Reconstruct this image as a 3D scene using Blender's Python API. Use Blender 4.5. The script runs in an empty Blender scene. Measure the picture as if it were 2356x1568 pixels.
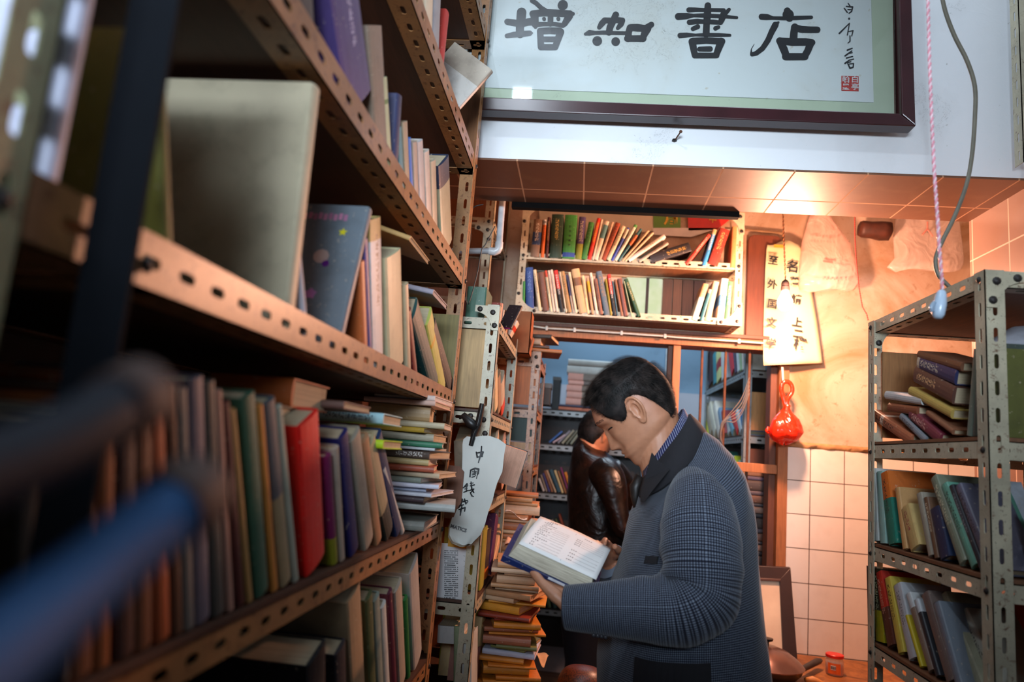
import bpy, math, random
import numpy as np
from mathutils import Vector, Matrix
random.seed(7); rng = np.random.RandomState(7)
S = bpy.context.scene
COL = S.collection
# ---------------------------------------------------------------- camera
F = 1601.0                                   # focal length in pixels of the 2356 x 1568 frame
CH = 1.5                                     # eye height of the camera
def _n(v): v = np.array(v, float); return v/np.linalg.norm(v)
_Z = _n([834, 10113, 1601]); _Y = _n([152, -266, 1601]); _Y = _n(_Y-_Z*(_Y@_Z)); _X = np.cross(_Y, _Z)
if _X[0] < 0: _X = -_X
RW = np.array([_X, _Y, _Z])
cam = bpy.data.cameras.new('camera'); co = bpy.data.objects.new('camera', cam); COL.objects.link(co)
r_, u_, f_ = RW[:, 0], RW[:, 1], RW[:, 2]
co.matrix_world = Matrix(((r_[0], u_[0], -f_[0], 0), (r_[1], u_[1], -f_[1], 0), (r_[2], u_[2], -f_[2], CH), (0, 0, 0, 1)))
cam.sensor_width = 36; cam.lens = F/2356*36; cam.clip_start = 0.02
cam.dof.use_dof = True; cam.dof.focus_distance = 2.05; cam.dof.aperture_fstop = 2.4
S.camera = co
S.view_settings.view_transform = 'Standard'; S.view_settings.look = 'None'; S.view_settings.gamma = 1
S.view_settings.use_curve_mapping = False; S.view_settings.exposure = 0.0
S.cycles.max_bounces = 6; S.cycles.diffuse_bounces = 3; S.cycles.glossy_bounces = 3; S.cycles.transmission_bounces = 6
S.cycles.transparent_max_bounces = 8; S.cycles.use_denoising = True; S.cycles.caustics_reflective = False
S.cycles.caustics_refractive = False; S.cycles.sample_clamp_indirect = 4
# ---------------------------------------------------------------- world and large lights
W = bpy.data.worlds.new('world'); S.world = W; W.use_nodes = True
W.node_tree.nodes['Background'].inputs[0].default_value = (0.55, 0.72, 1, 1); W.node_tree.nodes['Background'].inputs[1].default_value = 0.05
def area(name, loc, target, sx, sy, power, col):
    l = bpy.data.lights.new(name, 'AREA'); l.shape = 'RECTANGLE'; l.size = sx; l.size_y = sy; l.energy = power; l.color = col
    o = bpy.data.objects.new(name, l); COL.objects.link(o); o.location = loc
    o.rotation_euler = (Vector(target)-Vector(loc)).to_track_quat('-Z', 'Y').to_euler(); return o
fl_ = area('front_fill', (-0.12, -1.05, 2.05), (-0.05, 2, 2.16), 0.9, 0.4, 14, (0.74, 0.87, 1.0)); fl_.data.spread = math.radians(50)  # added front light behind the camera, beam narrowed to light the pad
area('overhead_fill', (0.45, 1.70, 3.5), (0.5, 1.4, 0), 1.3, 0.25, 9, (0.74, 0.87, 1.0))  # added overhead fill; the ceiling has no opening, placed clear of the glass
area('back_room_daylight', (0.35, 4.55, 3.3), (0.35, 4.7, 0), 0.9, 0.8, 26, (0.66, 0.84, 1.0))
# ---------------------------------------------------------------- pixel <-> world
def ray(px, py): return RW @ np.array([px-1178, -(py-784), F])
def at(px, py, Y=None, X=None, Z=None):
    r = ray(px, py); k = Y/r[1] if Y is not None else (X/r[0] if X is not None else (Z-CH)/r[2])
    p = r*k; return Vector((p[0], p[1], p[2]+CH))
# ---------------------------------------------------------------- mesh builder
class MB:
    def __init__(s): s.v = []; s.f = []; s.m = []; s.uv = []; s.hasuv = False
    def add(s, vs, fs, mi=0, uvs=None):
        b = len(s.v); s.v += [tuple(v) for v in vs]
        for k, f in enumerate(fs):
            s.f.append([b+i for i in f]); s.m.append(mi)
            if uvs is not None: s.uv.append(uvs[k]); s.hasuv = True
            else: s.uv.append([(0, 0)]*len(f))
    def box(s, c, sz, M=None, mi=0):
        x, y, z = sz[0]/2, sz[1]/2, sz[2]/2; c = Vector(c)
        vs = [Vector(p) for p in ((-x,-y,-z),(x,-y,-z),(x,y,-z),(-x,y,-z),(-x,-y,z),(x,-y,z),(x,y,z),(-x,y,z))]
        if M is not None: vs = [M @ v for v in vs]
        s.add([v+c for v in vs], [(3,2,1,0),(4,5,6,7),(0,1,5,4),(1,2,6,5),(2,3,7,6),(3,0,4,7)], mi)
    def bb(s, x0, x1, y0, y1, z0, z1, mi=0): s.box(((x0+x1)/2,(y0+y1)/2,(z0+z1)/2),(abs(x1-x0),abs(y1-y0),abs(z1-z0)),None,mi)
    def bar(s, a, b, w, h, up=(0,0,1), mi=0):
        a, b = Vector(a), Vector(b); d = b-a; L = d.length; d.normalize(); sd = d.cross(Vector(up))
        if sd.length < 1e-4: sd = d.cross(Vector((1,0,0)))
        sd.normalize(); u = sd.cross(d); M = Matrix((sd, d, u)).transposed(); s.box((a+b)/2, (w, L, h), M, mi)
    def tube(s, pts, rad, n=10, mi=0, sq=(1,1), up=(0,0,1), cap=True, fn=None, uvs=None):
        pts = [Vector(p) for p in pts]; N = len(pts)
        if not hasattr(rad, '__len__'): rad = [rad]*N
        vs = []; acc = 0; U = Vector(up)
        for i, p in enumerate(pts):
            d = (pts[min(i+1, N-1)]-pts[max(i-1, 0)]).normalized()
            a = U-d*U.dot(d)
            if a.length < 1e-4: a = d.orthogonal()
            a.normalize(); b = d.cross(a); U = a
            if i: acc += (p-pts[i-1]).length
            r = rad[i]; rx, ry = (r if hasattr(r, '__len__') else (r*sq[0], r*sq[1]))
            for k in range(n):
                t = 2*math.pi*k/n; q = fn(acc, t, i) if fn else 1.0
                vs.append(p+(a*math.cos(t)*ry+b*math.sin(t)*rx)*q)
        fs = []; uu = []; L = 0
        for i in range(N-1):
            L2 = L+(pts[i+1]-pts[i]).length
            for k in range(n):
                k2 = (k+1) % n; fs.append((i*n+k, i*n+k2, (i+1)*n+k2, (i+1)*n+k))
                if uvs: c = uvs/n; uu.append([(k*c, L), ((k+1)*c, L), ((k+1)*c, L2), (k*c, L2)])
            L = L2
        if cap:
            fs.append(tuple(reversed(range(n)))); fs.append(tuple((N-1)*n+k for k in range(n)))
            if uvs: uu += [[(0, 0)]*n]*2
        s.add(vs, fs, mi, uu if uvs else None)
    def lathe(s, prof, c=(0,0,0), n=24, M=None, mi=0):
        c = Vector(c); vs = []; N = len(prof)
        for r, z in prof:
            for k in range(n):
                t = 2*math.pi*k/n; v = Vector((r*math.cos(t), r*math.sin(t), z)); vs.append((M @ v if M is not None else v)+c)
        fs = [(i*n+k, i*n+(k+1) % n, (i+1)*n+(k+1) % n, (i+1)*n+k) for i in range(N-1) for k in range(n)]
        fs += [tuple(reversed(range(n))), tuple((N-1)*n+k for k in range(n))]; s.add(vs, fs, mi)
    def prism(s, poly, z0, z1, M=None, mi=0):
        n = len(poly); vs = [Vector((x, y, z0)) for x, y in poly]+[Vector((x, y, z1)) for x, y in poly]
        if M is not None: vs = [M @ v for v in vs]
        s.add(vs, [tuple(reversed(range(n))), tuple(range(n, 2*n))]+[(i, (i+1) % n, n+(i+1) % n, n+i) for i in range(n)], mi)
    def grid(s, P, nu, nv, closed=False, mi=0, uvf=None):
        vs = [P(i, j) for j in range(nv+1) for i in range(nu+(0 if closed else 1))]; w = nu if closed else nu+1
        fs = []; uu = []
        for j in range(nv):
            for i in range(nu):
                i2 = (i+1) % w if closed else i+1
                fs.append((j*w+i, j*w+i2, (j+1)*w+i2, (j+1)*w+i))
                if uvf: uu.append([uvf(i, j), uvf(i+1, j), uvf(i+1, j+1), uvf(i, j+1)])
        s.add(vs, fs, mi, uu if uvf else None)
    def build(s, name, mats, parent=None, smooth=False, loc=None, bevel=0, fix=True, angle=None):
        me = bpy.data.meshes.new(name); me.from_pydata(s.v, [], s.f)
        if not isinstance(mats, (list, tuple)): mats = [mats]
        for m in mats: me.materials.append(m)
        if len(mats) > 1: me.polygons.foreach_set('material_index', s.m)
        if s.hasuv:
            ul = me.uv_layers.new(name='UVMap'); ul.data.foreach_set('uv', [c for f in s.uv for p in f for c in p])
        if fix:
            import bmesh
            b = bmesh.new(); b.from_mesh(me); bmesh.ops.recalc_face_normals(b, faces=b.faces); b.to_mesh(me); b.free()
        if smooth: me.polygons.foreach_set('use_smooth', [True]*len(me.polygons))
        if angle: me.set_sharp_from_angle(angle=math.radians(angle))
        o = bpy.data.objects.new(name, me); COL.objects.link(o)
        if parent: o.parent = parent
        if loc is not None: o.location = loc
        if bevel:
            bv = o.modifiers.new('bevel', 'BEVEL'); bv.width = bevel; bv.segments = 2; bv.limit_method = 'ANGLE'
        return o
def thing(name, label, cat, loc=(0,0,0), group=None, rot=None):
    o = bpy.data.objects.new(name, None); COL.objects.link(o); o.empty_display_size = .05; o.location = loc
    if rot is not None: o.rotation_euler = rot
    o['label'] = label; o['category'] = cat
    if group: o['group'] = group
    return o
def tag(o, label, cat, group=None, kind=None):
    o['label'] = label; o['category'] = cat
    if group: o['group'] = group
    if kind: o['kind'] = kind
    return o
def struct(o): o['kind'] = 'structure'; return o
def origin(o, p):
    """move a world-space mesh's origin to p"""
    p = Vector(p); o.data.transform(Matrix.Translation(-p)); o.location = p; return o
# ---------------------------------------------------------------- materials
def lin(h):
    if not isinstance(h, str): return tuple(h)[:3]
    h = h.lstrip('#'); c = [int(h[i:i+2], 16)/255 for i in (0, 2, 4)]
    return tuple(x/12.92 if x <= .04045 else ((x+.055)/1.055)**2.4 for x in c)
class NT:
    def __init__(s, name):
        s.m = bpy.data.materials.new(name); s.m.use_nodes = True; s.t = s.m.node_tree; s.b = s.t.nodes['Principled BSDF']
    def n(s, typ, **kw):
        nd = s.t.nodes.new('ShaderNode'+typ)
        for k, v in kw.items():
            if k == 'ins':
                for a, b in v.items():
                    if isinstance(b, bpy.types.NodeSocket): s.t.links.new(b, nd.inputs[a])
                    else: nd.inputs[a].default_value = b
            else: setattr(nd, k, v)
        return nd
    def math(s, op, a, b=0.0, c=None, clamp=False):
        nd = s.t.nodes.new('ShaderNodeMath'); nd.operation = op; nd.use_clamp = clamp
        for i, x in enumerate((a, b) if c is None else (a, b, c)):
            if isinstance(x, bpy.types.NodeSocket): s.t.links.new(x, nd.inputs[i])
            else: nd.inputs[i].default_value = x
        return nd.outputs[0]
    def mix(s, f, a, b, blend='MIX'):
        nd = s.t.nodes.new('ShaderNodeMix'); nd.data_type = 'RGBA'; nd.blend_type = blend
        for i, x in ((0, f), (6, a), (7, b)):
            if isinstance(x, bpy.types.NodeSocket): s.t.links.new(x, nd.inputs[i])
            else: nd.inputs[i].default_value = x if i == 0 else (*lin(x), 1)
        return nd.outputs[2]
    def ramp(s, f, lo, hi): return s.n('MapRange', ins={0: f, 1: lo, 2: hi}).outputs[0]
    def noise(s, scale, detail=3, co=None, dist=0, rough=.5):
        nd = s.n('TexNoise'); nd.inputs['Scale'].default_value = scale; nd.inputs['Detail'].default_value = detail
        nd.inputs['Distortion'].default_value = dist; nd.inputs['Roughness'].default_value = rough
        s.t.links.new(co if co is not None else s.coord(), nd.inputs['Vector']); return nd.outputs[0]
    def coord(s, k='Object'):
        if not hasattr(s, '_c'): s._c = s.n('TexCoord')
        return s._c.outputs[k]
    def set(s, **kw):
        for k, v in kw.items():
            k = {'col': 'Base Color', 'rough': 'Roughness', 'metal': 'Metallic', 'spec': 'Specular IOR Level', 'trans': 'Transmission Weight',
                 'alpha': 'Alpha', 'coat': 'Coat Weight', 'sss': 'Subsurface Weight', 'sheen': 'Sheen Weight'}[k]
            if isinstance(v, bpy.types.NodeSocket): s.t.links.new(v, s.b.inputs[k])
            elif k == 'Base Color': s.b.inputs[k].default_value = (*lin(v), 1)
            else: s.b.inputs[k].default_value = v
        return s
    def bump(s, h, strength=.3, dist=.002):
        b = s.n('Bump', ins={'Height': h}); b.inputs['Strength'].default_value = strength; b.inputs['Distance'].default_value = dist
        s.t.links.new(b.outputs[0], s.b.inputs['Normal']); return s
_mc = {}
def plain(col, rough=.6, metal=0, var=.25, scale=30, key='paint', spec=.5):
    k = (str(col), rough, metal, var, scale, key)
    if k in _mc: return _mc[k]
    t = NT(key); n = t.noise(scale, 4); f = t.ramp(n, .3, .75); c = lin(col)
    t.set(col=t.mix(f, tuple(x*(1-var) for x in c), tuple(min(1, x*(1+var*.4)) for x in c)), rough=rough, metal=metal, spec=spec)
    _mc[k] = t.m; return t.m
def metal(col, rust=.5, col2='#5a3018', key='slotted_steel', gl=.42):
    k = ('m', str(col), rust)
    if k in _mc: return _mc[k]
    t = NT(key); g = t.n('NewGeometry').outputs['Position']
    n1 = t.noise(9, 5, g, 0, .65); n2 = t.noise(70, 4, g, .5, .7); n3 = t.noise(240, 2, g)
    c = t.mix(t.ramp(n1, .35, .7), tuple(x*.62 for x in lin(col)), col)
    c = t.mix(t.math('MULTIPLY', t.ramp(n2, .62-.12*rust, .70-.05*rust), .85), c, col2)
    c = t.mix(t.math('MULTIPLY', t.ramp(n3, .66, .72), .6), c, '#2a1a10')
    t.set(col=c, rough=gl, spec=.5).bump(n2, .12, .001); _mc[k] = t.m; return t.m
def board(col='#7a4a2a', key='hardboard'):
    k = ('b', str(col))
    if k in _mc: return _mc[k]
    t = NT(key); mp = t.n('Mapping', ins={'Vector': t.n('NewGeometry').outputs['Position'], 'Scale': (40, 3, 3)})
    n = t.noise(4, 5, mp.outputs[0], .6); n2 = t.noise(6, 4)
    c = t.mix(t.ramp(n, .3, .7), tuple(x*.7 for x in lin(col)), col); c = t.mix(t.math('MULTIPLY', t.ramp(n2, .5, .8), .35), c, '#2a1a10')
    t.set(col=c, rough=.6); _mc[k] = t.m; return t.m
def attr(t, name):
    a = t.n('Attribute'); a.attribute_type = 'OBJECT'; a.attribute_name = name; return a
def cover_mat():
    t = NT('book_cover'); A = lambda n: attr(t, n).outputs['Vector']
    sep = t.n('SeparateXYZ', ins={0: t.coord()}); x, y, z = sep.outputs
    dm = t.n('SeparateXYZ', ins={0: A('dm')}); th, h = dm.outputs[0], dm.outputs[1]; on = dm.outputs[2]
    zz = t.math('DIVIDE', z, h); bp = t.n('SeparateXYZ', ins={0: A('bp')})
    band = t.math('MULTIPLY', t.math('GREATER_THAN', zz, bp.outputs[0]), t.math('LESS_THAN', zz, bp.outputs[1]))
    c = t.mix(band, A('c1'), A('c2'))
    # printed title on the spine
    cw = t.math('MULTIPLY', t.math('MINIMUM', th, .03), .62)
    cell = t.math('FRACT', t.math('DIVIDE', z, cw))
    gm = t.math('MULTIPLY', t.math('GREATER_THAN', cell, .16), t.math('LESS_THAN', t.math('ABSOLUTE', x), t.math('MULTIPLY', cw, .42)))
    mp = t.n('Mapping', ins={'Vector': t.coord(), 'Scale': (1, 0, 1)})
    g = t.n('TexNoise'); t.t.links.new(mp.outputs[0], g.inputs['Vector']); t.t.links.new(t.math('DIVIDE', 3.4, cw), g.inputs['Scale']); g.inputs['Detail'].default_value = 0
    gl = t.math('GREATER_THAN', g.outputs[0], .51)
    zr = t.math('MULTIPLY', t.math('GREATER_THAN', zz, .42), t.math('LESS_THAN', zz, .90))
    sp = t.math('LESS_THAN', y, .0012)
    tm = t.math('MULTIPLY', t.math('MULTIPLY', gm, gl), t.math('MULTIPLY', t.math('MULTIPLY', zr, sp), on))
    c = t.mix(t.math('MULTIPLY', tm, .85), c, A('c3'))
    n = t.noise(25, 5, None, 0, .65); n2 = t.noise(140, 3)
    c = t.mix(t.math('MULTIPLY', t.ramp(t.noise(7, 4), .35, .75), .45), c, t.mix(.6, c, '#4a3c2c'))
    c = t.mix(t.math('MULTIPLY', t.ramp(n, .5, .85), .6), c, t.mix(.6, c, '#1c1410'))
    c = t.mix(t.math('MULTIPLY', t.ramp(n2, .66, .72), .45), c, '#c8b8a0')
    t.set(col=c, rough=.5).bump(n, .1, .001); return t.m
def page_mat():
    t = NT('page_edges'); mp = t.n('Mapping', ins={'Vector': t.coord(), 'Scale': (900, 6, 6)})
    n = t.noise(1, 2, mp.outputs[0]); n2 = t.noise(18, 4)
    c = t.mix(t.ramp(n, .3, .7), t.mix(.35, attr(t, 'c1').outputs['Vector'], '#4a3a28'), attr(t, 'c1').outputs['Vector'])
    c = t.mix(t.math('MULTIPLY', t.ramp(n2, .5, .8), .4), c, '#6a5034')
    t.set(col=c, rough=.85).bump(n, .25, .001); return t.m
M_COVER = cover_mat(); M_PAGE = page_mat()
M_CREAM = metal('#c2baa0', .12); M_TAN = metal('#a87648', .6, '#5a3018', gl=.38); M_BOARD = board('#7a4c2c'); M_DBOARD = board('#4a2a18')
M_BOLT = plain('#2a2624', .5, .3, .3, 60, 'bolt_steel'); M_INK = plain('#14181c', .5, 0, .1, 20, 'ink'); M_RUST = plain('#5a3420', .8, 0, .4, 30, 'rusty_iron')
# ---------------------------------------------------------------- books
def book(name, label, group, b, t, w, nrm, c1, c2=None, band=(.5, 2), d=None, title=None, page='#c9b898', cat='book', face=None, hc=.0022):
    """b, t = bottom and top ends of the spine's centre line (world), w = thickness, nrm = direction the spine faces"""
    b, t = Vector(b), Vector(t); z = t-b; h = z.length; z.normalize(); n = Vector(nrm); n = (n-z*n.dot(z)).normalized()
    y = -n; x = y.cross(z).normalized(); d = d or min(.2, h*.68)
    e = thing(name, label, cat, b, group); e.rotation_euler = Matrix((x, y, z)).transposed().to_euler()
    hw = w/2; c = min(hc, w*.18); r = min(.004, w*.25); mb = MB()
    arc = [(-hw*math.cos(a), r-r*1.3*math.sin(a)) for a in np.linspace(0, math.pi, 7)]
    mb.prism([(-hw, d)]+arc+[(hw, d), (hw-c, d), (hw-c, r+c), (-hw+c, r+c), (-hw+c, d)], 0, h)
    o = mb.build('cover', M_COVER, e); o['c1'] = lin(c1); o['c2'] = lin(c2 or c1); o['c3'] = lin(title or c1)
    o['dm'] = (w, h, 1.0 if title else 0.0); o['bp'] = (band[0], band[1], 0.0)
    mb = MB(); ins = min(.003, w*.15); mb.bb(-hw+c, hw-c, r+c, d-ins, ins, h-ins)
    p = mb.build('page_block', M_PAGE, e); p['c1'] = lin(page)
    return e
_used = {}
def uniq(l):
    k = _used.get(l, 0); _used[l] = k+1
    return l if not k else l+(' again' if k == 1 else ' further on')
ORD = ['first','second','third','fourth','fifth','sixth','seventh','eighth','ninth','tenth','eleventh','twelfth','thirteenth','fourteenth','fifteenth',
       'sixteenth','seventeenth','eighteenth','nineteenth','twentieth']
def ordn(i): return ORD[i] if i < 20 else 'twenty-'+ORD[i-20] if i < 29 else ('thirtieth' if i == 29 else 'thirty-'+ORD[i-30])
def row(where, frm, group, plane, zoom, spec, zshelf=None, name='book', page='#c9b898', dmax=.2, dmin=.09, fit=True):
    """spec entries: (xb, yb, xt, yt, wpx, c1, desc, extra) in zoomed pixels; zoom = (ox, oy, scale)"""
    ox, oy, sc = zoom; ax, val, sgn = plane; nrm = (sgn, 0, 0) if ax == 'X' else (0, sgn, 0); kw = {ax: val}; res = []
    base = [at(ox+s[0]/sc, oy+s[1]/sc, **{ax: val})[1 if ax == 'X' else 0] for s in spec]; sg = 1 if base[-1] > base[0] else -1; N_ = len(spec)
    for i, s in enumerate(spec):
        xb, yb, xt, yt, wpx, c1, desc = s[:7]; ex = dict(s[7]) if len(s) > 7 else {}
        kv = dict(kw); kv[ax] = val+ex.pop('off', 0.0)
        P = lambda x, y: at(ox+x/sc, oy+y/sc, **kv)
        b, t = P(xb, yb), P(xt, yt); q = (P(xb+wpx/2, yb)-P(xb-wpx/2, yb)); dr = (t-b).normalized(); w = (q-dr*q.dot(dr)).length if abs(dr.z) > .78 else q.length*(.72 if ax == 'Y' and wpx < 60 else .85)
        if fit and ax == 'X' and N_ > 1:                           # neighbours on a shelf touch, they do not pass through each other
            lo = (base[i]+base[i-1])/2 if i else None; hi = (base[i]+base[i+1])/2 if i < N_-1 else None; cs_ = abs((t-b).normalized().z)
            room = (abs(hi-lo) if lo is not None and hi is not None else 2*abs((hi if hi is not None else lo)-base[i]))*cs_*.97; w = min(w, room)
        w = max(.004, w)
        if zshelf is not None:                       # stand it on its shelf
            k = 0 if ax == 'Y' else 1; lean = math.asin(min(1, abs(dr[k])))
            dz = zshelf+abs(math.sin(lean))*w/2+.001-b.z; b.z += dz; t.z += dz
        d = ex.pop('d', None) or min(dmax, max(dmin, (t-b).length*.68)); lab = ex.pop('label', None)
        lab = lab or f"{desc} book, {ordn(i)} from {frm} {where}"
        res.append(book(name, lab, group, b, t, w, nrm, c1, d=d, page=ex.pop('page', page), **ex))
    return res
# ---------------------------------------------------------------- text and brush strokes
def text_mb(body, size, M, ext=.0004, align='CENTER', wide=0.0):
    c = bpy.data.curves.new('t', 'FONT'); c.body = body; c.size = size; c.align_x = align; c.align_y = 'CENTER'; c.offset = wide; c.resolution_u = 3
    o = bpy.data.objects.new('t', c); me = o.to_mesh(); mb = MB()
    mb.add([M @ (v.co+Vector((0, 0, ext))) for v in me.vertices], [tuple(p.vertices) for p in me.polygons]); o.to_mesh_clear()
    bpy.data.objects.remove(o); bpy.data.curves.remove(c); return mb
def frame_M(o, x, y):
    """matrix whose local x, y axes lie on a surface at o; local z faces out"""
    x = Vector(x).normalized(); y = Vector(y); y = (y-x*y.dot(x)).normalized(); z = x.cross(y)
    M = Matrix((x, y, z)).transposed().to_4x4(); M.translation = Vector(o); return M
def strokes(mb, lst, P, lift, th=.0006):
    """each stroke a chain of (x, y, width) pixels, laid on the surface by P(x, y) and lifted by the vector lift"""
    L = Vector(lift)
    def disc(x, y, w, k):
        mb.add([P(x+w/2*math.cos(a), y+w/2*math.sin(a))+L*(1+.02*k) for a in np.linspace(0, 2*math.pi, 17)[:-1]], [tuple(range(16))])
    k = 0
    for st in lst:
        st = [tuple(q) for q in st]
        for i, (x, y, w) in enumerate(st):
            k += 1; disc(x, y, w, k)
            if i+1 < len(st):
                X, Y, V = st[i+1]; dx, dy = X-x, Y-y; l = math.hypot(dx, dy) or 1; nx, ny = -dy/l, dx/l; k += 1
                mb.add([P(x+nx*w/2, y+ny*w/2)+L*(1+.02*k), P(x-nx*w/2, y-ny*w/2)+L*(1+.02*k), P(X-nx*V/2, Y-ny*V/2)+L*(1+.02*k), P(X+nx*V/2, Y+ny*V/2)+L*(1+.02*k)], [(0, 1, 2, 3)])
# ---------------------------------------------------------------- slotted angle racks
def plate(mb, o, dl, dw, L, w, th, pitch=.053, sl=.030, sw=.009, full=True, start=None):
    """a slotted strip: o corner, dl along, dw across (unit vectors), thickness towards dl x dw"""
    o, dl, dw = Vector(o), Vector(dl), Vector(dw); n = dl.cross(dw)*th; N = max(1, int(L/pitch)); pitch = L/N; hl, hw = sl/2, sw/2
    if full: hole = [(hl, 0), (hl-hw*.3, hw*.75), (hl-hw, hw), (-hl+hw, hw), (-hl+hw*.3, hw*.75), (-hl, 0), (-hl+hw*.3, -hw*.75), (-hl+hw, -hw), (hl-hw, -hw), (hl-hw*.3, -hw*.75)]
    else: hole = [(hl, hw), (-hl, hw), (-hl, -hw), (hl, -hw)]
    for k in range(N):
        cx = (k+.5)*pitch; cy = w*.5; p = pitch/2; q = w/2
        out = [(p, 0), (p, q*.7), (p, q), (-p, q), (-p, q*.7), (-p, 0), (-p, -q*.7), (-p, -q), (p, -q), (p, -q*.7)] if full else [(p, q), (-p, q), (-p, -q), (p, -q)]
        m = len(hole); pts = [o+dl*(cx+a)+dw*(cy+b) for a, b in hole+out]; vs = pts+[v+n for v in pts]; fs = []
        for i in range(m):
            j = (i+1) % m
            fs += [(i, j, m+j, m+i), (2*m+j, 2*m+i, 3*m+i, 3*m+j), (j, i, 2*m+i, 2*m+j)]
            fs.append((m+i, m+j, 3*m+j, 3*m+i))
        mb.add(vs, fs)
def angle(mb, a, b, n1, n2, w=.038, w2=None, th=.002, full=True, **kw):
    a, b = Vector(a), Vector(b); d = (b-a); L = d.length; d.normalize(); n1, n2 = Vector(n1), Vector(n2); w2 = w2 or w
    for p, q, ww in ((n1, n2, w), (n2, n1, w2)):
        if d.cross(p).dot(q) > 0: plate(mb, a, d, p, L, ww, th, full=full, **kw)
        else: plate(mb, b, -d, p, L, ww, th, full=full, **kw)
GR = [.075]
def rack(label, x0, x1, y0, y1, z0, z1, shelves, mat, full=True, open_side='x1', bm=None, boards=True, gusset=(), bolts=True, back=None, up=True, name='slotted_steel_rack', w=.038, ends=None, bolt_n='near', pmat=None, group=None, skip_posts=()):
    """shelves: heights of the shelf boards' undersides (absolute z). open_side is the side facing the aisle"""
    e = thing(name, label, 'shelf rack', ((x0+x1)/2, (y0+y1)/2, z0), group); O = Vector(e.location); bm = bm or M_BOARD
    def put(mb, nm, m): mb.v = [tuple(Vector(v)-O) for v in mb.v]; return mb.build(nm, m, e, fix=False)
    corners = [(x0, y0, 1, 1), (x1, y0, -1, 1), (x0, y1, 1, -1), (x1, y1, -1, -1)]
    for i, (x, y, sx, sy) in enumerate(corners):
        if i in skip_posts: continue
        mb = MB(); angle(mb, (x, y, z0), (x, y, z1), (sx, 0, 0), (0, sy, 0), w, full=full); put(mb, 'post', pmat or mat)
    g = .0025
    for z in shelves:
        v = 1 if up else -1
        for (a, b, n) in (((x0+g, y0+g, z), (x0+g, y1-g, z), (1, 0, 0)), ((x1-g, y0+g, z), (x1-g, y1-g, z), (-1, 0, 0)), ((x0+g, y0+g, z), (x1-g, y0+g, z), (0, 1, 0)), ((x0+g, y1-g, z), (x1-g, y1-g, z), (0, -1, 0))):
            mb = MB(); angle(mb, a, b, n, (0, 0, v), w-.002, full=full, sl=.026, sw=.010); put(mb, 'beam', mat)
        if boards:
            mb = MB(); mb.bb(x0+.006, x1-.006, y0+.006, y1-.006, z+.003, z+.011); put(mb, 'shelf_board', bm)
    for (x, y, z, sx, sz) in gusset:
        mb = MB(); R = GR[0]; poly = [(0, 0), (R, 0), (R, .02)]+[(R-(R-.02)*math.sin(a), R-(R-.02)*math.cos(a)) for a in np.linspace(.15, 1.5, 7)]+[(.02, R), (0, R)]
        mb.prism([(sx*p, sz*q) for p, q in poly], 0, .0025, Matrix(((1, 0, 0, x), (0, 0, -1, y), (0, 1, 0, z), (0, 0, 0, 1)))); put(mb, 'gusset_plate', mat)
        for (p, q) in ((.02, .02), (R-.015, .012), (.012, R-.015)):
            m2 = MB(); m2.lathe([(.0085, 0), (.0085, .002), (.005, .005), (0.001, .006)], (x+sx*p, y-.002, z+sz*q), 10, Matrix.Rotation(math.pi/2, 3, 'X')); put(m2, 'bolt', M_BOLT)
    if bolts:
        for z in shelves:
            for (x, y, sx, sy) in corners:
                zc = z+.019*(1 if up else -1)
                if open_side in ('x1', 'x0') and (x == x1) == (open_side == 'x1'):
                    m2 = MB(); s = 1 if open_side == 'x1' else -1
                    m2.lathe([(.007, 0), (.007, .0015), (.004, .004), (0.001, .005)], (x+s*.0005, y+sy*.019, zc), 8, Matrix.Rotation(s*math.pi/2, 3, 'Y')); put(m2, 'bolt', M_BOLT)
                if y == y0:
                    m2 = MB(); m2.lathe([(.008, 0), (.008, .0015), (.005, .004), (0.001, .005)], (x+sx*.019, y-.0005, zc), 8, Matrix.Rotation(math.pi/2, 3, 'X')); put(m2, 'bolt', M_BOLT)
    if back:
        for (a, b, c, d, z_0, z_1, m) in back:
            mb = MB(); mb.bb(a, b, c, d, z_0, z_1); put(mb, 'back_board', m)
    return e
# ================================================================ the room
def slab(name, x0, x1, y0, y1, z0, z1, m):
    mb = MB(); mb.bb(x0, x1, y0, y1, z0, z1); return struct(mb.build(name, m))
def paint(col, stain='#8a8478', amt=.5, key='wall_paint'):
    t = NT(key); g = t.n('NewGeometry').outputs['Position']
    n = t.noise(3, 6, g, .4, .6); n2 = t.noise(60, 4, g); n3 = t.noise(16, 5, g, 2.5, .7)
    c = t.mix(t.math('MULTIPLY', t.ramp(n, .5, .85), amt), col, stain)
    c = t.mix(t.math('MULTIPLY', t.ramp(n2, .70, .76), .6), c, stain)
    cr = t.math('LESS_THAN', t.math('ABSOLUTE', t.math('SUBTRACT', n3, .5)), .0022)
    c = t.mix(t.math('MULTIPLY', cr, t.math('GREATER_THAN', n, .58)), c, '#4a4640')
    t.set(col=c, rough=.75).bump(n3, .12, .004); return t.m
def plaster():
    t = NT('stained_plaster'); g = t.n('NewGeometry').outputs['Position']
    n = t.noise(2.6, 7, g, .8, .62); n2 = t.noise(22, 6, g, .6, .75); n3 = t.noise(90, 3, g)
    c = t.mix(t.ramp(n, .4, .68), '#cbb09a', '#a37a54'); c = t.mix(t.math('MULTIPLY', t.ramp(n2, .58, .72), .7), c, '#8a5a2a')
    c = t.mix(t.math('MULTIPLY', t.ramp(n3, .70, .74), .7), c, '#5a3416')
    t.set(col=c, rough=.7).bump(n2, .25, .004); return t.m
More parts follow.
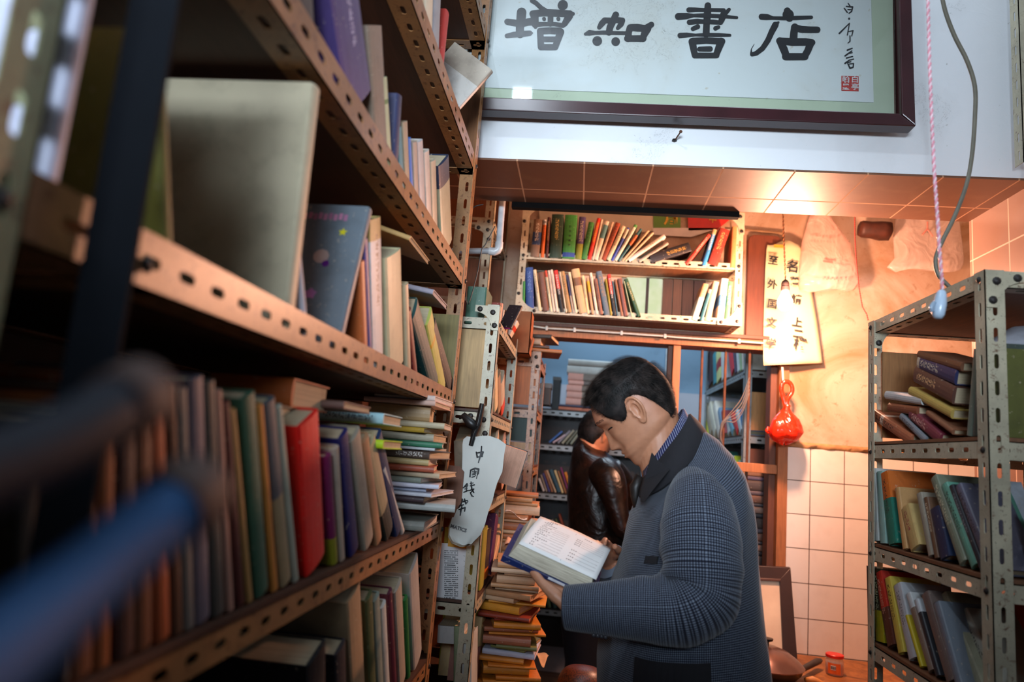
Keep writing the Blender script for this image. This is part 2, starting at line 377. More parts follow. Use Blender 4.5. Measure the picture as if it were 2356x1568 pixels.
def tiles(ax, off, size, col, grout, rough=.3, gw=.012, key='ceramic_tile', dirt=.3):
    t = NT(key); s = t.n('SeparateXYZ', ins={0: t.n('NewGeometry').outputs['Position']}); m = None; ids = []
    for a, o, z in zip(ax, off, size):
        q = t.math('DIVIDE', t.math('SUBTRACT', s.outputs[a], o), z); ids.append(t.math('FLOOR', q)); fr = t.math('FRACT', q)
        e = t.math('MINIMUM', fr, t.math('SUBTRACT', 1.0, fr)); l = t.math('LESS_THAN', e, gw); m = l if m is None else t.math('MAXIMUM', m, l)
    w = t.n('TexWhiteNoise', ins={0: t.n('CombineXYZ', ins={0: ids[0], 1: ids[1]}).outputs[0]}).outputs[0]
    n = t.noise(14, 5, t.n('NewGeometry').outputs['Position'])
    c = t.mix(t.math('MULTIPLY', w, .25), col, tuple(x*.8 for x in lin(col))); c = t.mix(t.math('MULTIPLY', t.ramp(n, .5, .8), dirt), c, '#8a6a4a')
    c = t.mix(m, c, grout); t.set(col=c, rough=t.math('ADD', rough, t.math('MULTIPLY', m, .5)), spec=.3); t.bump(t.math('SUBTRACT', 1.0, m), .35, .001); return t.m
M_WHITE = paint('#d9dcdf', '#8e8c86', .3); M_PLAS = plaster()
ZB = 2.396
x0t = at(1500, 393, Z=ZB).x; sxt = at(1662, 393, Z=ZB).x-x0t; y0t = at(1500, 447, Z=ZB).y
M_SOFFIT = tiles((0, 1), (x0t, y0t), (sxt, .32), '#6e4a36', '#b08a6c', .55, .012, 'soffit_tile', .35)
M_PIER = tiles((1, 2), (at(2322, 560, X=1.27).y, at(2325, 555, X=1.27).z), (.2, .2), '#94786a', '#d0b8a4', .3, .012, 'pier_tile', .2)
xt = at(1865, 1032, Y=3.4).x; tw = at(1943, 1034, Y=3.4).x-xt; zt = at(1865, 1506, Y=3.4).z; th_ = (at(1865, 1107, Y=3.4).z-zt)/5
M_TILE = tiles((0, 2), (xt, zt), (tw, th_), '#e6ddd2', '#4a3220', .22, .012, 'white_wall_tile', .12)
M_FLOOR = tiles((0, 1), (0, 0), (.3, .3), '#4a4440', '#2a2624', .5, .012, 'floor_tile', .6)
M_DARKW = paint('#6a665e', '#3a342c', .5)
slab('floor', -.86, 2.1, -1.6, 5.3, -.06, 0, M_FLOOR); slab('ceiling', -.86, 2.1, -1.6, 5.3, 3.6, 3.68, paint('#c8ccd0'))
slab('wall_left', -.92, -.86, -1.6, 5.3, 0, 3.6, board('#5a3420')); slab('wall_right', 1.98, 2.04, 2.41, 5.3, 0, 3.6, M_DARKW)
slab('wall_right', 1.32, 1.38, -1.6, 2.05, 0, 3.6, M_WHITE)
slab('wall_upper', -.86, 1.98, 2.05, 2.41, ZB+.006, 3.6, M_WHITE); slab('trim_1', -.86, 1.27, 2.052, 2.41, ZB, ZB+.006, M_SOFFIT)
slab('wall_pier', 1.276, 1.98, 2.051, 2.41, 0, ZB+.005, M_WHITE); slab('trim_2', 1.27, 1.276, 2.052, 2.408, 0, ZB, M_PIER)
slab('trim_3', -.30, at(1700, 495, Y=2.42).x, 2.411, 2.44, ZB-.02, ZB+.02, plain('#0c0a0a', .95, 0, .2, 20, 'dark_edge_strip', spec=.1))
# rear wall with its doorway (X -0.5 .. 0.92) and lintel
YR = 3.4; XJ = at(1808, 1150, Y=YR).x; ZL = at(1400, 785, Y=YR).z; ZLT = at(1400, 757, Y=YR).z; ZT = at(1900, 1028, Y=YR).z
slab('wall_rear', XJ, 1.98, YR, YR+.1, 0, ZT, M_TILE); slab('wall_rear', XJ, 1.98, YR, YR+.1, ZT, 3.6, M_PLAS)
slab('wall_rear', -.86, XJ, YR, YR+.1, ZLT, 3.6, M_PLAS); slab('wall_rear', -.86, -.46, YR, YR+.1, 0, ZLT, M_PLAS)
ledge = MB()
ledge.grid(lambda i, j: [Vector((XJ+(1.98-XJ)*i/60, YR, ZT-.012+.003*math.sin(i))), Vector((XJ+(1.98-XJ)*i/60, YR-.014-.004*math.sin(i*1.3), ZT+.004+.003*math.sin(i*.9))), Vector((XJ+(1.98-XJ)*i/60, YR, ZT+.014))][j], 60, 2)
struct(ledge.build('trim_4', plain('#b98a5a', .8, 0, .4, 30, 'broken_plaster'), smooth=True))
M_WOOD = board('#a8683a', 'old_door_wood'); M_WOODD = board('#6a3a22', 'dark_wood')
# door frame
d = thing('door_1', 'old orange wooden door frame with barred side light below the hanging shelf', 'door frame', (.2, YR, 0)); d['kind'] = 'structure'
def dpart(nm, m, *bx):
    mb = MB()
    for b in bx: mb.bb(*b)
    o = mb.build(nm, m, d, bevel=.002); o.matrix_parent_inverse = Matrix.Translation((-.2, -YR, 0)); return o
X1, X2 = at(1545, 880, Y=YR).x, at(1562, 880, Y=YR).x; XJ0 = at(1785, 1150, Y=YR).x
dpart('lintel', M_WOOD, (-.46, XJ+.02, YR-.035, YR+.1, ZL, ZLT)); dpart('lintel_moulding', M_WOODD, (-.46, XJ, YR-.05, YR-.03, ZLT-.012, ZLT+.006), (-.46, XJ, YR-.045, YR-.03, ZL+.028, ZL+.034))
dpart('mullion', M_WOOD, (X1, X2, YR-.02, YR+.05, 0, ZL)); dpart('mullion_rebate', M_WOODD, (X1-.022, X1, YR+.01, YR+.05, 0, ZL))
dpart('jamb', M_WOOD, (XJ0, XJ, YR-.02, YR+.1, 0, ZL)); dpart('jamb_stop', M_WOODD, (XJ0-.03, XJ0, YR+.02, YR+.1, 0, ZL))
zr = at(1720, 1075, Y=YR).z; dpart('rail', M_WOOD, (X2, XJ0, YR-.01, YR+.03, zr-.02, zr+.022))
for px in (1614, 1669, 1725):
    x = at(px, 900, Y=YR).x; mb = MB(); mb.tube([(x, YR+.02, zr-.55), (x, YR+.02, ZL)], .0065, 8); o = mb.build('window_bar', M_RUST, d, smooth=True, angle=40); o.matrix_parent_inverse = Matrix.Translation((-.2, -YR, 0))
# window beside the hanging rack: lit greenish pane and wooden shutters
wn = thing('window_1', 'bright greenish window pane and brown slats seen through the hanging rack', 'window', (.4, YR, 2.2)); wn['kind'] = 'structure'
def wpart(nm, m, *bx):
    mb = MB()
    for b in bx: mb.bb(*b)
    o = mb.build(nm, m, wn); o.matrix_parent_inverse = Matrix.Translation((-.4, -YR, -2.2)); return o
t = NT('lit_window_pane'); n = t.noise(14, 4, t.n('NewGeometry').outputs['Position']); c = t.mix(t.ramp(n, .35, .7), '#d8e4b0', '#eef0d0')
t.set(col='#203018', rough=.3); t.t.links.new(c, t.b.inputs['Emission Color']); t.b.inputs['Emission Strength'].default_value = .85; M_PANE = t.m
xa, xb, xc = at(1440, 680, Y=YR-.015).x, at(1488, 680, Y=YR-.015).x, at(1522, 680, Y=YR-.015).x; zw0, zw1 = at(1480, 735, Y=YR).z, at(1480, 605, Y=YR).z
wpart('pane', M_PANE, (xa, xb-.004, YR-.02, YR-.01, zw0, zw1)); wpart('pane', M_PANE, (xb+.006, xc, YR-.02, YR-.01, zw0, zw1))
wpart('glazing_bar', M_DBOARD, (xb-.006, xb+.008, YR-.026, YR-.005, zw0, zw1))
for i, (a, b) in enumerate(((1524, 1545), (1547, 1566), (1568, 1592), (1594, 1620))):
    wpart('slat', board(['#8a5030', '#9a5a36', '#7a4426', '#6a3820'][i]), (at(a, 680, Y=YR).x, at(b, 680, Y=YR).x, YR-.03, YR-.005, zw0, zw1))
# dark wooden panel between the hanging rack and the paper sign
xp0, xp1, zp0, zp1 = at(1716, 650, Y=YR).x, at(1792, 650, Y=YR).x, ZLT, at(1750, 545, Y=YR).z
mb = MB(); n = 8; pl = [(xp0, zp0), (xp1, zp0)]+[(xp1-.03+.03*math.cos(a), zp1-.03+.03*math.sin(a)) for a in np.linspace(0, math.pi/2, n)]+[(xp0+.03-.03*math.sin(a), zp1-.03+.03*math.cos(a)) for a in np.linspace(0, math.pi/2, n)]
mb.prism(pl, 0, .03, Matrix(((1, 0, 0, 0), (0, 0, -1, YR-.002), (0, 1, 0, 0), (0, 0, 0, 1))))
tag(origin(mb.build('wooden_shutter', board('#7a3c22', 'reddish_wood'), bevel=.003), (xp0, YR-.02, zp0)), 'reddish brown wooden panel on the wall left of the hanging paper sign', 'shutter')
# thin pipe and cable above the panel
mb = MB(); a, b = at(1716, 528, Y=3.38), at(1800, 536, Y=3.38); mb.tube([a, b, at(1801, 570, Y=3.38)], .006, 8)
tag(mb.build('wall_pipe', plain('#9a7450', .6), smooth=True, angle=50), 'thin painted pipe on the wall above the reddish wooden panel', 'pipe')
# back room
YB = 5.2; ZBL = at(1590, 905, Y=YB).z
slab('wall_back', -.86, 2.0, YB, YB+.08, ZBL, 3.6, paint('#86a6c0', '#5a7890', .5)); slab('wall_back', -.86, 2.0, YB, YB+.08, 0, ZBL, paint('#b8bcc8', '#80848c', .5))
mb = MB(); a = at(1532, 900, Y=YB-.02); mb.tube([(a.x, a.y, 1.2), (a.x, a.y, 3.3)], .014, 10)
tag(mb.build('drain_pipe', plain('#d8dde0', .35), smooth=True, angle=50), 'white vertical pipe on the blue back room wall beside the mullion', 'pipe')
# white electric cable clipped under the hanging rack
cb = thing('electric_cable', 'white cable clipped to the wood under the hanging rack', 'cable', at(1400, 750, Y=3.33)); O = Vector(cb.location)
pts = [at(x, y, Y=3.335)-O for x, y in ((1205, 747), (1240, 752), (1258, 755), (1300, 757), (1322, 759), (1380, 763), (1430, 766), (1470, 769), (1530, 773), (1560, 776), (1640, 781), (1700, 785), (1756, 789))]
mb = MB(); mb.tube(pts, .0045, 8); mb.build('wire', plain('#e0d8c8', .4), cb, smooth=True, angle=50)
for k in (2, 4, 6, 8, 11):
    mb = MB(); mb.box(pts[k]-Vector((0, .002, 0)), (.012, .013, .022)); mb.build('clip', plain('#d8cfc0', .5), cb, bevel=.002)
# ================================================================ framed calligraphy
YP = 1.985; PP = lambda x, y: at(x, y, Y=YP)
M_MAT = paint('#a9b8a0', '#7c8a70', .5, 'silk_mount'); M_PAPER = paint('#c6cfce', '#b0a890', .55, 'calligraphy_paper'); M_FR = plain('#34161a', .28, 0, .3, 12, 'lacquered_wood')
pf = thing('framed_calligraphy', 'large dark framed calligraphy sign of four black characters on white wall', 'framed sign', PP(1500, 262)); O = Vector(pf.location)
def pp(name, m, quad, y0, y1, bevel=0):
    mb = MB(); a = [at(x, y, Y=YP) for x, y in quad]; vs = [Vector((p.x, y0, p.z))-O for p in a]+[Vector((p.x, y1, p.z))-O for p in a]
    mb.add(vs, [(0, 1, 2, 3), (7, 6, 5, 4)]+[(i, (i+1) % 4, 4+(i+1) % 4, 4+i) for i in range(4)]); return mb.build(name, m, pf, bevel=bevel)
pp('backing', M_DBOARD, [(1010, 240), (2090, 285), (2078, -240), (1010, -240)], YP+.02, YP+.035)
pp('silk_mount', M_MAT, [(1010, 240), (2062, 280), (2055, -240), (1010, -240)], YP+.012, YP+.019)
pp('paper', M_PAPER, [(1040, 195), (2013, 232), (2002, -200), (1040, -200)], YP+.0085, YP+.0115)
for q in (((1010, 226), (2062, 268), (2100, 297), (1010, 255)), ((2057, -240), (2083, -240), (2100, 297), (2068, 270)), ((1000, -240), (1030, -240), (1030, 255), (1000, 255)), ((1000, -265), (2085, -265), (2083, -235), (1000, -235))):
    pp('frame_rail', M_FR, q, YP-.02, YP+.03, .003)
t = NT('picture_glass'); t.set(col='#ffffff', rough=.02, trans=1.0); t.b.inputs['IOR'].default_value = 1.45
mix = t.n('MixShader'); tr = t.n('BsdfTransparent'); gl = t.n('BsdfGlossy'); gl.inputs['Roughness'].default_value = .03; fr = t.n('Fresnel'); fr.inputs[0].default_value = 1.45
t.t.links.new(fr.outputs[0], mix.inputs[0]); t.t.links.new(tr.outputs[0], mix.inputs[1]); t.t.links.new(gl.outputs[0], mix.inputs[2])
t.t.links.new(mix.outputs[0], t.t.nodes['Material Output'].inputs[0]); M_GLASS = t.m
pp('glass', M_GLASS, [(1030, 240), (2062, 272), (2055, -235), (1030, -235)], YP+.003, YP+.0035)
def brush(name, lst, ox, oy, sc, m=None, parent=None, PF=None, lift=(0, -.0008, 0), Of=None):
    mb = MB(); o_ = O if Of is None else Of; base = Vector((0, .0082, 0)) if PF is None else Vector((0, 0, 0)); PF = PF or PP
    strokes(mb, [[(x, y, w) for x, y, w in s] for s in lst], lambda x, y: PF(ox+x/sc, oy+y/sc)-o_+base, lift); return mb.build(name, m or M_INK, parent or pf, fix=False)
Zc = (1140, 0, 5.61)
brush('character', [[(335,140,125),(325,250,120),(312,350,105),(315,420,110)],[(150,262,80),(230,275,90),(330,290,90),(420,265,95),(480,260,100)],[(145,445,60),(230,430,75),(340,420,80),(440,410,70),(475,408,20)],
 [(470,-10,60),(520,20,60),(590,85,60),(640,120,70)],[(870,45,130),(865,52,130)],[(480,160,90),(620,145,95),(760,150,95),(960,160,90),(1000,160,50)],[(500,300,70),(620,294,55),(760,294,55),(870,310,62)],
 [(500,170,110),(512,300,90),(515,330,50)],[(950,190,100),(890,290,75)],[(710,160,75),(708,290,75)],[(625,225,50),(627,232,48)],[(810,225,52),(812,230,50)],
 [(575,385,85),(585,590,85)],[(840,395,95),(770,590,80)],[(580,385,85),(700,378,85),(830,385,90)],[(590,490,72),(790,490,72)],[(590,592,78),(770,592,80)]], *Zc)
brush('character', [[(1555,170,85),(1530,230,90),(1480,330,90),(1465,400,85)],[(1480,245,75),(1410,245,80),(1370,290,80),(1340,335,58)],[(1560,240,80),(1640,245,75),(1620,295,75),(1580,345,50)],
 [(1160,422,40),(1215,405,75),(1290,405,50),(1400,402,55),(1550,408,50),(1690,410,48)],[(1313,512,125),(1315,510,125)],[(1552,520,112),(1553,518,112)],
 [(1740,340,90),(1720,400,85),(1715,480,90)],[(1750,335,85),(1830,340,100),(1940,350,90),(2015,300,75)],[(1960,350,110),(1920,430,90),(1905,490,70)],[(1700,480,80),(1910,480,85)]], *Zc)
Zd = (1540, 0, 4.908)
brush('character', [[(440,45,75),(435,150,85),(425,260,75),(420,370,80)],[(225,95,60),(300,92,50),(390,95,45),(500,95,42),(620,98,45)],[(680,90,40),(640,135,50),(600,220,50)],[(620,110,50),(595,170,55),(580,240,50)],
 [(105,170,80),(200,165,70),(280,158,40),(400,158,50),(600,168,45),(768,182,32)],[(230,235,60),(320,225,60),(400,228,50),(500,232,55),(590,240,45)],[(270,310,50),(325,285,55)],[(525,305,50),(560,290,42)],
 [(125,385,60),(200,380,55),(300,380,30),(420,378,45),(560,380,45),(690,383,32)],[(262,455,85),(290,600,72)],[(590,455,90),(535,600,72)],[(270,450,80),(420,442,72),(600,452,75)],[(290,612,65),(540,612,62)],[(345,540,55),(465,538,62)]], *Zd)
brush('character', [[(1340,105,80),(1350,150,130),(1365,185,90)],[(1050,172,70),(1110,175,70),(1180,187,40),(1300,190,45),(1450,185,50),(1612,178,40)],
 [(1240,235,25),(1205,265,75),(1165,340,70),(1120,440,65),(1060,530,60),(990,585,55),(940,600,45)],[(932,590,30),(932,540,10),(965,482,5)],[(1425,290,85),(1415,350,85),(1410,420,90)],[(1420,295,80),(1500,315,78),(1600,320,74),(1680,320,72)],
 [(1255,445,80),(1300,540,90),(1330,620,80)],[(1250,445,75),(1400,458,88),(1550,458,85),(1620,465,75)],[(1605,470,85),(1570,560,80),(1535,620,80)],[(1320,625,82),(1540,625,80)]], *Zd)
brush('signature', [[(2030,20,12),(2050,50,16)],[(1985,75,14),(2000,95,14),(2020,122,16)],[(2010,55,16),(2080,60,18),(2070,110,16),(2040,132,14)],[(2025,90,10),(2060,92,12)],[(2040,193,24),(2041,195,24)],
 [(1930,360,20),(1980,310,16),(2045,245,12),(2035,300,12),(2020,380,14)],[(2035,340,12),(2085,330,14),(2070,390,12)],[(2050,390,14),(2050,450,14),(2028,470,12)],
 [(2020,550,18),(2075,530,14)],[(2070,560,14),(1995,615,18)],[(2020,592,12),(2075,580,12)],[(2010,640,16),(2080,622,12)],[(1995,700,20),(2040,665,14),(2090,652,14)],[(2020,692,12),(2060,682,12)],[(2025,705,14),(2050,755,18),(2085,745,16),(2090,702,14),(2040,708,10)]], *Zd)
M_SEAL = plain('#b03028', .6, 0, .3, 60, 'seal_ink'); sq = pp('seal', M_SEAL, [(1938, 205.5), (1978, 207), (1978, 172), (1938, 171)], YP+.0074, YP+.0078)
for tx, x in (('白亭', 1969), ('翰墨', 1948)):
    for k, ch in enumerate(tx):
        c = PP(x, 181+17*k)-O+Vector((0, .0068, 0)); mb = text_mb(ch, .0225, frame_M(c, (1, 0, -.03), (0, 0, 1)), .0003, wide=.0002); mb.build('seal_character', M_PAPER, sq)
# nail, cords
nl = thing('nail', 'bent rusty nail sticking out of the white wall below the frame', 'nail', at(1558, 318, Y=2.05)); mb = MB(); O2 = Vector(nl.location)
a, b = at(1566, 303, Y=2.0)-O2, at(1551, 325, Y=2.05)-O2; mb.tube([b, a], .0022, 8); mb.tube([a, a+(a-b)*.05], .005, 8); mb.build('shank', M_RUST, nl); mb = MB(); mb.lathe([(.001, 0), (.008, .003), (.006, .008), (.001, .01)], b-Vector((0, .006, .004)), 8); mb.build('plug', M_BOLT, nl)
def helix(pts, r, turn, ph, per=10):
    out = []; pts = [Vector(p) for p in pts]; acc = 0
    for i in range(len(pts)-1):
        d = pts[i+1]-pts[i]; L = d.length; k = max(2, int(L/turn*per)); x = d.orthogonal().normalized(); x = Vector((1, 0, 0)); y = d.cross(x).normalized()
        for j in range(k):
            s = acc+L*j/k; a = 2*math.pi*s/turn+ph; out.append(pts[i]+d*j/k+x*r*math.cos(a)+y*r*math.sin(a))
        acc += L
    return out
YC = 1.30; ps = thing('pendant_switch', 'pale blue switch hanging on a twisted pink and white cord', 'switch', at(2160, 700, Y=YC)); O3 = Vector(ps.location)
pts = [at(x, y, Y=YC)-O3 for x, y in ((2131, -420), (2134, -100), (2135, 0), (2139, 150), (2145, 300), (2150, 400), (2157, 500), (2162, 580), (2167, 640), (2168, 668))]
for ph, c in ((0, '#d88a9a'), (math.pi, '#e0c4cc')):
    mb = MB(); mb.tube(helix(pts, .0016, .016, ph), .0019, 6); mb.build('cord_strand', plain(c, .4), ps, smooth=True)
a, b = at(2167, 667, Y=YC)-O3, at(2157, 733, Y=YC)-O3; d_ = b-a
mb = MB(); mb.tube([a, a+d_*.06, a+d_*.2, a+d_*.5, a+d_*.85, a+d_*.97, b], [(.004, .004), (.008, .007), (.0105, .009), (.0125, .011), (.012, .010), (.008, .007), (.003, .003)], 14); mb.build('switch_body', plain('#a9bcd0', .25, 0, .05), ps, smooth=True)
mb = MB(); mb.tube([a+d_*.45+Vector((-.011, -.004, 0)), a+d_*.62+Vector((-.016, -.004, 0)), a+d_*.8+Vector((-.012, -.004, 0))], .004, 8); mb.build('rocker', plain('#8a9cb0', .3), ps, smooth=True)
YC = 1.62; mb = MB(); cpx = ((2160, -60), (2172, 15), (2195, 80), (2225, 140), (2243, 200), (2243, 270), (2236, 360), (2222, 430), (2195, 500), (2168, 555), (2153, 595), (2158, 630), (2180, 655), (2206, 680))
def smoothpts(p, k=5):
    p = [Vector(q) for q in p]; out = []
    for i in range(len(p)-1):
        a, b, c, d = p[max(i-1, 0)], p[i], p[i+1], p[min(i+2, len(p)-1)]
        for j in range(k):
            t = j/k; out.append(.5*((2*b)+(c-a)*t+(2*a-5*b+4*c-d)*t*t+(3*b-a-3*c+d)*t**3))
    return out+[p[-1]]
mb.tube(smoothpts([at(x, y, Y=YC) for x, y in cpx]), .0048, 8); tag(origin(mb.build('hanging_cable', plain('#6a6658', .5), smooth=True, angle=60), at(2206, 680, Y=YC)), 'thick grey cable hanging in a curve right of the pink cord', 'cable')
mb = MB(); rp = [at(1967, 470, Y=3.05)+Vector((0, 0, 3.6-at(1967, 470, Y=3.05).z))]+[at(x, y, Y=3.05) for x, y in ((1967, 470), (1967, 540), (1970, 600), (1976, 660), (1984, 705), (1994, 722), (1998, 738))]
mb.tube(helix(rp, .0015, .02, 0, 8), .0016, 6); mb.tube(helix(rp, .0015, .02, math.pi, 8), .0016, 6); tag(mb.build('dangling_wire', plain('#8a2a22', .5), smooth=True), 'thin red twisted wire dangling before the stained plaster wall', 'wire')
# white plastic pipe with elbow under the beam, black wires beside it
YC = 2.5; pw = thing('plastic_pipe', 'white plastic pipe with an elbow below the tiled beam at left', 'pipe', at(1148, 575, Y=YC)); O4 = Vector(pw.location)
A, B, C_ = Vector((at(1149, 440, Y=YC).x, YC, 3.6))-O4, at(1147, 578, Y=YC)-O4, at(1040, 578, Y=YC)-O4; mb = MB(); mb.tube([A, B+Vector((0, 0, .03))], .0125, 14); mb.build('upright', plain('#c8ccd0', .3), pw, smooth=True, angle=50)
mb = MB(); mb.tube([B+Vector((0, 0, .035)), B+Vector((0, 0, .015)), B+Vector((-.004, 0, .004)), B+Vector((-.015, 0, -.002)), B+Vector((-.035, 0, 0))], .0155, 14); mb.build('elbow', plain('#d2d4d4', .3), pw, smooth=True, angle=60)
mb = MB(); mb.tube([B+Vector((-.03, 0, 0)), C_], .0115, 14); mb.build('run', plain('#b8bcc0', .3), pw, smooth=True, angle=50)
for i, (px, lab) in enumerate((((( 1112, 470), (1086, 482), (1083, 540), (1076, 590), (1070, 640), (1074, 700)), 'thin black wire hanging left of the white plastic pipe elbow'), (((1139, 520), (1118, 560), (1108, 575), (1100, 620), (1090, 660), (1078, 700)), 'thin black wire curving in front of the white horizontal pipe'))):
    mb = MB(); mb.tube(smoothpts([at(x, y, Y=2.03) for x, y in px]), .0018, 6); tag(mb.build('black_wire', plain('#1c2220', .5), smooth=True), lab, 'wire')
# ================================================================ racks
M_DK = plain('#05080e', .8, 0, .2, 30, 'post_shade_tone', .1); M_OR = metal('#b08058', .9, '#5a2c14'); M_GRN = metal('#9a9c78', .5); M_WARM = metal('#d2c4a4', .4, '#7a4c28')  # M_DK: near-black puts the shade on the front post into its colour
XL, XW = -.36, -.80
def lrack(label, x0, x1, y0, y1, z0, z1, shelves, mat, **k):
    """shelves given as (z, up)"""
    ups = [z for z, u in shelves if u]; dn = [z for z, u in shelves if not u]; bm = k.get('bm')
    e = rack(label, x0, x1, y0, y1, z0, z1, ups, mat, up=True, **k)
    O = Vector(e.location); n = rack_extra(e, O, x0, x1, y0, y1, dn, mat, k.get('full', True), bm or M_BOARD, k.get('open_side', 'x1')); return e
def rack_extra(e, O, x0, x1, y0, y1, zs, mat, full, bm, side):
    g = .0025
    def put(mb, nm, m): mb.v = [tuple(Vector(v)-O) for v in mb.v]; mb.build(nm, m, e, fix=False)
    for z in zs:
        for (a, b, n) in (((x0+g, y0+g, z), (x0+g, y1-g, z), (1, 0, 0)), ((x1-g, y0+g, z), (x1-g, y1-g, z), (-1, 0, 0)), ((x0+g, y0+g, z), (x1-g, y0+g, z), (0, 1, 0)), ((x0+g, y1-g, z), (x1-g, y1-g, z), (0, -1, 0))):
            mb = MB(); angle(mb, a, b, n, (0, 0, -1), .036, full=full, sl=.024, sw=.010); put(mb, 'beam', mat)
        mb = MB(); mb.bb(x0+.004, x1-.001, y0+.004, y1-.004, z+.0005, z+.008); put(mb, 'shelf_board', bm)
        for y, s in ((y0, 1), (y1, -1)):
            mb = MB(); q = 1 if side == 'x1' else -1; mb.lathe([(.007, 0), (.007, .0015), (.004, .004), (.001, .005)], ((x1 if q > 0 else x0)+q*.0005, y+s*.019, z-.019), 8, Matrix.Rotation(q*math.pi/2, 3, 'Y')); put(mb, 'bolt', M_BOLT)
ZA, ZU, ZT_, ZLo, Z5, Z6 = 1.606, 1.957, 2.31, 1.292, .935, .5
M_DB = board('#34190f', 'dark_hardboard')
R1 = lrack('long slotted steel rack of old books filling the left side, brown beams', XW, XL, .50, 1.97, 0, 3.1, [(ZA, 1), (ZU, 1), (ZT_, 1), (2.72, 1), (ZLo, 0), (Z5, 0), (Z6, 0)], M_TAN, bm=M_DBOARD, skip_posts=(1,), w=.050, back=[(XW-.02, XW-.012, .5, 1.97, .3, 3.1, M_DB)], gusset=())
O = Vector(R1.location)
mb = MB(); mb.bb(-.3575, -.319, .446, .450, 0, 3.1); mb.v = [tuple(Vector(v)-O) for v in mb.v]; o = mb.build('post', M_DK, R1, fix=False); o['label'] = 'front post with its shade put into near-black colour'
mb = MB(); angle(mb, (XL-.001, .392, ZA), (XL-.001, .490, ZA), (-1, 0, 0), (0, 0, 1), .048); mb.bb(XL-.3, XL-.004, .392, .49, ZA+.003, ZA+.011); mb.v = [tuple(Vector(v)-O) for v in mb.v]; mb.build('beam_joint', M_TAN, R1, fix=False)
mb = MB(); mb.bb(XL-.28, XL-.002, 1.955, 1.966, ZA+.012, ZA+.27); mb.v = [tuple(Vector(v)-O) for v in mb.v]; mb.build('end_board', board('#8a7a44', 'olive_board'), R1)
mb = MB(); mb.prism([(XL-.25, 0), (XL+.035, 0), (XL+.045, .012), (XL+.045, .13), (XL+.03, .145), (XL-.25, .145)], 0, .006, Matrix(((1, 0, 0, 0), (0, 0, -1, 1.972), (0, 1, 0, ZLo+.01), (0, 0, 0, 1)))); mb.v = [tuple(Vector(v)-O) for v in mb.v]; mb.build('end_board', board('#7a4c34', 'brown_board'), R1)
mb = MB(); mb.bb(XL-.38, XL-.002, 1.955, 1.966, ZT_+.012, ZT_+.33); mb.v = [tuple(Vector(v)-O) for v in mb.v]; mb.build('end_board', board('#8a5a34', 'brown_board'), R1)
lrack('nearest slotted rack at the left edge, pale green blurred post', XW, XL+.005, -.55, .388, 0, 2.4, [(ZA, 1), (ZU, 1), (ZLo, 0), (Z5, 0)], M_GRN, bm=M_DBOARD, back=[(XW-.02, XW-.012, -.55, .38, .3, 2.4, M_DB)])
X2F = -.265; Y2 = 2.06
R2 = lrack('low slotted rack with cream front post and handwritten paper hanging on it', -.58, X2F, Y2, 2.72, 0, 1.935, [(1.857, 1), (1.607, 0), (1.344, 0), (1.06, 0), (.75, 0)], M_CREAM, bm=M_DBOARD,
      gusset=[(X2F, Y2-.003, 1.93, -1, -1), (X2F, Y2-.003, 1.605, -1, -1)], back=[(-.56, X2F-.04, Y2+.012, Y2+.02, 1.62, 1.86, board('#c2a06e', 'pale_board')), (-.578, -.572, Y2+.02, 2.7, .3, 1.93, M_DBOARD)])
RT = lrack('tall brown slotted rack behind the low rack, under the tiled beam', -.80, -.42, 2.80, 3.34, 0, 3.2, [(2.43, 1), (2.08, 1), (1.72, 1), (1.38, 1)], M_WARM, full=False, gusset=[(-.42, 2.797, 2.43, -1, -1), (-.42, 2.797, 2.08, -1, -1)], back=[(-.80, -.43, 3.33, 3.336, .5, 3.2, board('#8a4c24', 'orange_board'))])
R3 = lrack('narrow orange slotted rack left of the leather-jacketed man, below the lintel', -.41, -.185, 2.95, 3.37, 0, 1.93, [(1.90, 0), (1.68, 0), (1.44, 0), (1.15, 0), (.8, 0)], M_OR, full=False, bm=board('#6a3a20'),
      gusset=[(-.185, 2.947, 1.925, -1, -1)], back=[(-.40, -.20, 2.965, 2.972, 1.70, 1.88, board('#b8642c', 'orange_board')), (-.40, -.20, 2.967, 2.974, 1.545, 1.665, board('#12302a', 'green_board')), (-.40, -.20, 2.967, 2.974, 1.45, 1.54, board('#c09870', 'pale_board'))])
# hanging wall rack
HX0, HX1, HY0, HY1, HZ0, HZ1 = -.335, .688, 3.15, 3.385, 2.135, 2.665; ZM = 2.392
GR[0] = .105
HR = rack('cream slotted rack hanging on the wall with two rows of books', HX0, HX1, HY0, HY1, HZ0, HZ1, [HZ0, ZM], M_WARM, full=True, w=.034, open_side='none',
     gusset=[(HX0, HY0-.003, HZ0, 1, 1), (HX1, HY0-.003, HZ0, -1, 1), (HX1, HY0-.003, HZ1, -1, -1), (HX0, HY0-.003, HZ1, 1, -1)])
GR[0] = .075
def hshelf(z): return z+.0115
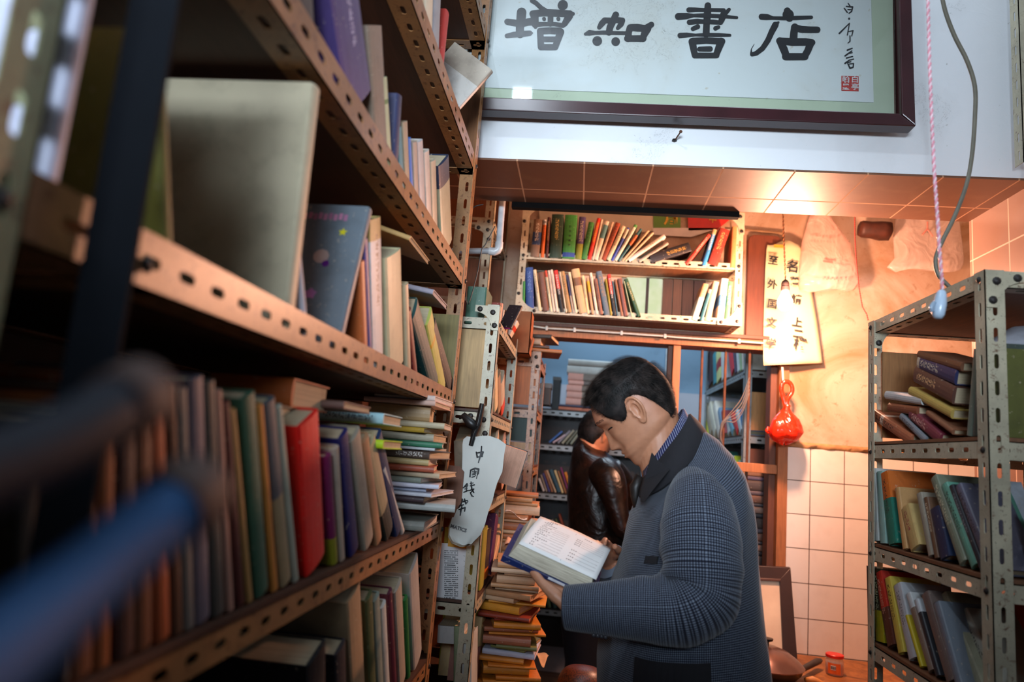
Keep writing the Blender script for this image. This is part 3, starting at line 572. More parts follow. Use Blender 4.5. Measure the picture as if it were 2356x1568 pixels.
# right rack
RX0, RX1, RY0, RY1 = .80, 1.24, 1.465, 2.045
RR = lrack('cream slotted rack of dusty books standing at the right edge', RX0, RX1, RY0, RY1, 0, 1.945, [(1.908, 1), (1.598, 0), (1.328, 0), (1.075, 0), (.80, 0), (.4, 0)], M_CREAM, bm=board('#7a5034'), open_side='x0',
     gusset=[(RX0, RY0-.003, 1.94, 1, -1), (RX0, RY1-.04, 1.94, 1, -1)], back=[(RX0+.03, RX1-.05, RY1-.022, RY1-.016, 1.62, 1.86, board('#9a6a3c', 'brown_board')), (RX0+.075, RX1, RY0+.012, RY0+.018, .82, 1.47, board('#a8804c', 'tan_board'))])
mb = MB(); angle(mb, (at(2344, 50, Y=1.98).x, 1.98, 2.42), (at(2344, 50, Y=1.98).x, 1.98, 3.4), (1, 0, 0), (0, 1, 0), .04); tag(mb.build('steel_post', M_CREAM, fix=False), 'slotted steel post rising at the upper right edge beside the grey cable', 'post')
# back room racks
BX0, BX1, BY0, BY1 = -.33, .50, 4.78, 5.10
M_GREY = metal('#9aa4a8', .2, '#4a4640')
RB = lrack('dark back room shelf behind the man in the leather jacket', BX0, BX1, BY0, BY1, 0, 1.815, [(1.80, 0), (1.565, 0), (1.24, 0), (.92, 0), (.50, 0)], M_GREY, full=False, bm=board('#2a2220'), open_side='none', back=[(BX0, BX1, BY1-.02, BY1-.01, .2, 1.8, board('#2c2a2c', 'dark_board'))])
RC = lrack('grey slotted back room rack behind the window bars', .885, 1.28, 3.92, 5.15, 0, 2.4, [(2.045, 0), (1.685, 0), (1.41, 0), (1.05, 0)], M_GREY, full=True, bm=board('#4a3828'), open_side='x0',
     back=[(.90, 1.25, 3.94, 3.948, 1.72, 1.93, board('#b8834c', 'box_board')), (.90, 1.25, 3.94, 3.948, 1.45, 1.62, board('#7a4026', 'dark_board'))])
# ================================================================ books: hanging rack
HZ = (1140, 460, 3.927); C = dict
HUP = row("on hanging rack's upper shelf", 'left', 'books on the upper shelf of the hanging rack', ('Y', HY0-.002, -1), HZ, [
 (357,470,392,132,80,'#8a6a50','brown leather-bound',C(c2='#1f3f6a',band=(.32,.66),title='#e8d8c0')), (425,475,450,135,32,'#e0661c','thin orange',C(c2='#e8e0d8',band=(.86,2),title='#2a1810')), (465,472,488,108,27,'#4a1c16','thin dark red',C(title='#c8a060')),
 (542,485,567,92,108,'#1c3a24','thick dark green',C(title='#c8a850')), (660,490,688,95,112,'#3a8c34','thick bright green',C(c2='#28489a',band=(.04,.14))), (752,493,790,112,60,'#4a3c66','purple and olive',C(c2='#8a8a20',band=(-1,.36),title='#c8b898')),
 (800,498,870,165,52,'#3c8434','slim green',C(title='#1c3018')), (848,502,938,130,36,'#d82c14','red spined',C(title='#f0c040')), (882,505,965,140,18,'#e4d0b0','thin cream',C(title='#a03020')), (905,508,1010,160,44,'#e6d2b4','cream and teal',C(c2='#5a8a88',band=(.55,.9))),
 (945,512,1060,170,26,'#c8a684','tan',C(title='#4a2a18')), (975,512,1110,178,50,'#96401c','rust brown',C(title='#2a100a')), (1020,512,1160,205,42,'#ead4ac','pale cream',C(title='#503020')), (1055,515,1203,220,26,'#2a4aa8','blue and cream',C(c2='#e4d4b8',band=(.68,.96),title='#333333')),
 (1085,517,1270,195,34,'#e0dcc4','white and green',C(c2='#4a9a48',band=(.93,2),title='#3a3a30')), (1115,518,1318,230,26,'#125a60','teal and orange',C(c2='#d86a30',band=(.5,.8))), (1148,520,1385,245,26,'#c8a67c','striped tan',C(title='#3a2a1c')), (1175,522,1425,265,26,'#d4b894','light tan',C()),
 (1205,520,1530,295,52,'#f2dcd0','leaning cream pink',C(title='#5a8a60')), (1300,512,1560,345,36,'#b8a898','grey white',C(title='#3a3434')),
 (1400,495,1760,385,104,'#181820','black hardback lying slanted',C(title='#c8a040')), (1725,555,1935,290,44,'#d03a2a','leaning red',C(title='#f0c8b8')), (1885,560,1985,235,38,'#2a86c4','thin blue',C(c2='#c8a070',band=(.86,2),title='#e8e8e8')),
 (1962,565,2075,240,100,'#8a2a1c','thick dark red brown',C(title='#d8a868')), (2145,570,2165,200,44,'#c88850','tan upright',C(d=.16))], hshelf(ZM), dmax=.16)
row("on hanging rack's lower shelf", 'left', 'books on the lower shelf of the hanging rack', ('Y', HY0-.002, -1), HZ, [
 (255,950,262,690,22,'#2f8c3a','green edged',C()), (315,955,305,570,72,'#24488a','thick blue',C(title='#6a8ac8')), (405,960,355,590,30,'#ead0a8','cream',C(title='#3a2a20')), (460,970,415,620,60,'#7a4a34','brown',C()),
 (508,970,456,600,22,'#ecd8b0','thin cream with colour top',C(c2='#d84a2c',band=(.84,2),title='#2c2420')), (534,972,483,598,20,'#e8ccb4','thin cream',C(title='#503028')), (562,975,508,595,25,'#f0d8c0','pale pink',C(title='#904030')),
 (605,980,545,603,36,'#141414','black with red top',C(c2='#e02a20',band=(.56,2),title='#f0e0d0')), (642,982,585,615,14,'#e4c8a8','very thin cream',C(title='#3a2a20')), (674,985,605,615,38,'#b48a54','tan hardback',C(title='#5a4020')), (706,985,648,640,18,'#28305a','thin navy',C(c2='#a89888',band=(-1,.45))),
 (732,988,668,618,22,'#f0d6b4','thin white',C(title='#a03828')), (795,992,722,595,74,'#dcae78','wide beige',C(c2='#8a5a34',band=(.62,.80))), (840,995,790,650,24,'#f0cc98','pale yellow',C(title='#604020')), (882,998,833,668,24,'#d09a70','peach',C(c2='#f0b020',band=(.6,.9))),
 (920,1000,862,625,24,'#f2dac0','ivory',C(title='#903828')), (958,1003,905,680,34,'#8a5a44','plain brown',C(title='#3a241c')), (1012,1005,935,615,54,'#5c6a74','grey blue hardback',C(title='#a87840')), (1048,1008,998,680,20,'#98861c','thin olive',C(title='#302808')),
 (1080,1010,1026,640,32,'#16161a','black with pink red top',C(c2='#e03028',band=(.52,2),title='#f0e4d8')), (1105,1012,1060,700,14,'#2a5a6a','thin dark teal',C()), (1145,1018,1085,690,24,'#8a5a3c','worn brown',C()), (1180,1018,1122,680,40,'#74443a','dull maroon',C()),
 (1235,1020,1165,700,8,'#a8b890','very thin pale green',C()), (1300,1025,1180,685,36,'#1c4a28','dark green',C(title='#c8b880')),
 (1800,1040,1905,715,52,'#ece4d0','cream with tan top leaning',C(c2='#c89060',band=(.62,2),title='#b0a890')), (1862,1032,1945,750,32,'#10606e','teal',C(c2='#b0a088',band=(.88,2))), (1915,1060,1998,705,54,'#ccae8c','torn tan',C()),
 (2030,1065,2076,675,62,'#f0e8d8','white blue and orange',C(c2='#4a8ac4',band=(.36,.62),title='#c86a28')), (2092,1070,2125,700,48,'#3e7456','sea green',C(title='#b8c8a8'))], hshelf(HZ0), dmax=.16)
# papers pasted behind the hanging rack
mb = MB(); q = [at(x, y, Y=3.38) for x, y in ((1240, 480), (1510, 480), (1512, 530), (1245, 560))]; mb.add(q, [(0, 1, 2, 3)]); o = mb.build('newspaper_sheet', paint('#d8c8ac', '#8a7450', .6, 'newsprint'), fix=False); o.modifiers.new('s', 'SOLIDIFY').thickness = .001
tag(o, 'yellowed newspaper pasted behind the upper row of the hanging rack', 'newspaper')
for q, c, nm in ((((1503, 486), (1566, 490), (1566, 524), (1503, 524)), '#5a8a28', 'green and yellow printed packaging behind the upper hanging rack books'), (((1582, 492), (1690, 496), (1650, 528), (1584, 530)), '#d02018', 'red printed packaging behind the upper right hanging rack books'), (((1500, 524), (1655, 524), (1590, 545), (1505, 540)), '#e8dcd0', 'white paper edge below the red packaging in the hanging rack')):
    p = [at(x, y, Y=3.375) for x, y in q]; O = p[0]; mb = MB(); mb.add([v-O for v in p]+[v-O+Vector((0, .003, 0)) for v in p], [(0, 1, 2, 3), (7, 6, 5, 4), (0, 4, 5, 1), (1, 5, 6, 2), (2, 6, 7, 3), (3, 7, 4, 0)])
    o = mb.build('packaging_sheet', plain(c, .35, 0, .2, 12), loc=O); tag(o, nm, 'packaging')
    if c == '#5a8a28': m2 = text_mb('周', .07, frame_M(at(1545, 505, Y=3.372)-O, (1, 0, -.05), (0, 0, 1)), wide=.002); m2.build('printed_character', plain('#e8b020', .4), o); 
    if c == '#d02018': m2 = text_mb('中', .04, frame_M(at(1640, 505, Y=3.372)-O, (1, 0, -.05), (0, 0, 1)), wide=.001); m2.build('printed_character', plain('#e8a030', .4), o)

# ================================================================ books: right rack
Z7 = (1970, 760, 3.733); Z8 = (1970, 1160, 3.842); PR = ('X', RX0+.012, -1)
row("on right rack's top shelf", 'wall end', 'books on the top open shelf of the right rack', PR, Z7, [
 (965,935,1025,190,70,'#6a766a','grey green',C(d=.09)), (1015,932,1070,130,44,'#44504a','dark grey green',C(d=.09)), (1105,930,1100,170,30,'#5c6026','olive',C(d=.08)), (1050,925,1062,705,30,'#9a8070','small pink brown',C(title='#3a2a2a')), (1090,925,1085,700,22,'#6a4c50','small dull purple',C())], 1.6075, dmax=.22)
row("in right rack's top jumble", 'bottom left', 'jumbled books on the top open shelf of the right rack', PR, Z7, [
 (470,945,140,720,56,'#a86040','brown with pale cover leaning',C(title='#3a1c14',d=.085,band=(.7,.78),c2='#d8b8a0')), (590,945,375,735,40,'#7c848c','grey blue leaning',C(title='#2a2e34',d=.085)), (715,935,455,710,62,'#74283a','dark crimson worn leaning',C(title='#e0b0a0',d=.085)),
 (520,690,270,655,44,'#7c4024','reddish brown flat',C(d=.085)), (560,600,245,552,44,'#c4c8c8','white paged flat',C(d=.085)), (825,870,600,705,30,'#8a5a40','small brown',C(d=.085)), (815,715,450,515,52,'#b89c50','gold yellow',C(d=.085)), (830,555,495,370,98,'#5c3a30','brown leather gilt',C(title='#e0b480',d=.085)), (850,400,525,262,84,'#242c58','navy hardback',C(title='#d0c8b0',d=.085,c2='#c8b8a0',band=(.93,2))), (900,310,525,205,50,'#6a4028','dark brown flat',C(d=.085))], fit=False)
row("on right rack's middle shelf", 'wall end', 'books on the middle shelf of the right rack', PR, (0, 0, 1), [
 (2012,1240,2004,1075,22,'#c8ccc8','white paged',C(d=.16,title='#505050')), (2030,1243,2022,1078,14,'#8ab0a8','pale teal thin',C()), (2052,1244,2032,1080,20,'#107664','teal and orange',C(c2='#d06a20',band=(.62,2),title='#181818')), (2080,1250,2062,1110,10,'#c89860','crumpled tan',C()), (2103,1262,2080,1168,24,'#ccae70','tan with red label',C(title='#a03848')),
 (2140,1262,2112,1120,13,'#9c9484','dusty beige',C()), (2153,1262,2128,1124,9,'#6a4a34','speckled brown',C(title='#d8c8a8')), (2172,1254,2148,1140,24,'#1c2c4c','navy with stars',C()), (2213,1296,2146,1100,20,'#7c8470','long grey green',C(d=.14,title='#c8c8a8')), (2240,1301,2170,1115,22,'#64a08c','mint spiral bound',C(d=.13,title='#204840')),
 (2258,1305,2186,1112,11,'#22262e','thin black',C(d=.11,title='#8a8a90')), (2278,1306,2202,1110,24,'#5c5c6e','grey purple',C(d=.09,title='#2a2a34')), (2300,1290,2228,1112,28,'#22903a','bright green and white',C(off=.06,d=.1,c2='#c4d4c4',band=(-1,.4))), (2318,1280,2255,1080,18,'#c4ccd6','white bent',C(off=.08,d=.08))], 1.3375, dmax=.2)
row("on right rack's lower shelf", 'wall end', 'books on the lower shelf of the right rack', PR, (0, 0, 1), [
 (2003,1463,1999,1300,16,'#3a3834','dark grey box-like',C(d=.2)), (2022,1468,2014,1300,20,'#a09414','yellow green',C(c2='#2a2410',band=(.42,2),title='#e0e0b0')), (2048,1488,2018,1320,18,'#5a2c20','red and brown',C(c2='#c02c1c',band=(.5,2),title='#e0a080')), (2072,1508,2040,1335,15,'#d4bc4c','ragged yellow',C(title='#4a3c14')),
 (2098,1508,2062,1338,26,'#c4c8cc','torn white',C(title='#6a7078')), (2118,1512,2084,1395,6,'#c8b020','thin yellow',C()), (2140,1545,2088,1368,13,'#8a7464','worn brown edged',C(c2='#d0d4d4',band=(.8,2))), (2156,1550,2106,1375,10,'#20242c','black and white',C(c2='#c8ccd0',band=(.82,2))), (2185,1560,2126,1358,26,'#74645e','wide taupe',C()), (2206,1568,2152,1372,16,'#7a8490','curled bluish',C()),
 (2250,1580,2165,1368,30,'#a0a088','curved pale grey',C(d=.12,off=.03)), (2300,1600,2212,1412,34,'#bcbcae','big dusty white',C(d=.1,off=.05,title='#3a3a34'))], 1.0845, dmax=.2)
# orange packaging board behind the lower shelf row
for (za, zb, c, nm, l) in ((1.12, 1.29, '#c84a20', 'packaging_box', 'orange red printed box behind books on the right rack lower shelf'), (1.35, 1.55, '#a8743c', 'cardboard_sheet', 'tan cardboard standing behind books on the right rack middle shelf')):
    mb = MB(); mb.bb(-.012, .012, -.17, .17, 0, zb-za); tag(mb.build(nm, plain(c, .5), loc=(RX0+.25, 1.80, za-.04), bevel=.002), l, 'box')
# ================================================================ books: left rack (long)
PL = ('X', XL-.006, 1); I = (0, 0, 1)
MID = row("on long left rack's middle shelf", 'camera', 'books on the middle shelf of the long left rack', PL, I, [
 (395,640,372,60,20,'#7a7830','olive green',C(d=.16)), (668,748,733,182,22,'#c9bda0','thick beige exercise',C(d=.3,page='#b89a70',label='thick beige paper pad leaning on the left rack, blurred')),
 (712,765,692,560,7,'#c4c4d0','thin white',C(d=.2)), (782,790,856,462,12,'#68747e','grey illustrated children',C(d=.22)), (846,812,838,575,12,'#c0602c','rust orange',C(d=.22)), (858,815,846,520,9,'#44448a','thin purple blue',C(d=.2)),
 (873,832,866,495,26,'#ccd2d6','white with tan top',C(c2='#a89458',band=(.86,2),title='#303030')), (915,850,908,585,34,'#bcb894','pale khaki',C(d=.18)), (945,868,938,640,8,'#b8a888','thin beige',C()), (962,872,944,700,8,'#6a1418','thin dark red',C(d=.18)), (1004,890,956,715,16,'#124646','dark teal leaning',C(d=.16)),
 (1022,893,990,722,12,'#b8bc5c','lime yellow',C(c2='#c8a020',band=(.7,.75),d=.16)), (1047,900,1000,742,14,'#2a2020','black triangular',C(d=.16,label='black book leaning at the far end of left rack middle shelf'))], ZA+.0125, dmax=.3)
row("on long left rack's upper shelf", 'camera', 'books on the upper shelf of the long left rack', PL, I, [
 (700,60,680,-300,60,'#3a2a24','brown cloth',C(d=.24)), (835,215,790,-110,110,'#4c3c78','tall purple',C(d=.2,title='#c8c0e0')), (888,300,872,10,30,'#8a7868','taupe',C(d=.2)), (905,330,893,120,24,'#c0c8a0','pale green banded',C(c2='#6a8a50',band=(.72,.77),d=.2)), (918,340,930,148,10,'#28305a','thin navy',C(d=.16)),
 (930,415,922,275,10,'#2a8a9a','thin turquoise',C(d=.16)), (942,440,935,268,14,'#b09a80','frayed beige',C(d=.18)), (953,455,945,300,6,'#2c78d0','thin bright blue',C(d=.18)), (962,475,957,318,10,'#b8a494','beige paged',C(d=.18)), (975,500,968,325,14,'#c4c0c0','grey white ragged',C(d=.18)), (990,525,983,350,12,'#d0c4b8','cream paged',C(d=.18)), (1003,545,998,372,12,'#b8ac94','khaki edged',C(d=.18)), (1030,585,1022,388,26,'#a8a688','pale with dark blue top',C(c2='#1c2c48',band=(.75,2),d=.16))], ZU+.0125, dmax=.26)
row("on long left rack's high shelf", 'camera', 'books on the high shelf of the long left rack', PL, I, [
 (965,60,960,-120,22,'#c8b898','cream',C(d=.18)), (985,110,990,-60,18,'#d8d0b8','ivory',C(d=.18)), (1003,140,1010,-40,26,'#9aa0a8','grey blue',C(d=.18)), (1016,170,1032,20,8,'#b03028','thin red edged',C(d=.18))], ZT_+.0125, dmax=.22)
# book pushed out over the high shelf, swinging into the aisle
def oriented(name, label, group, c, M, w, h, d, c1, **k):
    """book with centre of its spine foot at c; M columns are thickness, depth, height directions"""
    return book(name, label, group, c, Vector(c)+M.col[2]*h, w, -M.col[1], c1, d=d, **k)
zt = (at(1145, 150, Y=1.7)-at(1052, 255, Y=1.7)).normalized(); yt = (at(1020, 75, Y=1.7)-at(1130, 135, Y=1.7)).normalized(); yt = (yt-zt*yt.dot(zt)).normalized(); M = Matrix((yt.cross(zt), yt, zt)).transposed()
oriented('book', 'large worn cream book jutting out from the high shelf before the calligraphy', 'books on the high shelf of the long left rack', at(1058, 250, Y=1.72), M, .020, .135, .135, '#d0ccc4', c2='#b0a494', band=(.55, 2), page='#b8a48c')
low = [(-260,1800,-140,1040,60,'#3a3428','dusty dark',C(d=.2)), (60,1660,90,1010,70,'#2c2a26','near black',C(d=.2)), (128,1640,150,1005,55,'#4a4a48','slate',C(d=.2)), (180,1630,196,1010,50,'#6a3a1c','chestnut',C(d=.2)), (225,1625,240,1008,34,'#8a4a1c','dull orange',C(d=.2)), (275,1620,280,1005,42,'#3c1c14','oxblood',C(d=.2)), (318,1600,318,1000,38,'#6a3c20','russet',C(d=.2)),
 (362,1585,345,990,34,'#a04c20','orange brown',C(d=.2)), (396,1570,378,1000,22,'#5c3a24','umber',C(d=.2)), (424,1550,405,1003,22,'#7a7670','stone grey',C(d=.2)), (455,1540,437,985,34,'#66606e','purple grey',C(d=.2)), (492,1520,468,990,26,'#4a4a46','charcoal',C(d=.2)), (520,1500,490,1000,14,'#b48a7a','pink edged',C(d=.2)), (545,1480,508,1020,18,'#4a1414','dark red',C(d=.2)), (567,1465,525,1030,12,'#b08a50','ochre',C(d=.2)),
 (596,1450,562,1000,40,'#2c5c48','bottle green',C(d=.2)), (626,1430,590,1010,12,'#d0883c','orange edged',C(d=.2)), (652,1415,612,1003,30,'#4c545c','marbled blue grey',C(c2='#9a8a68',band=(-1,.5),d=.2)), (676,1395,636,1000,12,'#a8ac9c','pale grey green',C(d=.2)), (722,1368,705,1035,64,'#e01006','broad scarlet red',C(d=.17,label='broad scarlet red book standing on the long left rack lower shelf')),
 (768,1345,752,1100,10,'#701a50','thin magenta',C(c2='#8a8a20',band=(-1,.25),d=.17)), (785,1335,770,1080,10,'#b0a090','thin pale',C(d=.17)), (812,1325,786,1060,20,'#1a1c5c','navy blue',C(d=.17)), (845,1312,812,1070,24,'#9a9080','grey beige',C(d=.17)), (868,1300,836,1070,12,'#a87c58','tan edged',C(d=.17)), (892,1285,848,1085,24,'#a89c78','khaki with dark foot',C(c2='#142420',band=(-1,.3),d=.15)), (915,1262,868,1050,22,'#10305c','deep blue',C(d=.15)), (925,1262,880,1120,5,'#c8ccc8','thin white wedge',C(d=.13))]
row("on long left rack's lower shelf", 'camera', 'books on the lower shelf of the long left rack', PL, I, low, ZLo+.009, dmax=.24)
# flat books lying on top of the standing row and stacked at its far end
def flat(label, group, c, rz, w, l, th, c1, tilt=0, name='book', face=None, **k):
    """a book lying flat: c = centre of its underside, w along x, l along y, spine towards -y, turned by rz"""
    R = Matrix.Rotation(rz, 3, 'Z') @ Matrix.Rotation(tilt, 3, 'Y'); x, y = R @ Vector((1, 0, 0)), R @ Vector((0, 1, 0)); up = R @ Vector((0, 0, 1))
    b = Vector(c)-x*w/2-y*l/2+up*th/2
    return book(name, label, group, b, b+x*w, th, -y, c1, d=l, **k)
G = 'books stacked flat at the far end of the long left rack'; z = ZLo+.010
stk = [('#8a8c84', .022, .0, 'grey', 0), ('#b4b8b4', .018, .05, 'pale grey', -.28), ('#3a2c34', .014, 0, 'dark plum', -.06), ('#d8dce8', .008, .02, 'thin white', .02), ('#c8cce0', .009, -.01, 'bluish white', 0), ('#dcdcec', .010, .01, 'white', .03), ('#8a9488', .012, 0, 'sage', -.05), ('#d0b898', .012, .02, 'cream paged', 0), ('#b8583c', .014, .01, 'red orange covered', .03), ('#c8b07a', .014, -.02, 'straw', 0),
       ('#55443c', .020, .015, 'dark with white title', 0), ('#cfd3d6', .006, 0, 'thin grey white', .02), ('#2f7a58', .013, .02, 'green and blue', .02), ('#b4aa94', .018, -.01, 'oatmeal', 0), ('#c09a30', .012, 0, 'mustard edged', -.02), ('#c8b898', .014, .01, 'pinkish topped', .02), ('#ac8c60', .036, -.02, 'thick tan', 0), ('#d8b0a0', .012, .0, 'pale pink covered', .04), ('#e0d0c8', .012, .01, 'white and crimson', .10)]
zt_ = z
for i, (c1, th, dx, ds, tl) in enumerate(stk):
    if i == 1: zt_ += .022
    flat(f"{ds} flat book, {ordn(i)} from bottom in long rack's end stack", G, (XL-.085+dx+.02, 1.72+.02*math.sin(i*2.1), zt_), .12*math.sin(i*1.7)+.05, .16+.02*math.sin(i*3), .20+.02*math.cos(i*2), th, c1, tilt=tl*.0, page='#d0c0a0' if i % 3 else '#e0dcd4', title='#e8e0d8' if i == 10 else None)
    zt_ += th+.0008
z = 1.292+.245
for (px0, px1, py, Y, th, c1, ds, c2, bd) in ((640, 880, 975, 1.26, .020, '#a9d4dc', 'pale blue book lying across the standing books, left rack', None, (.5, 2)), (648, 880, 1032, 1.25, .016, '#1c2840', 'navy and lime book below the pale blue one, left rack', '#b8d818', (.38, 2)),
        (470, 668, 935, .93, .040, '#b85a20', 'orange brown box-like book lying on the left rack row, blurred', None, (.5, 2)), (330, 560, 960, .80, .022, '#6a6454', 'grey book lying on the left rack row, blurred', None, (.5, 2)), (330, 610, 1000, .86, .014, '#5c4430', 'brown magazine lying below the orange brown box-like book', None, (.5, 2)), (640, 790, 940, 1.05, .012, '#6a5048', 'dark brown book lying left of the pale blue one', None, (.5, 2))):
    a, b = at(px0, py, Y=Y), at(px1, py, Y=Y); w = min(b.x-a.x, .2); cx = min(b.x, XL+.012)-w/2
    flat(ds, 'books lying on the row in the long left rack', (cx, Y+.07, at(px1, py, Y=Y).z), 0, w, .14, th, c1, c2=c2, band=bd, title='#4a6a7a' if px0 == 640 and th == .02 else None)
# magazine lying tilted below the upper shelf
M = Matrix.Rotation(.25, 3, 'Y'); b0 = at(938, 612, Y=1.62); flat('grey magazine lying tilted on the books at left rack middle shelf', G, (XL-.075, 1.62, at(1000, 690, Y=1.62).z+.008), 0, .16, .17, .012, '#a09aa8', tilt=.16, page='#d8d0cc')
flat('thin tan book lying slanted under the long left rack upper beam', G, (XL-.07, 1.42, at(930, 560, Y=1.42).z), 0, .13, .18, .010, '#c09a60', tilt=.3)
# lowest visible row of the long left rack
row("on long left rack's bottom visible shelf", 'camera', 'books on the bottom visible shelf of the long left rack', PL, I, [
 (735,1800,735,1480,40,'#14161c','black',C(d=.2)), (790,1760,785,1500,22,'#24242c','slate black',C(d=.2)), (832,1700,815,1375,30,'#a89070','thick tan',C(d=.2)), (862,1670,850,1385,14,'#4c5a38','moss green',C(d=.2)), (880,1640,868,1380,12,'#8a9a90','sage paged',C(d=.2)), (896,1610,885,1385,10,'#d0d4d0','white numbered',C(d=.2)), (912,1590,900,1355,8,'#5a1c38','thin maroon',C(d=.2)), (928,1570,918,1350,16,'#b0a898','grey beige',C(d=.2)),
 (943,1550,936,1370,6,'#1c7a3c','thin green',C(d=.2)), (962,1535,952,1318,24,'#b8b8b4','plastic wrapped white',C(d=.18))], Z5+.009, dmax=.24)
# low rack behind: rows of books
P2 = ('X', X2F-.006, 1)
row("on low cream rack's second shelf", 'camera', 'books on the second shelf of the low rack', P2, I, [(1142,955,1141,868,6,'#e8d0a0','cream yellow',C()), (1149,962,1148,880,5,'#a88868','taupe',C()), (1157,968,1156,895,7,'#c83c20','red orange',C(c2='#c8b8a0',band=(.3,2)))], 1.6165, dmax=.2)
row("on low cream rack's third shelf", 'camera', 'books on the third shelf of the low rack', P2, I, [(1140,1165,1140,1055,10,'#c8b8a0','beige',C()), (1158,1140,1157,1050,8,'#d8a890','pink paged',C())], 1.3535, dmax=.2)
row("on low cream rack's fourth shelf", 'camera', 'books on the fourth shelf of the low rack', P2, I, [(1112,1320,1122,1185,8,'#a8a038','olive yellow',C()), (1120,1318,1130,1195,8,'#3a2c28','patterned black',C(c2='#d87020',band=(.1,.3))), (1130,1310,1146,1185,6,'#5a2458','purple',C(d=.16)), (1137,1300,1160,1200,10,'#d8b088','cream leaning',C()), (1146,1290,1172,1205,8,'#e8c080','yellow leaning',C())], 1.0695, dmax=.2)
row("on low cream rack's lowest shelf", 'camera', 'books on the lowest shelf of the low rack', P2, I, [(1103,1540,1118,1400,10,'#e8c080','peach',C()), (1112,1530,1124,1380,7,'#d8c030','yellow edged',C()), (1124,1500,1142,1360,16,'#5c6c44','olive green',C(title='#a8b088')), (1100,1560,1108,1480,10,'#b07060','pinkish torn',C())], .7595, dmax=.2)
P3 = ('Y', Y2+.03, -1)
row("inside low cream rack's near end", 'left', 'large books in the near end of the low rack', P3, I, [(1050,1620,1052,1440,16,'#8a9a78','sage green',C(d=.12)), (1072,1620,1074,1462,24,'#c8ccc8','white ring-binder-like',C(d=.12)), (1035,1480,1037,1440,60,'#c4c0bc','white boxed',C(d=.1,off=.03))], None, dmax=.14)
# things on top of the low rack
Zt = 1.872
a = at(1092, 700, Y=2.12); book('book', 'dark green marbled thick book standing on top of the low rack', 'things on top of the low rack', (a.x-.0, 2.14, Zt), (a.x, 2.14, Zt+.135), .062, (0, -1, 0), '#3f6a58', d=.14, c2='#c8b49c', band=(-1, -.5))
for i, (px, c1, dy, h, ds) in enumerate(((1128, '#8a3a30', .22, .12, 'red'), (1136, '#d08a70', .27, .13, 'salmon'), (1145, '#c8b4a0', .33, .12, 'beige'), (1152, '#b8724c', .40, .10, 'orange brown'), (1158, '#c88858', .47, .09, 'tan'))):
    book('book', f'{ds} book leaning on top of the low rack, {ordn(i)} behind the marbled one', 'things on top of the low rack', (X2F-.03, Y2+dy, Zt), (X2F-.03, Y2+dy+.03, Zt+h), .018, (1, 0, 0), c1, d=.13)
book('book', 'black and magenta book tipping over the low rack top beam', 'things on top of the low rack', (X2F+.018, Y2+.20, 1.90), (X2F+.045, Y2+.24, 1.985), .012, (1, -.3, .2), '#1c1018', d=.05, page='#d030a0')
book('book', 'white and red picture book leaning on the cardboard box', 'things on top of the low rack', at(1168, 768, Y=2.62), at(1186, 735, Y=2.62), .02, (0, -1, 0), '#e8dcd0', d=.08, c2='#d83a20', band=(.35, .65))
cbx = thing('cardboard_box', 'torn brown cardboard box on the far end of the low rack', 'box', at(1190, 765, Y=2.72)); O = Vector(cbx.location); m_ = plain('#9a5a34', .85, 0, .3, 20, 'cardboard')
w_, h_ = .055, .085; mb = MB(); mb.bb(-w_, w_, -.02, -.016, -h_, h_); mb.bb(-w_, -w_+.004, -.02, .10, -h_, h_); mb.bb(w_-.004, w_, -.02, .10, -h_, h_); mb.bb(-w_, w_, .096, .10, -h_, h_); mb.bb(-w_, w_, -.02, .10, -h_, -h_+.004); mb.build('carton', m_, cbx)
mb = MB(); mb.box((w_+.004, .02, -h_*.6), (.003, .06, .07), Matrix.Rotation(.2, 3, 'Y')); mb.build('flap', m_, cbx)
# printed sheet on the low rack's near end, hung paper and its dark clip
sh = thing('printed_sheet', 'printed sheet with yellow top strip behind the low rack front posts', 'paper', at(1066, 1320, Y=2.03)); O = Vector(sh.location); YY = 2.045
def quadmb(q, Y, O, th=.0008):
    mb = MB(); p = [at(x, y, Y=Y)-O for x, y in q]; mb.add(p+[v+Vector((0, th, 0)) for v in p], [(0, 1, 2, 3), (7, 6, 5, 4), (0, 4, 5, 1), (1, 5, 6, 2), (2, 6, 7, 3), (3, 7, 4, 0)]); return mb
M_PAP = plain('#d4d6d8', .8, 0, .08, 20, 'paper'); quadmb(((1012, 1248), (1077, 1252), (1070, 1394), (1000, 1394)), YY+.03, O).build('sheet', M_PAP, sh); quadmb(((1032, 1236), (1080, 1248), (1079, 1262), (1030, 1256)), YY+.028, O).build('yellow_strip', plain('#d8a030', .6), sh)
mb = MB()
for k in range(26):
    y = 1266+k*4.7; x1 = 1050-(6 if k % 4 == 3 else 0); p = at(1022, y, Y=YY+.029)-O; q = at(x1+4, y+.8, Y=YY+.029)-O
    for m in range(13):
        if rng.rand() < .85: c = p+(q-p)*(m+.5)/13; mb.box(c, (.0022, .0004, .0024))
mb.build('printed_text', M_INK, sh); mb = MB()
for k in range(9): c = at(1068, 1278+12*k, Y=YY+.029)-O; mb.box(c, (.004, .0004, .0006), Matrix.Rotation(rng.rand()*2, 3, 'Y'))
mb.build('handwriting', M_INK, sh)
hp = thing('handwritten_paper', 'curled white paper with black brush characters hanging on the low rack post', 'paper sign', at(1100, 1030, Y=1.98)); O = Vector(hp.location)
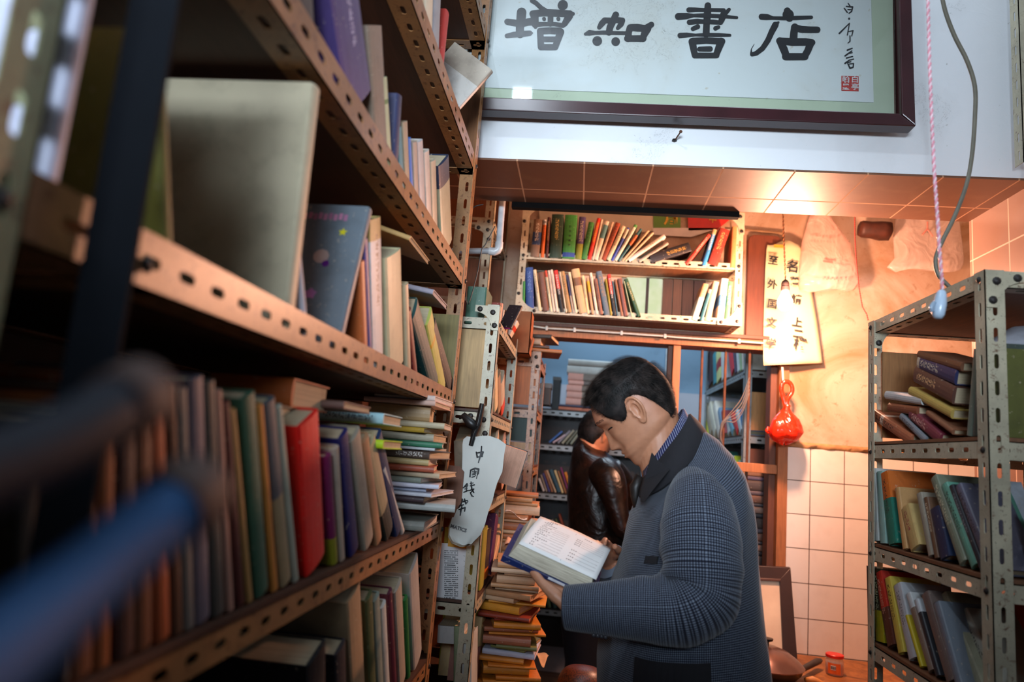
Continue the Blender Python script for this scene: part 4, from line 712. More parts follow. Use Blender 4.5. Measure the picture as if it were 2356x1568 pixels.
# outline of the sheet in rows: left, right pixel at height
rws = [(1003, 1074, 1128), (1010, 1066, 1146), (1022, 1064, 1166), (1045, 1064, 1160), (1085, 1063, 1154), (1110, 1060, 1146), (1130, 1056, 1138), (1150, 1050, 1132), (1175, 1044, 1126), (1205, 1036, 1116), (1230, 1034, 1104), (1245, 1042, 1092), (1252, 1060, 1084)]
def PPh(i, j):
    y, l, r = rws[j]; x = l+(r-l)*i/10+(2*math.sin(j*2.1) if i == 10 else 0); return at(x, y+(1.5*math.sin(i*.6)), Y=1.965+.010*math.sin(i/10*2.2+j*.35)+.003*math.sin(j*1.9+i*1.3))-O
mb = MB(); mb.grid(PPh, 10, len(rws)-1); mb.build('sheet', plain('#c9ccc6', .7, 0, .12, 8, 'paper'), hp, smooth=True)
for dx, dy in ((6, 6), (3, 3)):
    mb = MB(); mb.grid(lambda i, j: PPh(i, j+8)+Vector((-.001*dx, .004+.002*dx, -.0012*dy)), 10, 4); o = mb.build('under_page', plain('#c0b8a4', .8), hp, smooth=True); o.modifiers.new('s', 'SOLIDIFY').thickness = .0008
def PPf(x, y):
    ys = [r[0] for r in rws]; j = float(np.interp(y, ys, range(len(ys)))); l = np.interp(y, ys, [r[1] for r in rws]); r = np.interp(y, ys, [r[2] for r in rws]); i = (x-l)/(r-l)*10
    return at(x, y, Y=1.965+.010*math.sin(i/10*2.2+j*.35)+.003*math.sin(j*1.9+i*1.3))-O
for cs_ in ([[(527,150,5),(533,180,7)],[(530,155,5),(568,150,8),(562,172,6)],[(533,180,6),(565,176,5)],[(560,115,5),(556,160,7),(540,215,4)]],
 [[(492,262,5),(488,300,7)],[(492,262,6),(520,250,7),(542,255,7),(535,300,8),(528,312,5)],[(503,270,4),(528,268,4)],[(505,280,4),(525,278,5)],[(503,290,4),(515,288,4)],[(515,260,4),(522,295,4)],[(500,305,4),(518,300,4)]],
 [[(470,345,6),(448,370,5)],[(468,350,5),(485,362,6)],[(458,365,4),(478,362,4)],[(455,378,4),(476,372,4)],[(467,360,5),(466,392,5)],[(450,398,5),(480,385,5)],[(490,345,4),(508,340,4)],[(485,360,4),(515,352,5)],[(495,335,5),(500,380,6),(512,400,5)],[(482,388,4),(512,378,5)],[(490,400,4),(500,420,6),(510,424,4)],[(508,385,4),(490,402,4)]],
 [[(430,455,5),(445,445,4)],[(440,438,5),(432,475,5)],[(420,462,4),(452,455,5)],[(455,440,5),(462,470,5),(475,455,4)],[(452,452,5),(474,448,4)],[(425,478,4),(418,495,4)],[(428,480,4),(448,475,4)],[(420,505,5),(458,492,6),(455,515,5)],[(438,485,5),(428,540,5)],[(430,500,4),(428,520,4)]]):
    brush('brush_character', [[(x, y, w*1.6) for x, y, w in st] for st in cs_], 900, 984, 2.69, M_INK, hp, lambda x, y: PPf(x, y)+O, (0, -.0012, .0002), O)
c = PPf(1056, 1214)+Vector((0, -.008, 0)); text_mb('MATICS', .0135, frame_M(c, (1, 0, -.22), (0, 0, 1)), .0003, wide=.0005).build('printed_word', plain('#4a4c50', .6), hp)
cl = thing('black_clip', 'black clip holding the handwritten paper on the low rack post', 'clip', at(1097, 960, Y=1.97)); O = Vector(cl.location); YY = 1.975
mb = MB(); mb.tube([at(1110, 928, Y=YY)-O, at(1100, 975, Y=YY)-O, at(1090, 1000, Y=YY)-O, at(1083, 1025, Y=YY)-O], [(.009, .008), (.011, .010), (.010, .009), (.008, .007)], 8); mb.build('arm', plain('#141414', .4), cl, bevel=.001)
mb = MB(); mb.tube([at(1056, 962, Y=YY)-O, at(1066, 955, Y=YY)-O, at(1082, 972, Y=YY)-O, at(1098, 985, Y=YY)-O], [(.004, .004), (.009, .010), (.014, .015), (.012, .012)], 10); mb.build('jaw', plain('#141414', .4), cl, smooth=True)
# fat open book on the low rack behind the hung paper
zz = at(1160, 1115, Y=2.3); book('book', 'thick dark bound book lying open beside the handwritten paper', 'books by the low rack', (X2F+.02, 2.45, zz.z), (X2F+.05, 2.45, zz.z+.125), .08, (-.1, 1, 0), '#182420', d=.12, page='#d8a890')
flat('old grey cream book lying on top of the thick beige paper pad', 'books on the middle shelf of the long left rack', (XL-.135, .86, at(733, 182, X=XL-.006).z+.018), .12, .19, .2, .036, '#b0a48a', page='#b8805c')

# printed pictures on the grey children's book
g_ = [b for b in MID if 'grey illustrated' in b['label']][0]; w_ = g_.children[0]['dm'][0]; h_ = g_.children[0]['dm'][1]
def patch(nm, y, z, poly, col, lab=None):
    mb = MB(); mb.prism([(a+y, b+z) for a, b in poly], 0, .0004, Matrix(((0, 0, -1, -w_/2-.0002), (1, 0, 0, 0), (0, 1, 0, 0), (0, 0, 0, 1)))); o = mb.build(nm, plain(col, .4, 0, .1, 40, 'print'), g_); return o
star = lambda r, n, k=.45: [((r if i % 2 == 0 else r*k)*math.sin(math.pi*i/n), (r if i % 2 == 0 else r*k)*math.cos(math.pi*i/n)) for i in range(2*n)]
patch('printed_star', .034, .80*h_, star(.008, 5), '#d8d020'); patch('printed_flower', .062, .36*h_, star(.010, 5, .7), '#c080c0'); patch('printed_snail', .060, .62*h_, star(.013, 9, .95), '#b8a098'); patch('printed_shell', .050, .57*h_, star(.006, 8, .95), '#5a1878')
patch('printed_picture', .125, .68*h_, [(-.025, -.05), (.03, -.05), (.03, .05), (-.025, .05)], '#2c7a3c'); patch('printed_picture', .115, .70*h_, [(-.012, -.012), (.03, -.02), (.03, .0), (-.012, .006)], '#c88a28'); patch('printed_card', .12, .36*h_, [(-.025, -.045), (.03, -.045), (.03, .04), (-.025, .045)], '#a8c8a0')
for k in range(9): patch('printed_title', .035+.0085*k, .905*h_+.002*(k % 2), [(-.003, -.006), (.003, -.006), (.003, .006), (-.003, .006)], '#c080a0' if k % 3 else '#a87090')

for b_, chs, z0_, dz_, sz_, c_ in ((HUP[4], '现代中成药', .72, .105, .011, '#141a14'), (HUP[1], '20', .925, 0, .013, '#141010')):
    hh = b_.children[0]['dm'][1]; ww = b_.children[0]['dm'][0]
    for k, ch in enumerate(chs if len(chs) > 2 else [chs]):
        text_mb(ch, sz_, frame_M((0, -min(.004, ww*.25)*.3-.0016, hh*(z0_-dz_*k)), (1, 0, 0), (0, 0, 1)), .0003, wide=.0004).build('printed_title', plain(c_, .5, 0, .1, 20, 'print'), b_)
# ================================================================ piles of books and papers between the racks
G = 'pile of books and papers on the floor behind the low rack'
pal = ['#d8a880','#c89060','#e8c8a0','#b87848','#d09a68','#a86a40','#e0b088','#c07a48']
z = 0.0; r2 = random.Random(3); n = 0
big = [('#d87818','orange'), ('#e08a20','bright orange'), ('#c87a28','amber'), ('#c8c8dc','white'), ('#7a7838','olive green'), ('#8a5a3c','brown'), ('#d88020','orange wavy'), ('#a05a3c','rosy brown'), ('#8a2a14','dark red'), ('#d8d4d0','whitish'), ('#e08a28','light orange'), ('#d87a20','deep orange'), ('#e8b07c','peach'), ('#c89a70','tan')]
z = .761; i = 0
mb = MB(); mb.bb(-.075, .075, -.11, .11, -.38, .38); tag(mb.build('cardboard_carton', plain('#6a4428', .85), loc=(-.185, 2.42, .38), bevel=.003), 'brown carton on the floor under the orange paper pile', 'box')
while z < 1.13:
    th = [.018, .009, .013, .024, .007, .015][i % 6] if z > .70 else .07
    c1, ds = (('#c8986c', 'tan'), ('#d8b08c', 'peach'), ('#b88860', 'light brown'), ('#e0c0a0', 'cream'))[i % 4] if z > 1.02 or z < .7 else ('#e0962c', 'light orange') if z > .985 else ('#8a2a14', 'dark red') if z > .955 else (('#d8801c', 'orange'), ('#a05a3c', 'rosy brown'))[i % 2] if z > .895 else ('#74723a', 'olive green') if z > .868 else ('#c8c8dc', 'bluish white') if z > .85 else (('#d87a18', 'deep orange'), ('#e08a28', 'bright orange'))[i % 2]
    flat(f"{ds} flat book, {ordn(i)} from floor in the front pile", G, (-.185+.025*r2.uniform(-1, 1), 2.42+.02*r2.uniform(-1, 1), z), r2.uniform(-.3, .3), .15+r2.uniform(-.045, .035), .19+r2.uniform(-.02, .02), th, c1, page='#e0b080'); z += th+.001; i += 1
z = .0; i = 0; mb = MB(); mb.bb(-.10, .10, -.07, .07, -.45, .45); tag(mb.build('cardboard_carton', plain('#7a5030', .85), loc=(-.235, 2.84, .45), bevel=.003), 'brown carton on the floor under the rear paper pile', 'box'); z = .901
while z < 1.33:
    c1 = pal[(i*3) % 8]; ds = ['peach','light brown','cream','brown','tan','dark brown','pinkish','rust'][(i*3) % 8]; th = [.014, .028, .009, .02, .034, .012, .018][i % 7]
    flat(f"{ds} flat book, {ordn(i)} from bottom of the rear pile", G, (-.235+.02*r2.uniform(-1, 1), 2.84+.008*r2.uniform(-1, 1), z), r2.uniform(-.10, .10), .19+r2.uniform(-.05, .03), .135+r2.uniform(-.01, .01), th, c1, page=['#e0b890', '#d0a070', '#c89068'][i % 3]); z += th+.001; i += 1
def sheet(name, label, group, q, Y0, Y1, col, curl=.01):
    """a curled loose sheet between four pixels; the near edge at depth Y0, the far one at Y1"""
    a, b, c, d = at(*q[0], Y=Y0), at(*q[1], Y=Y0), at(*q[2], Y=Y1), at(*q[3], Y=Y1); O = a.copy(); mb = MB()
    mb.grid(lambda i, j: (a.lerp(b, i/8).lerp(d.lerp(c, i/8), j/6))-O+Vector((0, 0, curl*math.sin(i*.7+j*.5))), 8, 6)
    o = mb.build(name, plain(col, .8, 0, .15, 12, 'loose_paper'), smooth=True, loc=O); o.modifiers.new('s', 'SOLIDIFY').thickness = .001; tag(o, label, 'paper', group); return o
G2 = 'loose papers on the piles'
sheet('loose_sheet', 'tan paper sheet sliding off the pile to the right, low', G2, ((1228, 1505), (1252, 1530), (1262, 1512), (1222, 1485)), 2.5, 2.75, '#d0a070')
sheet('loose_sheet', 'orange bent sheet sticking out of the orange pile', G2, ((1192, 1438), (1228, 1440), (1234, 1425), (1210, 1420)), 2.35, 2.6, '#e08820', .02)
sheet('loose_sheet', 'large pinkish printed sheet hanging over the pile by the open book', G2, ((1160, 1252), (1196, 1262), (1212, 1222), (1178, 1210)), 2.7, 2.9, '#e0b89c')
sheet('loose_sheet', 'curved white sheet lying on top of the rear pile', G2, ((1158, 1178), (1212, 1190), (1218, 1178), (1165, 1160)), 2.75, 2.92, '#e8dcd0', .012)
# ================================================================ back room books
GB = 'books on the dark back room shelf'; PB = ('Y', BY0-.002, -1)
row("on back shelf's upper row", 'left', GB, PB, (1180, 760, 3.563), [(300,905,405,815,22,'#3a6ab0','blue slanted',C()), (330,915,430,850,20,'#c8b0b8','pinkish',C()), (370,920,470,820,26,'#8a8a94','grey',C()), (405,925,500,818,26,'#a0a08c','olive grey',C()), (440,930,530,822,24,'#6a7060','dark sage',C()), (475,935,560,820,26,'#8a9484','pale sage',C()), (510,938,585,830,24,'#5a6058','charcoal green',C()), (545,940,615,840,22,'#9aa090','dusty',C())], 1.574, dmax=.15, dmin=.1)
row("on back shelf's middle row", 'left', GB, PB, (1180, 760, 3.563), [(255,1295,215,1190,18,'#d8d0c8','white paged',C()), (278,1298,232,1160,14,'#a09080','beige',C()), (300,1302,250,1150,14,'#4a4a8a','violet blue',C()), (325,1304,262,1130,22,'#8a5a3c','brown',C()), (352,1306,280,1125,14,'#c8a888','tan',C()), (382,1308,310,1125,34,'#1c4a5a','glossy dark teal',C(title='#a0c0c8')), (410,1310,345,1125,18,'#e0c890','cream',C()), (436,1312,372,1130,16,'#a06a40','chestnut',C()), (460,1314,395,1100,12,'#8a2a6a','magenta',C()), (485,1316,430,1140,22,'#e08a20','orange and yellow',C(c2='#d03020',band=(.8,2)))], 1.249, dmax=.15, dmin=.1)
row("on back shelf's low row", 'left', GB, PB, (1000, 1160, 3.843), [(985,215,920,50,14,'#e0d8d0','white',C()), (1015,225,945,40,18,'#a8623c','rust',C()), (1045,235,975,30,14,'#5a4a9a','purple',C()), (1080,250,1010,60,26,'#24382c','dark green',C()), (1115,260,1040,70,20,'#c8c8c0','crumpled white',C()), (1150,270,1075,60,18,'#4a5a38','moss',C()), (1185,280,1105,30,18,'#8a3a20','red brown',C())], .929, dmax=.15, dmin=.1)
row("on back shelf's bottom row", 'left', GB, PB, (0, 0, 1), [(1240,1398,1226,1330,9,'#2a4434','dark green',C()), (1252,1400,1238,1332,8,'#3a5240','mid green',C()), (1264,1401,1248,1330,8,'#55603a','olive',C()), (1277,1402,1260,1328,9,'#24403a','teal green',C()), (1290,1403,1272,1335,8,'#4a5a60','slate blue',C()), (1303,1404,1286,1330,8,'#5a6a3a','moss green',C()), (1316,1405,1300,1335,8,'#3a3a30','dusky',C())], .509, dmax=.15, dmin=.1)
# the smallest, farthest rows of books on that shelf are kept together as one object
mb = MB(); ms = []
bpy.context.view_layer.update()
for o in [o for o in S.objects if o.get('group') == GB]:
    for ch in list(o.children):
        m_ = plain('#%02x%02x%02x' % tuple(int(255*min(1, max(0, c))**.4545) for c in ch['c1']), .6, 0, .3, 20, 'far_book'); ms.append(m_)
        mb.add([ch.matrix_world @ v.co for v in ch.data.vertices], [tuple(q.vertices) for q in ch.data.polygons], len(ms)-1); bpy.data.objects.remove(ch)
    bpy.data.objects.remove(o)
tag(origin(mb.build('small_books', ms, fix=False), (0, BY0, 1.24)), 'rows of small leaning books on the dark back room shelf', 'books', kind='stuff')
GS = 'stacked books on top of the dark back room shelf'; z = 1.809
for i, (c1, th, dx, w, ds) in enumerate((('#c86a48', .022, .03, .42, 'red and cream'), ('#2c2a4a', .016, .0, .40, 'dark blue paged'), ('#6a5a50', .045, 0, .30, 'grey banded'), ('#7a6a5c', .045, .004, .30, 'grey and pink'), ('#6a5648', .045, .0, .30, 'grey brown'), ('#5c4c44', .03, .01, .30, 'dark banded'), ('#74665c', .05, .005, .30, 'grey pink thick'), ('#d8dcd8', .05, .0, .31, 'white paged'), ('#dfe4e0', .045, .004, .31, 'topmost white paged'))):
    flat(f"{ds} book in the stack behind man's head, {ordn(i)} from bottom", GS, (-.02+dx+(0 if w > .35 else .06), BY0+.12, z), 0, w, .17, th, c1, c2='#d89a8a' if 2 <= i <= 6 else None, band=(-1, .35), page='#e4e8e0'); z += th+.001
# dark boxes left on that shelf and things over the orange rack
for (px0, py0, px1, py1, Y, D, c, nm, l) in ((1241, 883, 1268, 930, 3.5, .12, '#1c1a18', 'storage_box', 'black box on the orange rack beside the blue wall'), (1268, 868, 1290, 940, 4.8, .2, '#22282c', 'storage_box', 'dark grey box left of the stack on the back room shelf')):
    a, b = at(px0, py1, Y=Y), at(px1, py0, Y=Y); mb = MB(); w, h = (b.x-a.x)/2, (b.z-a.z)/2; mb.bb(-w, w, 0, D, 0, 2*h); o = mb.build(nm, plain(c, .6), loc=((a.x+b.x)/2, Y, a.z), bevel=.003); tag(o, l, 'box')
    m2 = MB(); m2.bb(-w-.003, w+.003, -.003, D, 2*h-.02, 2*h+.003); m2.build('lid', plain('#3a3c3c', .5), o)
G3 = 'flat things on top of the narrow orange rack'; z = 1.942
for i, (c1, th, w, dx, ds) in enumerate((('#a0683c', .016, .26, .05, 'orange edged board'), ('#5a3a28', .012, .22, .02, 'dark brown book'), ('#c09878', .028, .20, .0, 'tan paged book'), ('#4a4038', .018, .25, .03, 'grey brown folder'))):
    flat(f"{ds} lying on top of the narrow orange rack", G3, (-.29+dx, 3.13, z), .1-.08*i, w, .2, th, c1, page='#d0a880'); z += th+.001
# rack C beyond the bars (spines face the aisle, -X)
PC = ('X', .897, -1); GC = 'books on the grey back room rack behind the window bars'; Z4 = (1600, 780, 2.8)
row("on barred rack's top shelf", 'far end', GC, PC, Z4, [(95,255,90,40,28,'#3a2028','dark plum',C()), (122,245,118,50,14,'#3a8a9a','teal',C()), (148,240,143,45,26,'#d4d890','yellow green and red',C(c2='#a02020',band=(.35,.65))), (178,232,173,45,24,'#d8e0e0','white',C()), (200,222,196,45,12,'#b8c0c8','pale grey',C()), (238,190,215,40,24,'#d02030','red',C()), (258,185,245,40,12,'#4a4060','violet grey',C()), (276,182,266,40,14,'#d8e8f0','icy white',C()), (292,176,284,40,12,'#a8d0a0','pale green',C()), (306,172,300,40,10,'#e8ece8','thin white',C())], 2.054, dmax=.22, dmin=.12)
row("on barred rack's second shelf", 'far end', GC, PC, Z4, [(78,562,60,410,12,'#c8c840','yellow',C()), (100,560,66,385,22,'#b0a48c','beige',C()), (125,555,88,380,20,'#e0dcc8','ivory',C()), (150,548,118,370,22,'#e4e0d4','white',C()), (172,545,148,395,14,'#7a9ab8','pale blue',C()), (188,540,170,395,12,'#a04a50','rose',C()), (215,535,205,440,16,'#c8d0d0','silvery',C()), (240,528,215,450,14,'#70b0c8','sky blue',C()), (272,520,232,420,14,'#d83030','scarlet',C()), (292,512,262,390,14,'#d0e0e8','bluish white',C()), (310,508,290,370,14,'#3a8ad0','bright blue',C())], 1.694, dmax=.22, dmin=.12)
row("on barred rack's third shelf", 'far end', GC, PC, Z4, [(130,745,105,640,16,'#2a8a7a','green',C()), (165,755,140,640,24,'#5aa89a','turquoise',C()), (208,775,200,680,14,'#c8d8d0','white',C()), (225,782,210,660,14,'#3a8ac8','blue',C()), (245,786,215,650,10,'#b08a60','tan',C()), (262,788,230,645,12,'#e8e8d8','cream',C()), (282,790,250,650,16,'#c8d030','lime',C()), (300,792,280,660,12,'#a8c8b0','pale green',C())], 1.419, dmax=.22, dmin=.12)
# cables tied to the bars
mb = MB()
for k in range(5):
    p = [(1724, 868+9*k), (1708, 912+13*k-k*k), (1690, 938+8*k), (1669, 962+2*k), (1659, 975+5*k), (1654+2*k, 1010+3*k)]; mb.tube(smoothpts([at(x, y, Y=YR-.005-.006*(k % 3)) for x, y in p]), .0019, 6)
tag(mb.build('cable_bundle', plain('#6a625c', .5), smooth=True), 'bundle of grey cables tied across the window bars', 'cable')
# white paged stack behind the bars, below the rail
GW = 'flat books stacked behind the bars beside the right jamb'; z0 = at(1745, 1302, Y=3.62).z; z = z0; zt2 = at(1745, 1118, Y=3.62).z
mb = MB(); mb.bb(-.16, .11, -.02, .2, -.02, 0); mb.bb(-.16, -.13, 0, .03, -z0+.0, -.02); mb.bb(.08, .11, 0, .03, -z0, -.02); mb.bb(-.16, -.13, .17, .2, -z0, -.02); mb.bb(.08, .11, .17, .2, -z0, -.02)
tag(mb.build('low_stand', board('#4a3424'), loc=(.86, 3.60, z0)), 'dark low stand behind the bars under stacked books', 'stand'); i = 0
while z < zt2+.02:
    th = [.048, .02, .030, .014, .036, .02][i % 6]; c1 = ['#4a3c38', '#2c2c34', '#8a6a5c', '#3a3a44', '#6a4a3c', '#5a5058'][i % 6]; flat(f"white paged book, {ordn(i)} from bottom of the jamb-side stack", GW, (.865+.012*math.sin(i*2), 3.71, z), .06*math.sin(i*1.3), .17, .2, th, c1, page='#ecdccc'); z += th+.002; i += 1
for i, (py, c1, pg, ds) in enumerate(((1112, '#5a5470', '#e8d0c0', 'thin purple grey'), (1100, '#a08070', '#f0d8c8', 'thick pale'))):
    p = at(1735, py, Y=3.6); flat(f"{ds} book lying on the stack just below the rail", GW, (p.x-.01, 3.71, z), .05, .2, .19, .018+.02*i, c1, page=pg); z += .019+.02*i
# ================================================================ bulb, paper sign, bags
YBU = 2.95; bp = at(1806, 695, Y=YBU)
bl = thing('hanging_bulb', 'bare glowing light bulb hanging on a wire before the paper sign', 'light bulb', bp); t = NT('glowing_bulb_glass'); t.set(col='#ffd0a0'); t.b.inputs['Emission Color'].default_value = (1, .62, .38, 1); t.b.inputs['Emission Strength'].default_value = 200
mb = MB(); mb.lathe([(.001, -.036), (.014, -.033), (.026, -.022), (.031, -.004), (.028, .012), (.019, .028), (.0135, .042), (.0135, .05)], (0, 0, 0), 24); mb.build('glass', t.m, bl, smooth=True)
sk = at(1803, 640, Y=YBU)-bp; mb = MB(); mb.lathe([(.014, .046), (.018, .05), (.018, .066), (.0165, .068), (.0165, .082), (.012, .092), (.004, .098)], (0, 0, 0), 20); mb.build('socket', plain('#2a2220', .4), bl, smooth=True, angle=35)
tp = at(1801, 480, Y=YBU)-bp; tp2 = at(1798, 300, Y=YBU)-bp; mb = MB()
for ph in (0, math.pi): mb.tube(helix([Vector((0, 0, .096)), tp, Vector((tp.x, 0, 3.58-bp.z))], .0022, .035, ph, 8), .0018, 6)
mb.build('wire', plain('#7a4a2a', .5), bl, smooth=True)
l = bpy.data.lights.new('bulb_light', 'POINT'); l.energy = 94; l.color = (1, .475, .30); l.shadow_soft_size = .04; lo = bpy.data.objects.new('bulb_light', l); COL.objects.link(lo); lo.location = bp+Vector((0, -.045, -.02)); lo.parent = bl; lo.matrix_parent_inverse = Matrix.Translation(-bp)
# paper sign
YS = 3.36; sg = thing('paper_sign', 'hanging yellowed paper sign with two columns of brush characters', 'paper sign', at(1825, 700, Y=YS)); O = Vector(sg.location)
rw = [(558, 1766, 1842), (572, 1764, 1846), (620, 1761, 1858), (680, 1759, 1870), (740, 1757, 1880), (800, 1756, 1888), (826, 1756, 1891), (840, 1757, 1893)]
mb = MB(); mb.grid(lambda i, j: at(rw[j][1]+(rw[j][2]-rw[j][1])*i/12, rw[j][0]+(6*math.sin(i*.55+1) if j == 0 else 0)-(5*i/12 if j > 6 else 0), Y=YS-.02+.012*math.sin(i*.5+j*.3))-O, 12, 7)
o = mb.build('sheet', plain('#e4d6a8', .8, 0, .12, 6, 'yellowed_paper'), sg, smooth=True); o.modifiers.new('s', 'SOLIDIFY').thickness = .001
for chs, cols in (('至外国文学', ((1779, 600), (1777, 655), (1777, 700), (1775, 742), (1774, 790))), ('名著請上二樓', ((1824, 615), (1828, 650), (1832, 690), (1834, 742), (1836, 768), (1841, 792)))):
    for ch, (x, y) in zip(chs, cols):
        c = at(x, y, Y=YS-.050)-O; text_mb(ch, .048 if ch not in '樓名' else .062, frame_M(c, (1, 0, -.1), (-.12, 0, 1)), .0004, wide=.0012).build('brush_character', M_INK, sg)
mb = MB(); mb.box(at(1793, 566, Y=YS-.03)-O, (.05, .003, .014)); mb.build('yellow_tape', plain('#e0a830', .4), sg)
# plastic bags
def film(name, col, a=.35, rough=.15):
    t = NT(name); t.set(col=col, rough=rough, alpha=a, trans=0.0); t.b.inputs['Subsurface Weight'].default_value = 0; n = t.noise(9, 3, None, 1.2); t.bump(n, .8, .02)
    t.t.links.new(t.math('ADD', a, t.math('MULTIPLY', t.ramp(n, .45, .7), .3)), t.b.inputs['Alpha']); return t.m
def bag(label, rows_, Y, col, dep, a=.35, extra=None):
    e = thing('plastic_bag', label, 'plastic bag', at((rows_[len(rows_)//2][1]+rows_[len(rows_)//2][2])/2, rows_[len(rows_)//2][0], Y=Y)); O = Vector(e.location); n = 28; r3 = random.Random(len(label))
    P = [[r3.uniform(-1, 1) for _ in range(6)] for _ in range(2)]
    def Q(i, j):
        y, l, r = rows_[j]; t = 2*math.pi*i/n; x = (l+r)/2+(r-l)/2*math.cos(t); s = 1+.05*math.sin(5*t+P[0][0]*3)+.04*math.sin(9*t+j*1.3)
        dd = dep*(r-l)/max(q[2]-q[1] for q in rows_)*s; return at(x, y+4*math.sin(3*t+j), Y=Y-dd*math.sin(t)-.004*math.sin(11*t+j*2))-O
    mb = MB(); mb.grid(Q, n, len(rows_)-1, closed=True); mb.build('sack', film('bag_film', col, a), e, smooth=True); return e, O
e, O = bag('clear pinkish plastic bag hanging on the wall right of the paper sign', [(470, 1880, 1905), (500, 1862, 1915), (520, 1856, 1930), (560, 1844, 1958), (610, 1838, 1972), (650, 1836, 1978), (664, 1838, 1968), (668, 1850, 1950)], 3.3, '#e8c0b0', .05, .42)
for k, (x, y, w) in enumerate(((1893, 553, 60), (1905, 600, 24), (1925, 640, 70))):
    m2 = MB(); a, b = at(x-w/2, y, Y=3.235)-O, at(x+w/2, y+3, Y=3.235)-O
    for q in range(8): m2.box(a+(b-a)*(q+.5)/8, (.008, .0006, .012 if q % 2 else .008))
    m2.build('printed_marks', plain('#d8887a', .5), e)
e, O = bag('clear crumpled plastic bag hanging on the wall behind the pink cord', [(470, 2080, 2200), (505, 2060, 2208), (550, 2054, 2214), (595, 2058, 2218), (612, 2040, 2216), (622, 2060, 2212)], 3.33, '#e8d0c4', .035, .40)
m2 = MB()
for a, b in (((2122, 540), (2134, 526)), ((2134, 526), (2146, 544)), ((2134, 526), (2134, 510))): m2.tube([at(*a, Y=3.28)-O, at(*b, Y=3.28)-O], .004, 6)
m2.build('printed_mark', plain('#d88a7a', .5), e)
# red bag
YQ = 3.3; e, O = bag('bright red knotted plastic bag hanging beside the doorway jamb', [(936, 1806, 1816), (944, 1800, 1820), (954, 1790, 1830), (966, 1778, 1840), (982, 1770, 1846), (998, 1768, 1850), (1010, 1776, 1838), (1018, 1790, 1816), (1020, 1800, 1806)], YQ, '#f02c14', .07, .92)
M_RB = film('red_bag_film', '#f03418', .85)
m2 = MB(); m2.tube(smoothpts([at(x, y, Y=YQ)-O for x, y in ((1809, 938), (1803, 915), (1798, 895), (1802, 880), (1814, 878), (1822, 888), (1822, 902), (1812, 918), (1810, 938))]), [(.006, .010)]*41, 8); m2.build('handle_loop', M_RB, e, smooth=True)
m2 = MB(); m2.lathe([(.004, -.02), (.016, -.012), (.013, 0), (.016, .012), (.004, .02)], at(1811, 938, Y=YQ)-O, 10); m2.build('knot', M_RB, e, smooth=True)
m2 = MB(); m2.tube([at(1770, 985, Y=YQ)-O, at(1762, 990, Y=YQ)-O, at(1768, 996, Y=YQ)-O], [.012, .004, .008], 6); m2.build('corner', M_RB, e, smooth=True)
mb = MB(); mb.tube([at(1800, 845, Y=3.35), at(1802, 885, Y=3.33)], .005, 8); tag(mb.build('bag_cord', plain('#f0e0d0', .5), smooth=True), 'short white cord holding the red plastic bag', 'cord')
# rusty stump and the frayed stain
mb = MB(); a, b = at(1986, 528, Y=3.36), at(2046, 536, Y=3.1); a = at(1978, 526, Y=3.3); b = at(2049, 532, Y=3.3); mb.tube([a, a.lerp(b, .1), a.lerp(b, .4), a.lerp(b, .7), a.lerp(b, .95), b], [.034, .040, .039, .046, .044, .030], 14, fn=lambda s, t, i: 1+.06*math.sin(5*t+i))
tag(origin(mb.build('rusty_stump', plain('#4a2010', .6, 0, .5, 25, 'rusted_metal'), smooth=True), a), 'dark rusty pipe stump on the wall between two clear bags', 'pipe')
# ================================================================ counter with pan and jar, leaning frame
ZC = at(1900, 1552, Y=3.1).z
ct = thing('counter', 'wooden counter below the white tiles carrying pan and jar', 'counter', (1.25, 3.1, 0)); mb = MB(); mb.bb(-.75, .70, -.30, .295, ZC-.03, ZC)
t = NT('grimy_counter_wood'); g = t.noise(12, 6, None, .8, .7); t.set(col=t.mix(t.ramp(g, .35, .7), '#6a3a14', '#b8763a'), rough=.5).bump(g, .3, .004); mb.build('worktop', t.m, ct, bevel=.003)
for x in (-.72, .67):
    for y in (-.27, .26): mb = MB(); mb.bb(x-.02, x+.02, y-.02, y+.02, 0, ZC-.03); mb.build('leg', M_WOODD, ct)
lf = thing('picture_frame', 'large dark wooden frame leaning against the wall beside the jamb', 'picture frame', at(1750, 1500, Y=3.1)); O = Vector(lf.location)
def PF(x, y): f = (1540-y)/240; return at(x, y, Y=3.12+.16*f)-O
def fq(nm, m, q, off, th):
    mb = MB(); p = [PF(*a)+Vector((0, off, 0)) for a in q]; n = len(p); mb.add(p+[v+Vector((0, th, 0)) for v in p], [tuple(range(n)), tuple(reversed(range(n, 2*n)))]+[(i, (i+1) % n, n+(i+1) % n, n+i) for i in range(n)]); mb.build(nm, m, lf, bevel=.002)
M_LF = plain('#2c1612', .35, 0, .3, 15, 'dark_frame_wood')
fq('frame_rail', M_LF, ((1500, 1288), (1819, 1305), (1796, 1333), (1522, 1318)), 0, .025); fq('frame_rail', M_LF, ((1819, 1305), (1837, 1543), (1804, 1543), (1794, 1332)), 0, .025); fq('frame_rail', M_LF, ((1500, 1288), (1522, 1316), (1522, 1545), (1498, 1545)), 0, .025)
fq('inner_bead', plain('#4a2a20', .4), ((1520, 1316), (1797, 1331), (1795, 1337), (1520, 1322)), -.003, .006)
t = NT('clouded_glass'); n = t.noise(5, 5); t.set(col=t.mix(t.ramp(n, .35, .65), '#c8b098', '#e0cbb0'), rough=.35); fq('clouded_pane', t.m, ((1515, 1318), (1795, 1333), (1806, 1543), (1515, 1540)), .012, .004)
pc = at(1762, 1528, Y=2.98); pn = thing('frying_pan', 'covered pan with brown dome lid and black handle on counter', 'pan', (pc.x, 2.98, ZC)); R = at(1846, 1520, Y=2.98).x-pc.x; zl = pc.z-ZC+.0
